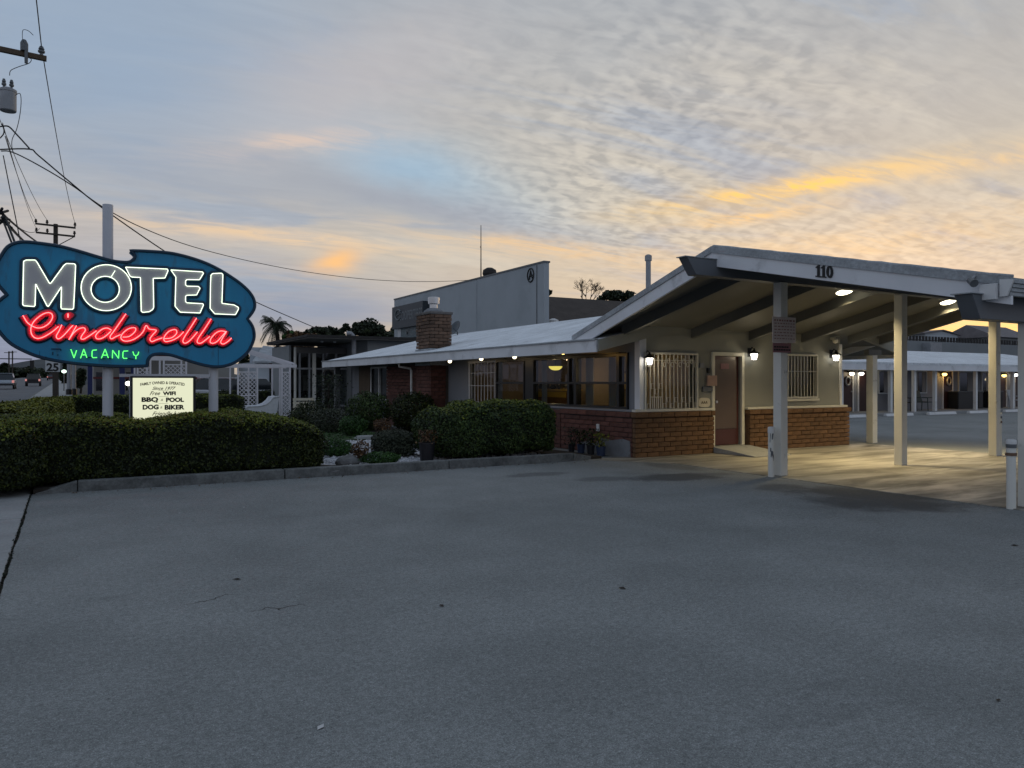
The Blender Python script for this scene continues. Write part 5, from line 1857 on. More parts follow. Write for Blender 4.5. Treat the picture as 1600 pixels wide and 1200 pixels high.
bush("shrub", "flat bright green mat spilling toward the kerb", "shrub", (4.72, 12.75, 0.05), (0.36, 0.25, 0.12), "leaf_green", 0.018, 2600, "garden shrubs", 9, 0.12, False)
bush("shrub", "grey green loose shrub behind the right end of the long hedge", "shrub", (6.5, 21.5, 0.05), (0.55, 0.55, 0.37), "leaf_grey", 0.026, 3200, "garden shrubs", 10, 0.2)
bush("shrub", "dark sprawling shrub beside the lattice arbor", "shrub", (6.1, 22.9, 0.05), (0.55, 0.55, 0.32), "leaf_hedge", 0.026, 2600, "garden shrubs", 11, 0.2)
bush("shrub", "mid green leafy shrub in front of the olive shrub", "shrub", (6.55, 19.8, 0.05), (0.36, 0.36, 0.28), "leaf_green", 0.026, 2200, "garden shrubs", 12, 0.22)
bush("shrub", "rust coloured plant standing out above the clipped oval shrub", "shrub", (6.7, 18.0, 0.27), (0.22, 0.22, 0.17), "leaf_rust", 0.030, 420, "garden shrubs", 13, 0.3)
bush("shrub", "reddish brown low plant by the grey rock", "shrub", (4.50, 13.15, 0.05), (0.19, 0.19, 0.20), "leaf_rust", 0.024, 600, "garden shrubs", 14, 0.25)
bush("shrub", "small grey twiggy plant beside the clipped oval shrub", "shrub", (6.02, 14.0, 0.1), (0.17, 0.17, 0.24), "leaf_grey", 0.020, 420, "garden shrubs", 15, 0.3)
bush("shrub", "thin dark tuft at the right end of the long hedge", "shrub", (3.72, 13.2, 0.05), (0.20, 0.25, 0.30), "leaf_hedge", 0.024, 700, "garden shrubs", 16, 0.25)
bush("shrub", "dim shrub at the far end of the lawn right of the wicker lounger", "shrub", (7.0, 25.2, 0.05), (0.8, 0.7, 0.42), "leaf_hedge", 0.032, 2600, "garden shrubs", 17, 0.2)
# small standard tree with a twisted ring top
q = onx(513, 640, 7.2)
tr = thing("rose_tree", "thin dark standard tree with a ring of branches before the glass pavilion", "tree", (q.x, q.y, 0.05))
tb = MB().tube([(q.x, q.y, 0), (q.x + 0.03, q.y, 0.8), (q.x, q.y, 1.45)], [0.035, 0.03, 0.02], 7)
zc = EYE + (597 - 586) / FPX * 24.5
tb.tube([(q.x + 0.17 * math.cos(a), q.y, zc + 0.17 * math.sin(a)) for a in np.linspace(0, 6.2832, 16)[:-1]], 0.022, 6, closed=True)
for k in range(16):
    a = rng.uniform(0, 6.28)
    z = rng.uniform(0.5, 1.5)
    tb.tube([(q.x, q.y, z), (q.x + 0.3 * math.cos(a), q.y + 0.3 * math.sin(a), z + rng.uniform(0.1, 0.35))], [0.012, 0.004], 5)
tb.build("trunk", "bark", tr)
nn = 900
Pq = np.stack([q.x + rng.normal(0, 0.25, nn), q.y + rng.normal(0, 0.25, nn), rng.uniform(0.55, 1.75, nn)], 1)
leaves_obj("crown", "leaf_tree", tr, Pq, rng.normal(0, 1, (nn, 3)), 0.032)

# white gravel with rocks
gm = MB()
rr = random.Random(5)
for k in range(2600):
    x, y = rr.uniform(3.75, 8.2), rr.uniform(12.9, 18.2)
    if (x < 4.1 and y < 13.2) or rr.random() < 0.0:
        continue
    s = rr.uniform(0.018, 0.042)
    c_ = Vector((x, y, 0.055 + s * 0.5))
    a = rr.uniform(0, 6.28)
    u = Vector((math.cos(a), math.sin(a), rr.uniform(-.3, .3))) * s * rr.uniform(0.8, 1.5)
    v = Vector((-math.sin(a), math.cos(a), rr.uniform(-.3, .3))) * s
    w = Vector((0, 0, s * 0.8))
    gm.add([c_ + u, c_ + v, c_ - u, c_ - v, c_ + w, c_ - w], [(0, 1, 4), (1, 2, 4), (2, 3, 4), (3, 0, 4), (1, 0, 5), (2, 1, 5), (3, 2, 5), (0, 3, 5)])
tag(gm.build("gravel", "gravel", None), kind="stuff")
gp = [(3.7, 13.3), (4.2, 12.95), (5.0, 13.0), (5.2, 12.8), (6.2, 12.75), (6.6, 12.9), (8.3, 14.4), (8.4, 17.6), (6.6, 18.4), (4.6, 17.4)]
structure(MB().prism([(x, y, 0.05) for x, y in gp], (0, 0, 0.014)), "gravel_bed", "gravel")


def rock(px_, py__, sc, label, seed):
    q = onz(px_, py__, 0.08)
    bm = bmesh.new()
    bmesh.ops.create_icosphere(bm, subdivisions=3, radius=1.0)
    C_ = np.array([v.co for v in bm.verts])
    d = 1 + 0.22 * vnoise(C_, 1.4, seed) + 0.08 * vnoise(C_, 4.0, seed + 1)
    for v, k in zip(bm.verts, d):
        v.co = Vector((v.co.x * sc[0], v.co.y * sc[1], max(v.co.z, -0.5) * sc[2])) * float(k)
    me = bpy.data.meshes.new("rock")
    bm.to_mesh(me)
    bm.free()
    o = link("rock", me, "rock", None)
    o.location = (q.x, q.y, 0.05 + sc[2] * 0.35)
    tag(o, label, "rock", "rocks in the planted bed")


rock(543, 724, (0.22, 0.16, 0.13), "large grey rock at the gravel's edge, left of the reddish plant", 2)
rock(520, 735, (0.16, 0.12, 0.06), "flat grey rock near the right end of the long hedge", 5)
rock(572, 728, (0.09, 0.08, 0.06), "small pale rock right of the reddish plant", 8)
st_ = MB()
for k, (r_, z_) in enumerate(((0.36, 0.10), (0.30, 0.16))):
    q = onz(575, 684, 0.08)
    st_.lathe((q.x, q.y, 0.06), [(r_, 0.035 * k), (r_ - 0.01, 0.035 * k + 0.034), (r_ * 0.5, 0.035 * k + 0.034)], 22)
tag(st_.build("stone_ring", "pavement", None), "pale round stone step in the gravel behind the clipped oval shrub", "stone step")


# dry leaves caught along the kerb and under the hedges
nl = 420
lx = rng.uniform(0.0, 8.6, nl)
ly = np.where(rng.random(nl) < 0.45, rng.uniform(11.80, 12.04, nl), rng.uniform(12.23, 12.5, nl))
lz = np.where(ly < 12.1, 0.008, 0.075)
tag(leaves_obj("fallen_leaves", "leaf_rust", None, np.stack([lx, ly, lz], 1), np.tile([0, 0, 1.0], (nl, 1)), 0.016, jitter=0.35), kind="stuff")


def pot(px_, py__, h, r, mat, leaf, label, nleaf, spread, height, group="potted plants"):
    q = onz(px_, py__, 0.06 if px_ < 800 else 0.011)
    zb = 0.055 if px_ < 800 else 0.012
    t_ = thing("potted_plant", label, "potted plant", (q.x, q.y, zb), group=group)
    MB().lathe((0, 0, 0), [(r * 0.8, 0), (r, h * 0.93), (r * 1.06, h * 0.93), (r * 1.06, h), (r * 0.92, h), (r * 0.88, h * 0.85)], 18).build("pot", mat, t_, local=True)
    st = MB()
    for k in range(6):
        a = rng.uniform(0, 6.28)
        st.tube([(0, 0, h * 0.85), (math.cos(a) * spread * 0.5, math.sin(a) * spread * 0.5, h + height * 0.5), (math.cos(a) * spread, math.sin(a) * spread, h + height * rng.uniform(0.6, 1))], [0.008, 0.006, 0.003], 5)
    st.build("stems", "bark", t_, local=True)
    P = np.stack([rng.normal(0, spread * 0.55, nleaf), rng.normal(0, spread * 0.55, nleaf), h + rng.uniform(0.0, height, nleaf)], 1)
    leaves_obj("leaves", leaf, None, P, rng.normal(0, 1, (nleaf, 3)) + np.array([0, 0, 0.8]), 0.026).parent = t_


pot(667, 722, 0.36, 0.145, "plastic_black", "leaf_rust", "big ribbed black plastic pot with a rusty plant, left of the box hedge", 170, 0.18, 0.22)
pot(893, 706, 0.16, 0.075, "plastic_black", "leaf_grey", "small black pot, leftmost of the row against the brick base", 120, 0.14, 0.36)
pot(908, 708, 0.19, 0.085, "pot_blue", "leaf_hedge", "dark blue pot, second in the row against the brick base", 140, 0.14, 0.30)
pot(923, 710, 0.19, 0.085, "plastic_black", "leaf_hedge", "black pot with a dark leafy plant, third in the row against the brick base", 160, 0.15, 0.34)
pot(939, 712, 0.19, 0.10, "pot_blue", "leaf_gold", "wide blue pot with a yellow green plant nearest the office corner", 150, 0.15, 0.26)
oq = onx(934.5, 668, BX - 0.012)
tag(MB().box(BX - 0.03, BX - 0.001, oq.y - 0.045, oq.y + 0.045, oq.z - 0.075, oq.z + 0.075).build("outlet_box", "white_paint", None, 0.006), "small white outlet box on the red brick above the pots", "outlet box")

# ================================================================== GARDEN FURNITURE
def lattice_panel(mb, a, b, z0, z1, step=0.105, w=0.026):
    """crossed diagonal laths between two upright edges"""
    a, b = Vector(a), Vector(b)
    L = (b - a).length
    ex = (b - a).normalized()
    ey = Vector((-ex.y, ex.x, 0))
    H = z1 - z0
    for sgn in (1, -1):
        k = -H
        while k < L:
            s0, s1 = max(k, 0.0), min(k + H, L)
            if s1 - s0 > 0.03:
                za, zb = (z0 + s0 - k, z0 + s1 - k) if sgn > 0 else (z1 - (s0 - k), z1 - (s1 - k))
                off = ey * (0.008 * sgn)
                mb.bar(a + ex * s0 + off + Vector((0, 0, za)), a + ex * s1 + off + Vector((0, 0, zb)), 0.010, w)
            k += step * 1.414


def arbor(label, panels, y, ztop, depth, peak):
    xs = [p_[0] for p_ in panels] + [p_[1] for p_ in panels]
    t_ = thing("lattice_arbor", label, "arbor", ((min(xs) + max(xs)) / 2, y, 0.06), group="white lattice arbors on the lawn")
    for yy in (y, y + depth):
        for (xa, xb) in panels:
            for x in (xa, xb):
                MB().box(x - 0.028, x + 0.028, yy - 0.028, yy + 0.028, 0.06, ztop).build("post", "lattice", t_)
            if yy > y:
                continue
            mb = MB()
            lattice_panel(mb, (xa + 0.04, yy, 0), (xb - 0.04, yy, 0), 0.25, ztop - 0.2)
            tag(mb.build("lattice_slats", "lattice", t_), kind="stuff")
            for zr in (0.23, 1.0, ztop - 0.18):
                MB().box(xa + 0.041, xb - 0.041, yy - 0.025, yy + 0.025, zr - 0.02, zr + 0.02).build("rail", "lattice", t_)
        MB().box(min(xs) - 0.25, max(xs) + 0.25, yy - 0.03, yy + 0.03, ztop + 0.001, ztop + 0.12).build("beam", "lattice", t_)
    if peak:
        xm = (min(xs) + max(xs)) / 2 - 0.9
        for k in range(4):
            yy = y + 0.1 + k * (depth - 0.2) / 3
            MB().bar((max(xs) + 0.2, yy, ztop + 0.15), (xm, yy, ztop + 0.15 + peak), 0.05, 0.06).build("rafter", "lattice", t_)
            MB().bar((min(xs) - 0.25, yy, ztop + 0.15), (xm, yy, ztop + 0.15 + peak), 0.05, 0.06).build("rafter", "lattice", t_)
    return t_


AYY = 29.5
pxx = lambda p_, y: ony(p_, 600, y).x
arbor("peaked white lattice arbor standing behind the wicker lounger", [(pxx(372, AYY), pxx(402, AYY)), (pxx(440.5, AYY), pxx(453, AYY))], AYY, ony(410, 574, AYY).z, 1.6, 0.6)
arbor("flat topped white lattice arbor seen between the sign and the message box", [(pxx(215, 30), pxx(235, 30)), (pxx(256, 30), pxx(291, 30))], 30.0, ony(270, 562, 30).z, 1.4, 0)
# wicker lounger: side profile of a deep curved shell
q0_, q1_ = ony(384, 640, 27.0), ony(436, 640, 27.0)
wl = thing("wicker_lounger", "white wicker garden lounger with a high curved back on the lawn", "lounger", ((q0_.x + q1_.x) / 2, 27.0, 0.075))
L_ = q1_.x - q0_.x
prof = [(0.0, 0.10), (0.0, 0.54), (0.06, 0.60), (0.25, 0.60), (0.45, 0.61), (0.62, 0.67), (0.74, 0.78), (0.82, 0.90), (1.0, 0.93), (0.97, 0.60), (0.92, 0.30), (0.88, 0.08), (0.5, 0.06)]
for yy in (27.0, 27.65):
    MB().prism([(q0_.x + u * L_, yy, 0.075 + v) for u, v in prof], (0, 0.05, 0)).build("side_panel", "wicker", wl, 0.01)
seatp = [(0.02, 0.30), (0.55, 0.34), (0.72, 0.44), (0.84, 0.66), (0.93, 0.86), (0.97, 0.84), (0.88, 0.60), (0.76, 0.36), (0.58, 0.26), (0.02, 0.22)]
MB().prism([(q0_.x + u * L_, 27.051, 0.075 + v) for u, v in seatp], (0, 0.598, 0)).build("seat", "wicker", wl)
MB().tube([(q0_.x + u * L_, 27.0, 0.075 + v) for u, v in prof[1:9]], 0.025, 6).build("rim", "wicker", wl)
MB().tube([(q0_.x + u * L_, 27.7, 0.075 + v) for u, v in prof[1:9]], 0.025, 6).build("rim", "wicker", wl)
for u in (0.08, 0.86):
    for yy in (27.03, 27.67):
        MB().cyl(q0_.x + u * L_, yy, 0.075, 0.2, 0.02, 6).build("leg", "wicker", wl)
gb = thing("garden_bench", "small pale garden bench before the glass pavilion", "bench", (onx(470, 635, 7.0).x, 27.2, 0.06))
bx = ony(461, 640, 27.2).x
for k in range(4):
    MB().box(bx, bx + 0.75, 27.0 + k * 0.12, 27.0 + k * 0.12 + 0.09, 0.45, 0.48).build("seat_slat", "cream", gb)
for k in range(3):
    MB().box(bx, bx + 0.75, 27.47, 27.50, 0.58 + k * 0.13, 0.58 + k * 0.13 + 0.09).build("back_slat", "cream", gb)
for x in (bx + 0.03, bx + 0.72):
    for yy in (27.03, 27.44):
        MB().box(x - 0.025, x + 0.025, yy - 0.025, yy + 0.025, 0.07, 0.449 if yy < 27.2 else 0.93).build("leg", "cream", gb)

# ================================================================== NEIGHBOURING BUILDINGS
# dark flat roofed glass pavilion
pav = thing("glass_pavilion", "dark flat roofed pavilion with a glazed corner beyond the motel", "building", (13.0, 39.0, 0.0))
PZ = 3.64
MB().box(9.7, 19.0, 36.0, 44.5, PZ - 0.02, PZ + 0.10).build("roof", "roof_tar", pav)
MB().box(9.76, 19.0, 36.06, 44.4, PZ - 0.07, PZ - 0.021).build("soffit", "soffit_grey", pav)
MB().box(12.9, 19.0, 36.7, 44.0, 0, PZ - 0.075).build("wall", "wall_grey", pav)
MB().box(10.2, 12.85, 39.9, 40.1, 3.0, 3.3).build("beam", "soffit_grey", pav)
fx = [pxx(p_, 40.0) for p_ in (461, 468, 483, 490.5, 505, 525, 547)]
for i, x in enumerate(fx):
    w_ = 0.09 if i in (3, 6) else 0.045
    MB().box(x - w_, x + w_, 39.93, 40.07, 0, 3.3).build("mullion", "post_paint" if i in (0, 3, 6) else "metal_grey", pav)
for x0, x1 in zip(fx[:-1], fx[1:]):
    MB().box(x0 + 0.09, x1 - 0.09, 40.02, 40.03, 0.3, 2.15).build("pane", "glass", pav)
    MB().box(x0 + 0.09, x1 - 0.09, 40.02, 40.03, 2.25, 3.0).build("pane", "glass", pav)
for z in (0.25, 2.2):
    MB().box(fx[0] - 0.1, fx[-1] + 0.1, 39.95, 40.06, z - 0.045, z + 0.045).build("transom", "metal_grey", pav)
MB().box(9.9, 10.0, 40.2, 44.0, 0, 3.4).build("side_wall", "wall_grey", pav)
MB().box(10.0, 12.9, 43.8, 43.95, 0, 3.5).build("back_wall", "soffit_grey", pav)
for k in range(4):
    MB().box(10.3 + k * 0.62, 10.75 + k * 0.62, 43.70, 43.799, 0.4 + 0.2 * (k % 2), 1.9).build("display_board", ("wall_pale", "metal_dark", "wall_cream", "board_teal")[k], pav)
dpp_ = [(12.2, 36.5, 0.1), (12.2, 36.5, PZ + 0.12), (12.15, 36.5, PZ + 0.3), (12.0, 36.5, PZ + 0.36), (11.75, 36.5, PZ + 0.33)]
x_ = ony(553, 540, 36.5).x
MB().tube([(x_, 36.5, 0.1), (x_, 36.5, 3.55), (x_ - 0.03, 36.5, 3.74), (x_ - 0.15, 36.5, 3.86), (x_ - 0.35, 36.5, 3.88)], 0.115, 10).build("drain_pipe", "metal_grey", pav, smooth=True)
for px_, py__ in ((503, 532), (523, 537)):
    q = ony(px_, py__, 38.5)
    MB().lathe((q.x, q.y, PZ - 0.14), [(0.06, 0), (0.09, 0.07)], 10).build("soffit_lamp", "print_white", pav)

# tall grey parapet wall with dark tyre shop boards
WX = 24.0
wy0, wy1 = onx(850, 500, WX).y, onx(616, 500, WX).y
wz = onx(850, 410, WX).z
wh = thing("parapet_building", "tall plain grey parapet wall with dark shop boards above the motel roof", "building", (WX, (wy0 + wy1) / 2, 0))
MB().box(WX, WX + 0.35, wy0, wy1, 0, wz).build("wall", "warehouse", wh)
MB().box(WX - 0.04, WX + 0.40, wy0 - 0.05, wy1 + 0.05, wz, wz + 0.10).build("coping", "metal_dark", wh)
for px_ in (839, 745):
    yy = onx(px_, 500, WX).y
    MB().box(WX - 0.03, WX - 0.001, yy - 0.03, yy + 0.03, 0, wz - 0.05).build("wall_joint", "metal_dark" if px_ == 839 else "warehouse", wh)
MB().box(WX + 0.35, WX + 0.9, wy0 + 3, wy1, 0, wz - 2.2).build("rear_hall", "warehouse", wh)


def wpt(px, py, push=0.0):
    q = onx(px, py, WX - push)
    return q


b0, b1 = wpt(617, 500, 0.3), wpt(665, 500, 0.3)
bz = lambda px, py: onx(px, py, WX - 0.3).z
MB().box(WX - 0.55, WX - 0.001, b1.y, b0.y, bz(665, 507), bz(665, 470)).build("shop_board", "board_dark", wh)
o_ = Vector((WX - 0.56, onx(641, 492, WX - 0.56).y, onx(641, 492, WX - 0.56).z))
text_on("COOPERTIRES", "lettering", "print_grey", wh, o_, (0, -1, 0), (0, 0, 1), 1.0, 0.02, 0.0, 1.0, None, abs(onx(628, 492, WX).y - onx(664, 492, WX).y))
lg = MB()
cq = onx(622, 492, WX - 0.57)
lg.tube([cq + Vector((0, -0.62 * math.cos(a), 0.42 * math.sin(a))) for a in np.linspace(0.5, 5.6, 16)], 0.07, 6)
lg.tube([cq + Vector((0, 0.5, -0.1)), cq + Vector((0, -0.6, 0.12))], 0.05, 6)
lg.build("emblem", "print_grey", wh)
MB().box(WX - 0.30, WX - 0.001, onx(662, 515, WX).y, onx(632, 515, WX).y, bz(650, 526), bz(650, 509)).build("shop_board", "board_teal", wh)
MB().box(WX - 0.32, WX - 0.001, onx(631.8, 515, WX).y, onx(627, 515, WX).y, bz(629, 526), bz(629, 511)).build("shop_board", "print_white", wh)
o_ = onx(648, 517, WX - 0.31)
text_on("MICHELIN", "lettering", "print_grey", wh, o_, (0, -1, 0), (0, 0, 1), 1.0, 0.02, 0.0, 1.0, None, abs(onx(634, 517, WX).y - onx(661, 517, WX).y))
# round emblem near the tall end
eq = onx(829, 430, WX - 0.02)
eb = MB()
eb.tube([eq + Vector((0, -0.36 * math.cos(a), 0.40 * math.sin(a))) for a in np.linspace(0, 6.2832, 25)[:-1]], 0.045, 6, closed=True)
eb.tube([eq + Vector((0, 0.17, -0.22)), eq + Vector((0, -0.02, 0.25)), eq + Vector((0, -0.20, -0.2))], 0.05, 6)
eb.tube([eq + Vector((0, 0.15, -0.08)), eq + Vector((0, -0.22, -0.02))], 0.04, 6)
eb.tube([eq + Vector((0, 0.22, -0.22)), eq + Vector((0, 0.08, -0.2))], 0.04, 6)
eb.build("emblem", "ink", wh)
ma = onx(751.5, 436, WX + 0.2)
mast = thing("antenna_mast", "thin radio mast rising from the grey parapet wall", "antenna", (ma.x, ma.y, wz))
mt = onx(751.5, 352, WX + 0.2).z
MB().tube([(ma.x, ma.y, wz - 0.2), (ma.x, ma.y, mt)], [0.05, 0.025], 6).build("mast", "wire", mast)
MB().tube([(ma.x - 0.05, ma.y, wz + (mt - wz) * 0.6), (ma.x + 0.05, ma.y + 0.2, wz + (mt - wz) * 0.6)], 0.02, 5).build("cross_arm", "wire", mast)
tv = onx(765, 431, WX + 1.2)
tvn = thing("turbine_vent", "dark round turbine vent showing over the grey parapet wall", "roof vent", (tv.x, tv.y, wz - 1.5))
MB().lathe((tv.x, tv.y, tv.z - 1.25), [(0.25, 0), (0.25, 1.0), (0.42, 1.15), (0.50, 1.4), (0.45, 1.65), (0.2, 1.8)], 18).build("vent_drum", "roof_tar", tvn, smooth=False)

# brown shingle roof behind
br = thing("brown_roof_hall", "low hall with a broad dark brown shingle roof behind the canopy", "building", (33, 44, 0))
rq0 = ony(852, 463, 46)
zr = rq0.z
MB().prism([(24.6, 37.0, 2.6), (24.6, 46, zr), (24.6, 55, 2.6)], (24, 0, 0)).build("roof", "roof_brown", br)
MB().box(25.5, 47.5, 38.2, 53.8, 0, 2.75).build("wall", "wall_grey", br)
tq = ony(862, 503, 41.5)
lamp_h = thing("roof_ventilator", "small white ventilator low on the brown roof beside the grey wall", "roof vent", (tq.x, 41.5, tq.z - 0.3))
MB().lathe((tq.x, 41.3, tq.z - 0.9), [(0.12, 0), (0.12, 0.75), (0.33, 0.76), (0.33, 1.0), (0.1, 1.1)], 12).build("ventilator_cap", "white_paint", lamp_h)

# white shed roofed house and dark door beyond the arbor
hx0, hx1 = pxx(399, 58), pxx(462, 58)
hs = thing("white_house", "small white house with a purple and black doorway beyond the arbor", "building", ((hx0 + hx1) / 2, 60, 0))
hz = ony(430, 566, 58).z
MB().box(hx0, hx1, 58, 64, 0, hz).build("wall", "wall_pale", hs)
MB().prism([(hx0 - 0.3, 57.6, hz + 0.05), (hx1 + 0.5, 57.6, hz + 0.05), (hx1 - 0.8, 61, hz + 1.25), (hx0 + 1.2, 61, hz + 1.35)], (0, 0, -0.12)).build("roof", "roof_edge", hs)
MB().box(hx0 + 0.2, hx1 - 0.6, 60.9, 61.0, hz, hz + 1.2).build("gable", "wall_pale", hs)
d0, d1 = pxx(421, 57.95), pxx(438, 57.95)
MB().box(d0, d1, 57.94, 57.998, 0.1, ony(430, 576, 58).z).build("door", "window_dark", hs)
MB().box(d0, d1, 57.94, 57.998, ony(430, 576, 58).z + 0.002, ony(430, 568, 58).z).build("door_transom", "tile_pink", hs)

# service station with blue columns behind the sign
sv = thing("service_station", "low pale service station with blue columns and a red band behind the sign posts", "building", (pxx(180, 62), 62, 0))
sx0, sx1 = pxx(146, 62), pxx(232, 62)
MB().box(sx0, sx1 + 6, 62, 70, 0, 3.3).build("wall", "wall_cream", sv)
for z0_, z1_ in ((ony(170, 592, 62).z, ony(170, 589, 62).z), (3.3, 3.9)):
    MB().box(sx0 - 0.03, sx1 + 6.03, 61.94, 61.997, z0_, z1_).build("red_band", "red_paint", sv)
for pa_, pb_ in ((137, 144.5), (187, 195), (205, 212)):
    MB().box(pxx(pa_, 59), pxx(pb_, 59), 59, 59.5, 0, 4.6).build("column", "blue_paint", sv)
MB().box(pxx(130, 58), pxx(300, 58), 57.5, 63, 4.6, 5.3).build("station_canopy", "white_paint", sv)
MB().box(pxx(130, 58), pxx(300, 58), 57.4, 57.495, 4.75, 5.1).build("canopy_stripe", "red_paint", sv)
for pa_, pb_ in ((150, 163), (197, 204), (214, 226)):
    MB().box(pxx(pa_, 61.97), pxx(pb_, 61.97), 61.95, 61.998, 0.9, 2.2).build("window", "window_dark", sv)
lq = ony(201, 600, 50)
ll = thing("yard_lamp", "bright white yard light glowing left of the message box", "lamp", (lq.x, lq.y, 0))
MB().cyl(lq.x, lq.y, 0, lq.z - 0.1, 0.04, 8).build("post", "metal_dark", ll)
MB().lathe((lq.x, lq.y, lq.z - 0.1), [(0.05, 0), (0.17, 0.06), (0.17, 0.2), (0.05, 0.26)], 10).build("lamp_globe", "lamp_white", ll)


# ---------------------------------------------------------------- vehicles
def car(label, cat, loc, rotz, body="suv", paint="car_white", rear=True, group=None, lit=True, name="parked_car"):
    t_ = thing(name, label, cat, loc, rotz, group)
    L2, W2 = 2.25, 0.90
    if body == "pickup":
        lower = [(-L2 - .3, .42), (-L2 - .3, .98), (-0.45, 1.0), (0.95, 1.02), (1.9, .98), (2.3, .78), (2.35, .42)]
        cab = [(-0.45, 1.0), (-0.35, 1.68), (0.55, 1.72), (1.15, 1.03)]
    elif body == "suv":
        lower = [(-L2, .40), (-L2 - .05, .72), (-L2 + .02, 1.02), (0.7, 1.05), (1.9, .98), (2.2, .75), (2.22, .40)]
        cab = [(-L2 + .06, 1.02), (-L2 + .32, 1.66), (-0.2, 1.74), (0.25, 1.66), (0.85, 1.05)]
    else:
        lower = [(-L2, .38), (-L2, .86), (-1.5, .94), (1.0, .94), (1.95, .84), (2.2, .62), (2.22, .36)]
        cab = [(-1.6, .93), (-1.0, 1.38), (0.1, 1.42), (0.95, .94)]
    b = MB()
    n = len(lower)
    # plan taper: nose and tail drawn in
    def ring(poly, wf):
        return [(s * W2 * wf * (1 - 0.10 * max(0, abs(y) - 1.7) / 0.6), y, z) for s in (-1, 1) for y, z in poly]
    P = ring(lower, 1.0)
    mid_ = [(0.0, y, z) for y, z in lower]
    b.add(P, [tuple(range(n)), tuple(range(2 * n - 1, n - 1, -1))] + [(i, (i + 1) % n, n + (i + 1) % n, n + i) for i in range(n)])
    bd = b.build("body", paint, t_, 0.06, local=True)
    c = MB()
    m = len(cab)
    zb = cab[0][1]
    Q = []
    for s in (-1, 1):
        for y, z in cab:
            Q.append((s * (W2 - 0.04 - 0.17 * (z - zb) / 0.7), y, z))
    c.add(Q, [tuple(range(m)), tuple(range(2 * m - 1, m - 1, -1))] + [(i, (i + 1) % m, m + (i + 1) % m, m + i) for i in range(m)])
    c.build("windows", "window_dark", t_, 0.02, local=True)
    zt = max(z for y, z in cab)
    ys = [y for y, z in cab if z > zt - 0.12]
    MB().box(-W2 + 0.20, W2 - 0.20, min(ys) - 0.03, max(ys) + 0.03, zt - 0.015, zt + 0.035).build("roof", paint, t_, 0.02, local=True)
    for y in (-1.38, 1.38):
        for s in (-1, 1):
            w = MB().tube([(s * (W2 - 0.20), y, 0.34), (s * (W2 + 0.01), y, 0.34)], 0.34, 14).build("wheel", "tyre", t_, local=True)
            MB().tube([(s * (W2 + 0.005), y, 0.34), (s * (W2 + 0.02), y, 0.34)], 0.20, 10).build("rim", "metal_grey", w, local=True)
    for s in (-1, 1):
        yb = min(y for y, z in lower)
        MB().box(s * (W2 - 0.12) - 0.11, s * (W2 - 0.12) + 0.11, yb - 0.04, yb + 0.05, 0.70, 0.98).build("tail_light", "tail_glow" if lit else "red_paint", t_, local=True)
        yf = max(y for y, z in lower)
        MB().box(s * (W2 - 0.22) - 0.15, s * (W2 - 0.22) + 0.15, yf - 0.12, yf + 0.03, 0.62, 0.76).build("headlight", "head_white" if not rear else "white_paint", t_, local=True)
    MB().box(-W2 * 0.92, W2 * 0.92, -L2 - (0.42 if body == "pickup" else 0.12), -L2 - (0.29 if body == "pickup" else 0.02), 0.40, 0.60).build("bumper", "plastic_black" if paint != "car_white" else "metal_dark", t_, 0.02, local=True)
    if body == "pickup":
        MB().box(-0.75, 0.75, -L2 - 0.335, -L2 - 0.299, 0.55, 0.95).build("tailgate", paint, t_, 0.01, local=True)
    return t_


def road_z(y):
    return -0.13 if y < 20 else -0.13 + (y - 20) * 0.010075


car("silver hatchback SUV with glowing tail light driving away on the street", "car", (-6.05, 104, road_z(104)), 0, "suv", "car_silver", group="cars driving on the street", name="street_car")
car("black pickup truck driving away, right of the silver SUV", "car", (-4.15, 126, road_z(126)), 0, "pickup", "car_black", group="cars driving on the street", name="street_car")
car("oncoming car with a bright headlight beside the silver SUV", "car", (-10.0, 165, road_z(165)), math.pi, "sedan", "car_white", rear=False, group="cars driving on the street", name="street_car")
car("white sedan far down the street left of the speed sign post", "car", (-6.5, 215, road_z(215)), 0, "sedan", "car_white", group="cars driving on the street", name="street_car")
car("red lit car queueing far down the street right of the speed sign post", "car", (-3.6, 225, road_z(225)), 0, "sedan", "car_red", group="cars driving on the street", name="street_car")
car("second red lit car in the far queue, behind the first", "car", (-3.7, 255, road_z(255)), 0, "suv", "car_red", group="cars driving on the street", name="street_car")
for px_, py_a, lb, bd, pt, rz in ((398, 603, "white pickup parked beyond the wide lattice panel", "pickup", "car_white", rad(-90)),
                                (443, 603, "white van-like car parked beyond the narrow lattice panel", "suv", "car_white", rad(90)),
                                (318, 606, "white car with a red lower edge parked right of the message box", "suv", "car_white", rad(90))):
    q = ony(px_, 600, 50)
    car(lb, "car", (q.x, 50, 0.0), rz, bd, pt, lit=False, group="cars parked behind the garden")
structure(MB().box(-0.4, 9.0, 44, 75, -0.1, 0.066), "rear_yard", "road")

# ---------------------------------------------------------------- hedges, trees and hills in the distance
hedge("hedge", "low dark hedge in front of the service station", "hedge", (pxx(190, 46), 46, 0.06), (3.4, 0.8, 0.30), 0, "leaf_hedge", 0.05, 450, 7.0, 0.06, 1.5, "clipped hedges", 21)
hedge("hedge", "low dark hedge below the parked white cars", "hedge", (pxx(415, 44), 44, 0.06), (3.0, 0.6, 0.48), 0, "leaf_hedge", 0.05, 450, 7.0, 0.06, 1.5, "clipped hedges", 22)


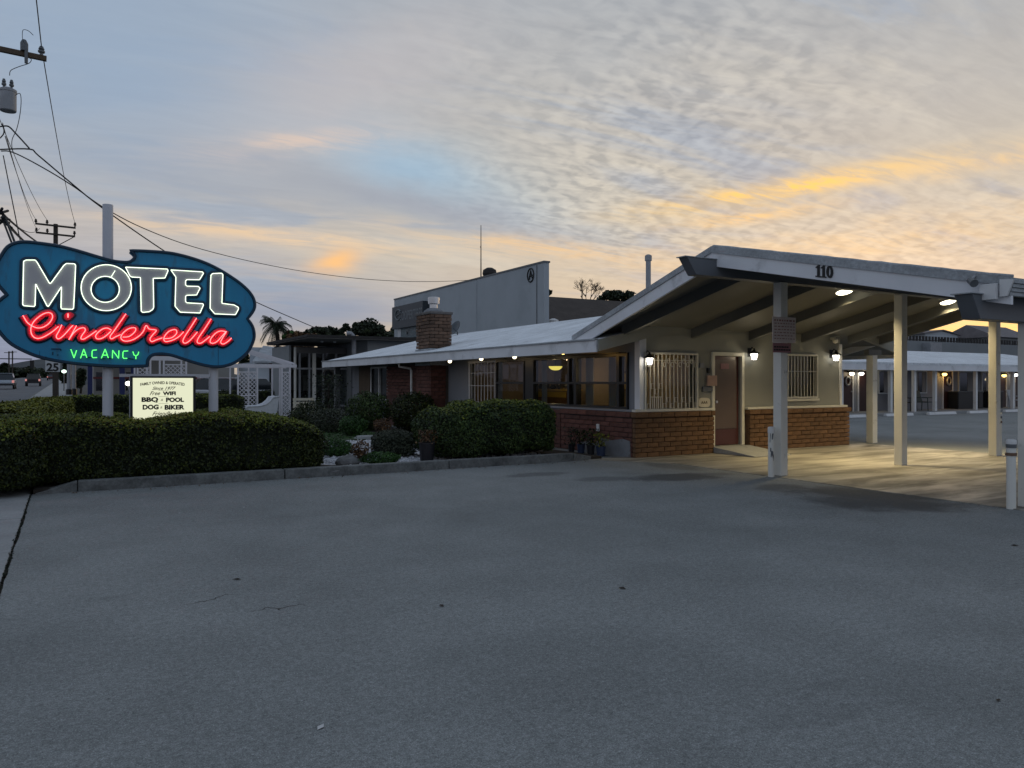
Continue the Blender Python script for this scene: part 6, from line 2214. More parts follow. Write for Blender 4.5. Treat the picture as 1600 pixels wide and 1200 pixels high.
def tree(label, x, y, z0, h, rx, rz, leaf="leaf_tree", n=2500, size=0.16, seed=1, clumps=14, name="tree", trunk_r=0.18, cs=(0.25, 0.5)):
    t_ = thing(name, label, "tree", (x, y, z0), group="trees on the skyline")
    r_ = np.random.default_rng(seed)
    zc = h - rz
    tb = MB().tube([(0, 0, -0.3), (0.1, 0, zc * 0.5), (0, 0.1, zc)], [trunk_r, trunk_r * 0.8, trunk_r * 0.5], 7)
    ctr = []
    for k in range(clumps):
        d = r_.normal(0, 1, 3)
        d /= np.linalg.norm(d)
        rr_ = r_.uniform(0.35, 0.95)
        c = np.array([d[0] * rx * rr_, d[1] * rx * rr_, zc + d[2] * rz * rr_])
        ctr.append((c, r_.uniform(*cs)))
        tb.tube([(0, 0, zc * 0.7), tuple(c * np.array([.5, .5, 1]) + np.array([0, 0, -0.1 * rz])), tuple(c)], [trunk_r * 0.4, trunk_r * 0.2, 0.02], 5)
    tb.build("trunk", "bark", t_, local=True)
    P, N = [], []
    for c, s in ctr:
        m = n // clumps
        d = r_.normal(0, 1, (m, 3))
        d /= np.linalg.norm(d, axis=1)[:, None]
        P.append(c + d * np.array([rx, rx, rz]) * s * (1 - np.abs(r_.normal(0, 0.25, m)))[:, None])
        N.append(d + np.array([0, 0, 0.4]))
    leaves_obj("crown", leaf, None, np.concatenate(P), np.concatenate(N), size).parent = t_
    return t_


for i, (px_, ptop, D_, wpx, lf, lb) in enumerate((
        (575, 497, 95, 30, "leaf_tree", "tallest dark tree left of the grey parapet wall"),
        (601, 507, 95, 26, "leaf_tree", "dark tree touching the left edge of the grey parapet wall"),
        (546, 507, 95, 13, "leaf_tree", "small round dark tree between the two larger skyline trees"),
        (522, 512, 95, 24, "leaf_tree", "low dark tree above the pavilion's drain pipe"),
        (500, 511, 90, 20, "leaf_tree", "low dark tree above the middle of the pavilion roof"),
        (470, 513, 85, 26, "leaf_rust", "rust tinged bush above the pavilion roof right of the palm"),
        (456, 516, 85, 16, "leaf_green", "green bush just right of the palm"),
        (968, 442, 62, 34, "leaf_tree", "dark spiky evergreen showing above the brown roof"),
        (856, 453, 60, 5, "leaf_tree", "sliver of dark foliage against the grey wall's tall end"))):
    b = at(px_, 597, D_)
    top = EYE + (597 - ptop) / FPX * D_
    rx_ = wpx * D_ / FPX
    tree(lb, b.x, b.y, 0, top, rx_, rx_ * (0.75 if px_ < 900 else 0.7), lf, 2600 if wpx > 15 else 900, 0.011 * D_ * 0.16 + 0.05, 30 + i, (34 if px_ == 968 else 18) if wpx > 15 else 6, cs=(0.12, 0.26) if px_ == 968 else (0.2, 0.46))
for i, (px_, ptop, D_, wpx, lb) in enumerate(((34, 573, 300, 24, "broad dark street tree far off behind the cars"), (62, 577, 290, 16, "dark street tree far off above the black pickup"), (4, 568, 280, 10, "dark tree at the left edge of the far street"),
                                                (103, 570, 130, 7, "dark tree behind the two thin street poles"), (126, 576, 120, 8, "dark tree just left of the blue column"), (385, 545, 75, 14, "dark tree between the sign and the white house"), (355, 590, 70, 20, "dark bushy tree low behind the right sign post"),
                                                (310, 588, 75, 16, "dark bushy tree low behind the message box"))):
    b = at(px_, 597, D_)
    top = EYE + (597 - ptop) / FPX * D_
    tree(lb, b.x, b.y, 0, top, wpx * D_ / FPX, max((top) * 0.42, 0.4), "leaf_tree", 1500, 0.0022 * D_ + 0.03, 60 + i, 12)
# palm
b = at(432, 597, 85)
ptz = EYE + (597 - 507) / FPX * 85
pt_ = thing("palm_tree", "single dark palm above the pavilion roof's left tip", "palm tree", (b.x, b.y, 0))
MB().tube([(b.x, b.y, -0.3), (b.x + 0.2, b.y, ptz * 0.6), (b.x, b.y, ptz)], [0.28, 0.22, 0.2], 8).build("trunk", "bark", pt_)
cr = MB()
for k in range(54):
    a = k * 2.399
    up = rng.uniform(-0.5, 1.3)
    Lf = rng.uniform(1.2, 1.8)
    d = Vector((math.cos(a), math.sin(a), 0))
    spine = [Vector((b.x, b.y, ptz)) + d * (Lf * t_) + Vector((0, 0, up * Lf * t_ * 0.9 - 1.15 * Lf * t_ * t_ * (0.6 + 0.3 * (1 - up)))) for t_ in np.linspace(0, 1, 7)]
    for i in range(6):
        s = d.cross(Vector((0, 0, 1)))
        for sg_ in (-1, 1):
            for j in range(3):
                o_ = spine[i] + (spine[i + 1] - spine[i]) * (j / 3)
                ln_ = 0.42 * (1 - 0.10 * i)
                tip = o_ + s * sg_ * ln_ + (spine[i + 1] - spine[i]).normalized() * 0.25 + Vector((0, 0, -0.35))
                cr.add([o_, o_ + (spine[i + 1] - spine[i]) * 0.22, tip], [(0, 1, 2)])
    cr.tube(spine, 0.02, 4)
cr.build("fronds", "leaf_tree", pt_)
# bare tree above the brown roof
b = at(917, 597, 66)
bt_ = thing("bare_tree", "leafless fine branched tree above the brown roof", "tree", (b.x, b.y, 0), group="trees on the skyline")
zb_ = EYE + (597 - 466) / FPX * 66
ztp = EYE + (597 - 441) / FPX * 66
mbt = MB().tube([(b.x, b.y, 0), (b.x + 0.05, b.y, zb_ - 0.6)], [0.16, 0.10], 6)
rr = random.Random(12)


def branch(p_, d, L, r, depth):
    e = p_ + d * L
    mbt.tube([p_, (p_ + e) / 2 + Vector((rr.uniform(-.05, .05), rr.uniform(-.05, .05), 0)) * L, e], [r, r * 0.8, r * 0.6], 4, cap=False)
    if depth:
        for _ in range(3 if depth > 1 else 4):
            nd = (d + Vector((rr.uniform(-.75, .75), rr.uniform(-.75, .75), rr.uniform(-.25, .4)))).normalized()
            branch(p_ + d * L * rr.uniform(0.55, 1), nd, L * rr.uniform(0.55, 0.8), max(r * 0.6, 0.010), depth - 1)


for dx_ in (-0.5, -0.1, 0.35, 0.8):
    branch(Vector((b.x, b.y, zb_ - 0.7)), Vector((dx_ * 0.87, -dx_ * 0.5, 0.85)).normalized(), 1.05, 0.045, 4)
mbt.build("branches", "bark", bt_)

# hills: a real ridge far beyond the street and the roofs
hl = MB()
for (az0, az1, Dh, hh, sd, jag) in ((-36, -16, 900, 30, 3, 0.25), (-60, -34, 1100, 40, 5, 0.3), (-20, 6, 420, 20, 7, 0.3), (15, 40, 420, 27, 9, 0.12)):
    N_ = 50
    r_ = np.random.default_rng(sd)
    ph = r_.uniform(0, 6.28, 5)
    ring_ = []
    for i in range(N_ + 1):
        a = rad(az0 + (az1 - az0) * i / N_) + HEAD
        tt = i / N_
        env = math.sin(math.pi * tt) ** 0.6
        hz_ = hh * env * (0.75 + jag * sum(math.sin(tt * (5 + 4 * k) + ph[k]) / (k + 1) for k in range(5)))
        ring_.append((a, max(hz_, 0.5)))
    o0_ = len(hl.v)
    for a, hz_ in ring_:
        s_, c_ = math.sin(a), math.cos(a)
        hl.v += [Vector((s_ * Dh * 0.8, c_ * Dh * 0.8, -0.7)), Vector((s_ * Dh * 0.93, c_ * Dh * 0.93, hz_ * 0.7)), Vector((s_ * Dh, c_ * Dh, hz_)), Vector((s_ * Dh * 1.2, c_ * Dh * 1.2, -0.7))]
    for i in range(N_):
        for j in range(3):
            hl.f.append((o0_ + i * 4 + j, o0_ + i * 4 + j + 1, o0_ + i * 4 + 5 + j, o0_ + i * 4 + 4 + j))
structure(hl, "hills", "hill")

# ================================================================== REAR ROOM WING
RY, PYW = 22.0, 23.6
wing = thing("room_wing", "long low motel room wing with white gravel roof and maroon doors across the rear lot", "building", (36, 23.6, 0))
X0, X1 = 22.0, 52.0
wrz = ony(1450, 567.5, RY - 0.2).z
ridge = ony(1500, 551, RY + 5.0).z
MB().prism([(X0, RY - 0.35, wrz), (X0, RY + 5, ridge), (X0, RY + 10, wrz), (X0, RY + 10, wrz - 0.1), (X0, RY + 5, ridge - 0.1), (X0, RY - 0.35, wrz - 0.1)], (X1 - X0, 0, 0)).build("roof", "roof_white", wing)
fzb = ony(1450, 579, RY - 0.35).z
MB().box(X0, X1, RY - 0.34, RY - 0.30, fzb, wrz - 0.015).build("fascia", "fascia_paint", wing)
MB().box(X0, X1, RY - 0.29, PYW, fzb + 0.02, fzb + 0.05).build("soffit", "soffit_grey", wing)
MB().box(X0, X1, RY - 0.6, PYW, 0.0, 0.10).build("walkway", "pavement", wing)
MB().box(X0, X1, PYW + 0.02, PYW + 0.2, 0.1, fzb + 0.3).build("wall", "stucco_grey", wing)
for px_ in (1314, 1391, 1428, 1460.5, 1524, 1582):
    x = ony(px_, 600, RY).x
    MB().box(x - 0.075, x + 0.075, RY - 0.075, RY + 0.075, 0.1, fzb + 0.02).build("post", "white_paint", wing, 0.005)


def wx(p_):
    return ony(p_, 600, PYW).x


for pa_, pb_ in ((1316, 1331), (1341, 1357), (1473, 1487), (1560, 1571), (1585, 1597)):
    x0, x1 = wx(pa_), wx(pb_)
    d_ = MB().box(x0, x1, PYW - 0.02, PYW + 0.018, 0.11, 2.05).build("door", "door_dark", wing)
    MB().tube([(x1 - 0.08, PYW - 0.07, 1.05), (x1 - 0.08, PYW - 0.021, 1.05)], 0.03, 8).build("handle", "metal_bright", d_)
    f_ = MB()
    f_.box(x0 - 0.08, x0 - 0.001, PYW - 0.05, PYW + 0.018, 0.1, 2.13)
    f_.box(x1 + 0.001, x1 + 0.08, PYW - 0.05, PYW + 0.018, 0.1, 2.13)
    f_.box(x0 - 0.001, x1 + 0.001, PYW - 0.05, PYW + 0.018, 2.051, 2.13)
    f_.build("door_frame", "white_paint", wing)
for pa_, pb_ in ((1373, 1386), (1398, 1404), (1432, 1446), (1498, 1521), (1534, 1545)):
    x0, x1 = wx(pa_), wx(pb_)
    w_ = MB().box(x0, x1, PYW - 0.03, PYW + 0.018, 0.98, 2.02).build("window", "window_dark", wing)
    f_ = MB()
    for (a, b_, c, d) in ((x0 - 0.06, x0 - 0.001, 0.92, 2.08), (x1 + 0.001, x1 + 0.06, 0.92, 2.08), (x0 - 0.001, x1 + 0.001, 2.021, 2.08), (x0 - 0.001, x1 + 0.001, 0.92, 0.979)):
        f_.box(a, b_, PYW - 0.06, PYW + 0.018, c, d)
    f_.build("frame", "wall_pale", w_)
    MB().box(x0 + (x1 - x0) * 0.55, x1 - 0.02, PYW - 0.038, PYW - 0.031, 1.0, 2.0).build("curtain", "curtain", w_)
for px_ in (1320, 1478):
    x = ony(px_ + 3, 600, PYW).x
    z = 1.55
    t_ = thing("door_wreath", "pale round wreath hanging on the leftmost rear door" if px_ < 1400 else "pale oval wreath on the rear door under the amber lamp", "wreath", (x, PYW - 0.06, z))
    MB().tube([(x + 0.17 * math.cos(a), PYW - 0.06, z + 0.2 * math.sin(a)) for a in np.linspace(0, 6.2832, 15)[:-1]], 0.045, 6, closed=True).build("ring", "metal_grey", t_)
for i, (px_, py__, m_, lb, wv) in enumerate(((1331, 584, "lamp_warm", "lit porch lamp between the two leftmost rear doors", 1), (1346, 584, "lamp_white", "brighter lit porch lamp just right of the leftmost rear doors", 7), (1476, 585, "lamp_orange", "amber porch lamp over the rear door with the oval wreath", 7),
                                          (1569, 587, "lamp_orange", "amber porch lamp left of the last rear post", 3), (1587, 586, "lamp_white", "white porch lamp right of the last rear post", 4), (1556, 592, "lamp_white", "small bright lamp low on the rear wall", 1))):
    q = ony(px_, py__, PYW - 0.18)
    t_ = thing("porch_lamp", lb, "wall lamp", (q.x, PYW, q.z), group="porch lamps on the rear wing")
    MB().box(q.x - 0.05, q.x + 0.05, PYW - 0.05, PYW + 0.015, q.z - 0.08, q.z + 0.12).build("back_plate", "black_metal", t_)
    MB().lathe((q.x, q.y, q.z + 0.07), [(0.22, 0), (0.2, 0.03), (0.04, 0.09)], 12).build("hood", "black_metal", t_)
    MB().lathe((q.x, q.y, q.z - 0.08), [(0.04, 0), (0.10, 0.04), (0.12, 0.10), (0.08, 0.145)], 12).build("globe", m_, t_, smooth=True)
    if wv:
        point_lamp("bulb", (q.x, q.y - 0.2, q.z - 0.03), wv * 1.4, (1, 0.8, 0.5) if m_ != "lamp_orange" else (1, 0.55, 0.15), 0.08, t_)
# concrete wheel stops
for pa_, pb_, py__, lb in ((1325, 1351, 659, "white wheel stop nearest the office wall end"), (1383, 1425, 655, "white wheel stop behind the second canopy post"), (1450, 1492, 653, "white wheel stop in front of the green chair"), (1513, 1541, 650, "white wheel stop behind the third canopy post"), (1569, 1602, 648, "white wheel stop at the right edge of the rear lot")):
    y = RY - 1.1
    x0, x1 = ony(pa_, 600, y).x, ony(pb_, 600, y).x
    t_ = MB().prism([(x0, y - 0.09, 0.002), (x0, y - 0.06, 0.12), (x0, y + 0.06, 0.12), (x0, y + 0.09, 0.002)], (x1 - x0, 0, 0)).build("wheel_stop", "white_paint", None, 0.01)
    tag(t_, lb, "wheel stop", "wheel stops in the rear lot")


def patio_chair(px_, label, mat="green_chair"):
    q = ony(px_, 620, RY + 0.6)
    t_ = thing("patio_chair", label, "chair", (q.x, RY + 0.6, 0.1), rad(8), "chairs on the rear walkway")
    MB().box(-0.30, 0.30, -0.28, 0.28, 0.40, 0.44).build("seat", mat, t_, 0.01, local=True)
    MB().prism([(-0.30, 0.24, 0.45), (0.30, 0.24, 0.45), (0.32, 0.40, 0.98), (-0.32, 0.40, 0.98)], (0, 0.04, 0)).build("backrest", mat, t_, 0.01, local=True)
    for sx in (-1, 1):
        MB().box(sx * 0.31 - 0.025, sx * 0.31 + 0.025, -0.28, 0.28, 0.62, 0.65).build("armrest", mat, t_, local=True)
        for sy in (-1, 1):
            MB().bar((sx * 0.30, sy * 0.26, 0.62 if sy < 0 else 0.45), (sx * 0.33, sy * 0.30, 0.0), 0.03).build("leg", mat, t_, local=True)
    return t_


patio_chair(1445, "dark green patio chair in front of the rear window, right of the second post")
patio_chair(1418, "dim dark patio chair partly behind the second canopy post", "plastic_black")
patio_chair(1589, "pale patio chair at the right edge of the rear walkway", "wall_pale")
for pa_, pb_, lb in ((1497, 1521, "black cabinet under the rear window left of the third canopy post"), (1528, 1536, "dark brown cabinet beside a rear post"), (1552, 1567, "black cabinet right of the third canopy post")):
    x0, x1 = ony(pa_, 600, PYW - 0.6).x, ony(pb_, 600, PYW - 0.6).x
    t_ = thing("storage_cabinet", lb, "cabinet", ((x0 + x1) / 2, PYW - 0.35, 0.1), group="cabinets on the rear walkway")
    MB().box(x0, x1, PYW - 0.60, PYW - 0.08, 0.1, 0.98).build("cabinet_body", "black_paint", t_, 0.01)
    MB().box(x0 - 0.03, x1 + 0.03, PYW - 0.63, PYW - 0.07, 0.981, 1.02).build("cabinet_top", "metal_dark", t_)
    for k in range(4):
        MB().box(x0 + 0.05, x1 - 0.05, PYW - 0.615, PYW - 0.601, 0.16 + k * 0.2, 0.33 + k * 0.2).build("drawer_front", "black_paint", t_)

# behind the wing: grey flat building, picket line, houses on the rise
gz = ony(1500, 535.5, 36).z
gb_ = thing("grey_flat_building", "plain grey flat topped building just over the white wing roof", "building", (58, 38, 0))
MB().box(40, 84, 36, 42, 0, gz).build("wall", "wall_grey", gb_)
for px_ in (1489,):
    x = ony(px_, 545, 34).x
    MB().box(x - 0.75, x + 0.75, 35.3, 35.99, gz - 1.1, gz - 0.15).build("rooftop_unit", "metal_grey", gb_)
pk = thing("picket_fence", "dark toothed picket fence along the top of the grey building", "fence", (58, 36.3, gz))
MB().box(40, 84, 36.28, 36.32, gz + 0.08, gz + 0.14).build("rail", "roof_tar", pk)
x = ony(1412, 540, 36.3).x
while x < ony(1602, 540, 36.3).x:
    MB().box(x - 0.09, x + 0.09, 36.25, 36.35, gz + 0.001, gz + 0.42).build("picket", "roof_tar", pk)
    x += 0.42
for i, (pa_, pb_, pt_y, y, lb) in enumerate(((1446, 1496, 519, 66, "pale gabled house with one window on the rise"), (1496, 1532, 522, 70, "low cream house with one window right of the gabled house"), (1556, 1612, 524, 62, "dark roofed house at the right end of the rise"), (1395, 1448, 528, 60, "dim house behind the second canopy post"))):
    x0, x1 = ony(pa_, 530, y).x, ony(pb_, 530, y).x
    zt = ony((pa_ + pb_) / 2, pt_y + 4, y).z
    h_ = thing("hillside_house", lb, "house", ((x0 + x1) / 2, y, 0), group="houses on the rise")
    MB().box(x0, x1, y, y + 8, 0, zt).build("wall", ("wall_pale", "wall_cream", "wall_grey", "wall_grey")[i], h_)
    rise = (1.4, 1.0, 2.0, 1.0)[i]
    if i == 0:
        MB().prism([(x0 - 0.4, y - 0.02, zt), (x1 + 0.4, y - 0.02, zt), ((x0 + x1) / 2, y - 0.02, zt + 0.55)], (0, 0.03, 0)).build("gable", "wall_pale", h_)
        MB().prism([(x0 - 0.6, y - 0.3, zt), ((x0 + x1) / 2, y - 0.3, zt + 0.6), (x1 + 0.6, y - 0.3, zt), (x1 + 0.6, y - 0.3, zt + 0.15), ((x0 + x1) / 2, y - 0.3, zt + 0.75), (x0 - 0.6, y - 0.3, zt + 0.15)], (0, 8.6, 0)).build("roof", "roof_grey", h_)
    else:
        MB().prism([(x0 - 0.5, y - 0.5, zt), (x0 - 0.5, y + 4, zt + rise), (x0 - 0.5, y + 8.5, zt)], (x1 - x0 + 1.0, 0, 0)).build("roof", "roof_grey", h_)
    xm = (x0 + x1) / 2
    fw = MB()
    w_ = MB().box(xm - 0.5, xm + 0.5, y - 0.04, y - 0.001, zt - 2.0, zt - 0.6).build("window", "window_dark", h_)
    MB().box(xm - 1.5, xm - 0.6, y - 0.05, y - 0.001, zt - 2.1, zt - 0.5).build("shutter", "print_white", h_)
    fw.box(xm - 0.6, xm - 0.501, y - 0.06, y - 0.001, zt - 2.1, zt - 0.5)
    fw.box(xm + 0.501, xm + 0.6, y - 0.06, y - 0.001, zt - 2.1, zt - 0.5)
    fw.build("frame", "print_white", w_)

# ================================================================== STREET FURNITURE AND WIRES
# speed sign on a timber post
q = ony(82.5, 574, 30.0)
ss = thing("speed_sign", "white speed limit 25 sign on a brown timber post by the hedge's end", "sign", (q.x, 30.0, 0.0))
sz0 = ony(82, 581, 30).z
sx0_, sx1_ = ony(71, 574, 30).x, ony(94, 574, 30).x
MB().box(sx0_, sx1_, 29.93, 29.945, sz0, sz0 + 0.80).build("sign_plate", "print_white", ss)
for s in ("25",):
    text_on(s, "lettering", "ink", ss, (q.x, 29.925, ony(82, 574.5, 30).z), (1, 0, 0), (0, 0, 1), 0.36, 0.012)
text_on("SPEED", "lettering", "ink", ss, (q.x, 29.925, sz0 + 0.68), (1, 0, 0), (0, 0, 1), 0.15, 0.004)
text_on("LIMIT", "lettering", "ink", ss, (q.x, 29.925, sz0 + 0.53), (1, 0, 0), (0, 0, 1), 0.15, 0.004)
MB().box(q.x - 0.01, q.x + 0.13, 29.95, 30.09, 0.0, sz0 + 0.75).build("post", "pole_wood", ss)
for px_, D_, h_, lb in ((108, 62, 7.5, "thin grey street pole, left one of the pair behind the speed sign"), (115.5, 66, 7.5, "thin grey street pole, right one of the pair behind the speed sign")):
    b = at(px_, 597, D_)
    t_ = thing("street_pole", lb, "pole", (b.x, b.y, 0), group="thin street poles")
    MB().tube([(b.x, b.y, 0), (b.x, b.y, h_)], [0.17, 0.12], 8).build("shaft", "metal_grey", t_)
    MB().lathe((b.x, b.y, 0), [(0.24, 0), (0.24, 0.9), (0.17, 0.95)], 8).build("base", "black_paint", t_)
lq = at(100, 583, 75)
sl_ = thing("street_lamp", "greenish white lit street lamp behind the thin poles", "street lamp", (lq.x, lq.y, 0))
MB().cyl(lq.x, lq.y, 0, lq.z, 0.05, 8).build("pole", "metal_dark", sl_)
MB().lathe((lq.x, lq.y, lq.z), [(0.05, 0), (0.2, 0.08), (0.2, 0.25), (0.05, 0.33)], 10).build("lamp_globe", E("lamp_street", (0.75, 1.0, 0.85), 2.5), sl_)
for i, (px_, D_, ptop, lb) in enumerate(((14, 190, 549, "left one of two far street poles above the silver SUV"), (19.5, 205, 548, "right one of two far street poles above the silver SUV"))):
    b = at(px_, 597, D_)
    zt = EYE + (597 - ptop) / FPX * D_
    t_ = thing("utility_pole", lb, "utility pole", (b.x, b.y, 0), group="utility poles along the street")
    MB().tube([(b.x, b.y, 0), (b.x, b.y, zt)], 0.16, 6).build("shaft", "pole_wood", t_)
    MB().box(b.x - 1.0, b.x + 1.0, b.y - 0.06, b.y + 0.06, zt - 0.4, zt - 0.25).build("cross_arm", "pole_wood", t_)
tl_ = thing("traffic_signal", "traffic signal hanging over the far street left of the speed sign", "traffic light", (at(50, 597, 210).x, at(50, 597, 210).y, 0))
c_ = at(50, 572, 210)
MB().tube([at(50, 597, 210) - Vector((14, 0, 2)), at(50, 561, 210) - Vector((14, 0, 0)), at(50, 561, 210)], 0.14, 6).build("mast_arm", "metal_dark", tl_)
MB().box(c_.x - 0.5, c_.x + 0.5, c_.y - 0.2, c_.y + 0.2, c_.z - 0.6, c_.z + 1.6).build("signal_head", "black_paint", tl_)


def insul(mb, p_, h=0.16, r=0.05):
    mb.lathe(p_, [(r * 0.5, 0), (r * 0.5, h * 0.3), (r, h * 0.35), (r, h * 0.55), (r * 0.6, h * 0.6), (r * 0.9, h * 0.7), (r * 0.5, h)], 8)


P1 = at(-17, 597, 20.6)
c1z = at(0, 75, 20.6).z
p1 = thing("utility_pole", "tall timber utility pole with a transformer at the left edge of the street", "utility pole", (P1.x, P1.y, 0), group="utility poles along the street")
MB().tube([(P1.x, P1.y, -0.3), (P1.x, P1.y, c1z + 0.6)], [0.17, 0.12], 10).build("shaft", "pole_wood", p1)
MB().bar((P1.x - 1.4, P1.y - 0.15, c1z + 0.03), (P1.x + 1.32, P1.y - 0.15, c1z - 0.07), 0.11, 0.13).build("cross_arm", "wood_mid", p1)
ib = MB()
for dx_ in (-1.3, -0.55, 1.2):
    insul(ib, (P1.x + dx_, P1.y - 0.15, c1z + 0.03 - 0.035 * dx_), 0.26, 0.085)
ib.build("insulator", "metal_dark", p1)
fu = MB()
for dx_ in (0.85,):
    fu.tube([(P1.x + dx_, P1.y - 0.24, c1z + 0.2), (P1.x + dx_, P1.y - 0.24, c1z - 0.32)], [0.05, 0.04], 8)
    fu.lathe((P1.x + dx_ - 0.05, P1.y - 0.2, c1z + 0.02), [(0.09, 0), (0.09, 0.22), (0.05, 0.3)], 8)
fu.build("fuse_cutout", "metal_dark", p1)
tq = at(12.5, 157, 20.4)
tr_ = MB().lathe((tq.x, tq.y, tq.z - 0.29), [(0.18, 0), (0.195, 0.02), (0.195, 0.50), (0.205, 0.51), (0.205, 0.57), (0.12, 0.62)], 20).build("transformer", "metal_grey", p1)
bs_ = MB()
for dx_ in (-0.09, 0.08):
    insul(bs_, (tq.x + dx_, tq.y, tq.z + 0.30), 0.26, 0.055)
bs_.build("bushing", "metal_dark", tr_)
MB().bar((P1.x, P1.y, tq.z), (tq.x, tq.y, tq.z), 0.12, 0.1).build("bracket", "metal_dark", p1)
blk = MB()
q = at(2, 335, 20.4)
for k in range(9):
    blk.tube([q + Vector((rng.uniform(-.15, .12), 0, rng.uniform(-.3, .3))), q + Vector((rng.uniform(-.1, .25), 0.2, rng.uniform(-.35, .2)))], 0.035, 6)
blk.build("cable_bundle", "wire", p1)

P2 = at(87, 597, 50)
c2z = at(87, 353, 50).z
p2 = thing("utility_pole", "dark two armed utility pole rising behind the neon sign", "utility pole", (P2.x, P2.y, 0), group="utility poles along the street")
MB().tube([(P2.x, P2.y, -0.3), (P2.x, P2.y, c2z + 0.12)], [0.18, 0.13], 8).build("shaft", "pole_wood", p2)
for zz, half_ in ((c2z - 0.02, 1.13), (c2z - 0.58, 1.10)):
    MB().bar((P2.x - half_, P2.y - 0.16, zz + 0.03), (P2.x + half_, P2.y - 0.16, zz - 0.03), 0.10, 0.11).build("cross_arm", "pole_wood", p2)
    i2 = MB()
    for dx_ in (-half_ + 0.04, -half_ * 0.42, half_ - 0.04):
        insul(i2, (P2.x + dx_, P2.y - 0.16, zz + 0.03), 0.30, 0.085)
    i2.build("insulator", "pole_wood", p2)
MB().bar((P2.x + 0.02, P2.y - 0.1, c2z - 1.35), (P2.x + 1.05, P2.y - 0.1, c2z - 0.62), 0.05).build("brace", "pole_wood", p2)


def wire(label, a, b, sag=0.0, r=0.012, n=16):
    a, b = Vector(a), Vector(b)
    P = [a + (b - a) * t_ + Vector((0, 0, -4 * sag * t_ * (1 - t_))) for t_ in np.linspace(0, 1, n)]
    return tag(MB().tube(P, r, 5).build("overhead_wire", "wire", None), label, "wire", "overhead wires")


ins1 = Vector((P1.x + 1.2, P1.y - 0.15, c1z + 0.24))
wire("thin primary wire from the cross arm's right tip to the far pole's right tip", ins1, (P2.x + 1.09, P2.y - 0.16, c2z + 0.28), 0.5, 0.014)
wire("thin primary wire climbing overhead from the cross arm's right tip", ins1, (ins1.x - 0.3, -14, ins1.z + 0.1), 0.3, 0.014)
wire("thin primary wire passing behind the transformer to the far pole", (P1.x - 0.5, P1.y - 0.15, c1z + 0.3), (P2.x - 0.47, P2.y - 0.16, c2z + 0.3), 0.5, 0.013)
wire("thin lower wire from the pole to the far pole's left tip", at(8, 213, 20.6), (P2.x - 1.09, P2.y - 0.16, c2z + 0.28), 0.3, 0.012)
wire("thin lower wire from the pole to the far pole's second arm", at(4, 192, 20.6), (P2.x - 1.06, P2.y - 0.16, c2z - 0.3), 0.3, 0.010)
svc = [at(0, 233.5, 20.6), at(46, 233, 20.0), at(60, 243, 20.0), at(110, 285, 20.4), at(160, 325, 21.3), at(255, 391, 23.8), at(330, 436, 26.5), at(398, 471, 30), at(450, 494, 33), at(497, 514, 36.2)]
tag(MB().tube(smooth_path(svc, 5), 0.019, 6).build("overhead_wire", "wire", None), "thick black service drop running down to the pavilion roof", "wire", "overhead wires")
svc2 = [at(2, 236, 20.6), at(20, 238, 20.5), at(60, 258, 20.4), at(110, 288, 21), at(165, 326, 23), at(225, 357, 26), at(300, 385, 30), at(390, 408, 34.5), at(480, 425, 38.5), at(570, 436, 42), at(650, 440, 45), at(720, 438.5, 48), at(751, 435, 49.7)]
tag(MB().tube(smooth_path(svc2, 5), 0.016, 6).build("overhead_wire", "wire", None), "long sagging cable crossing from the pole to the grey parapet wall", "wire", "overhead wires")
for i, (a, b, sag, r, lb) in enumerate((
        (at(5, 335, 20.5), at(110, 398, 44), 0.3, 0.030, "upper cable of the bundle running past the far pole"),
        (at(5, 340, 20.5), at(90, 392, 44), 0.5, 0.024, "middle cable of the bundle running past the far pole"),
        (at(8, 347, 20.5), at(75, 386, 40), 0.35, 0.020, "lower cable of the bundle running past the far pole"),
        (at(2, 330, 20.5), at(62, 357, 49.8), 0.4, 0.016, "cable from the bundle to the far pole's lower arm"))):
    wire(lb, a, b, sag, r)
for i, (a, b, r, lb) in enumerate(((at(4, 343, 20.5), at(20, 384, 20.0), 0.026, "left one of two steep guy cables behind the sign"), (at(8, 340, 20.5), at(25, 384, 20.0), 0.030, "right one of two steep guy cables behind the sign"),
                                    (at(5, 243, 20.6), at(33, 384, 20.2), 0.014, "long thin down lead hanging behind the sign"))):
    wire(lb, a, b, 0, r)
for pts, r, lb in (([(15, 118), (17, 110), (30, 104), (45, 99), (49, 93), (44, 90)], 0.009, "looped jumper wire from the fuse to the transformer"),
                   ([(52, 55), (44, 48), (36, 47), (35, 58), (37, 66)], 0.008, "small looped jumper wire over the cross arm"),
                   ([(24, 149), (31, 146), (33, 158), (31, 180), (26, 202), (19, 218), (19, 232), (22, 240)], 0.010, "wavy jumper wire from the transformer to the service cables"),
                   ([(0, 198), (5, 197), (14, 198), (25, 209), (37, 222), (46, 232)], 0.020, "short spliced service tail under the transformer"),
                   ([(0, 216), (6, 208), (5, 197), (2, 194)], 0.016, "curved black loop at the pole below the transformer")):
    tag(MB().tube(smooth_path([at(x, y, 20.3) for x, y in pts], 5), r, 6).build("jumper_wire", "wire", None), lb, "wire", "overhead wires")

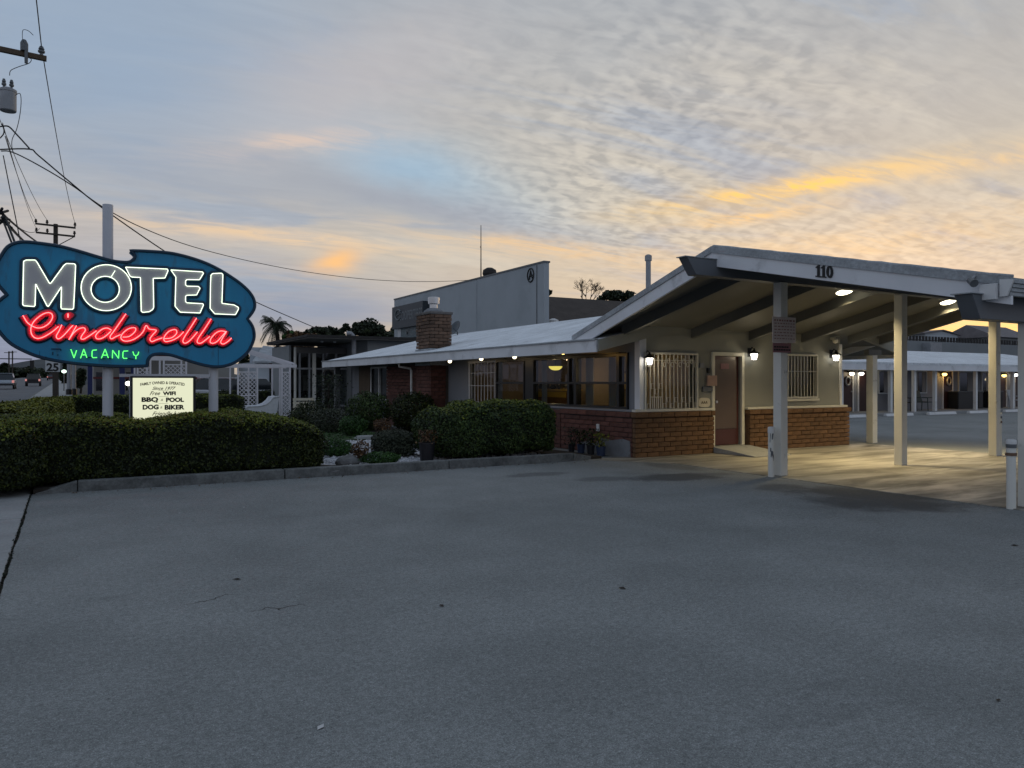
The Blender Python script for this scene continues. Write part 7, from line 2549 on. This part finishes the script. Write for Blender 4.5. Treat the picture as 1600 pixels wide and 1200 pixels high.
# ================================================================== LITTER ON THE ASPHALT
for px_, py__, m_, s, lb in ((370, 906, "leaf_dry", 0.035, "small dark curled leaf on the left of the asphalt"), (972, 920, "leaf_dry", 0.038, "dark curled leaf on the middle of the asphalt"), (1586, 853, "leaf_dry", 0.04, "dark leaf on the asphalt near the right edge"), (690, 947, "leaf_dry", 0.03, "tiny dark leaf fragment left of the middle leaf"),
                             (501, 1137, "paper", 0.030, "small white scrap near the bottom of the asphalt"), (1560, 1095, "leaf_dry", 0.02, "tiny dark crumb low on the right of the asphalt"), (381, 793, "paper", 0.02, "white fleck on the asphalt below the long hedge"), (280, 802, "paper", 0.018, "pale fleck on the asphalt near the kerb's ramped end")):
    q = onz(px_, py__)
    mb = MB()
    a = rng.uniform(0, 3)
    ca, sa = math.cos(a) * s, math.sin(a) * s
    h_ = s * 0.28 if m_ == "leaf_dry" else s * 0.15
    mb.add([(-ca, -sa, 0.003), (sa * .5, -ca * .5, h_), (ca, sa, 0.004), (-sa * .5, ca * .5, h_ * 0.8), (0, 0, 0.002)], [(0, 1, 4), (1, 2, 4), (2, 3, 4), (3, 0, 4)])
    o = mb.build("fallen_leaf" if m_ == "leaf_dry" else "paper_scrap", m_, None)
    o.location = (q.x, q.y, 0.001)
    tag(o, lb, "leaf" if m_ == "leaf_dry" else "scrap", "litter on the asphalt", "thing")

# hairline cracks in the lot
for pts, w in (([(388, 957), (405, 953), (421, 949), (436, 952), (452, 947), (470, 945), (483, 946)], 0.0032), ([(286, 946), (310, 941), (330, 938), (349, 930), (371, 927)], 0.0028)):
    mb = MB()
    P = []
    for a, b in zip(pts[:-1], pts[1:]):
        for t_ in (0, 0.25, 0.5, 0.75):
            q = onz(a[0] + (b[0] - a[0]) * t_, a[1] + (b[1] - a[1]) * t_)
            P.append(Vector((q.x + rng.uniform(-.015, .015), q.y + rng.uniform(-.02, .02), 0.0015)))
    n_ = len(P)
    for i in range(n_ - 1):
        d = (P[i + 1] - P[i]).normalized()
        s_ = Vector((-d.y, d.x, 0))
        w0, w1_ = (w * math.sin(math.pi * (i + 0.3) / n_) + 0.0005 for _ in (0, 1))
        w1_ = w * math.sin(math.pi * min(i + 1.3, n_) / n_) + 0.0005
        mb.quad(P[i] - s_ * w0, P[i + 1] - s_ * w1_, P[i + 1] + s_ * w1_, P[i] + s_ * w0)
    structure(mb, "asphalt_crack", "soil")
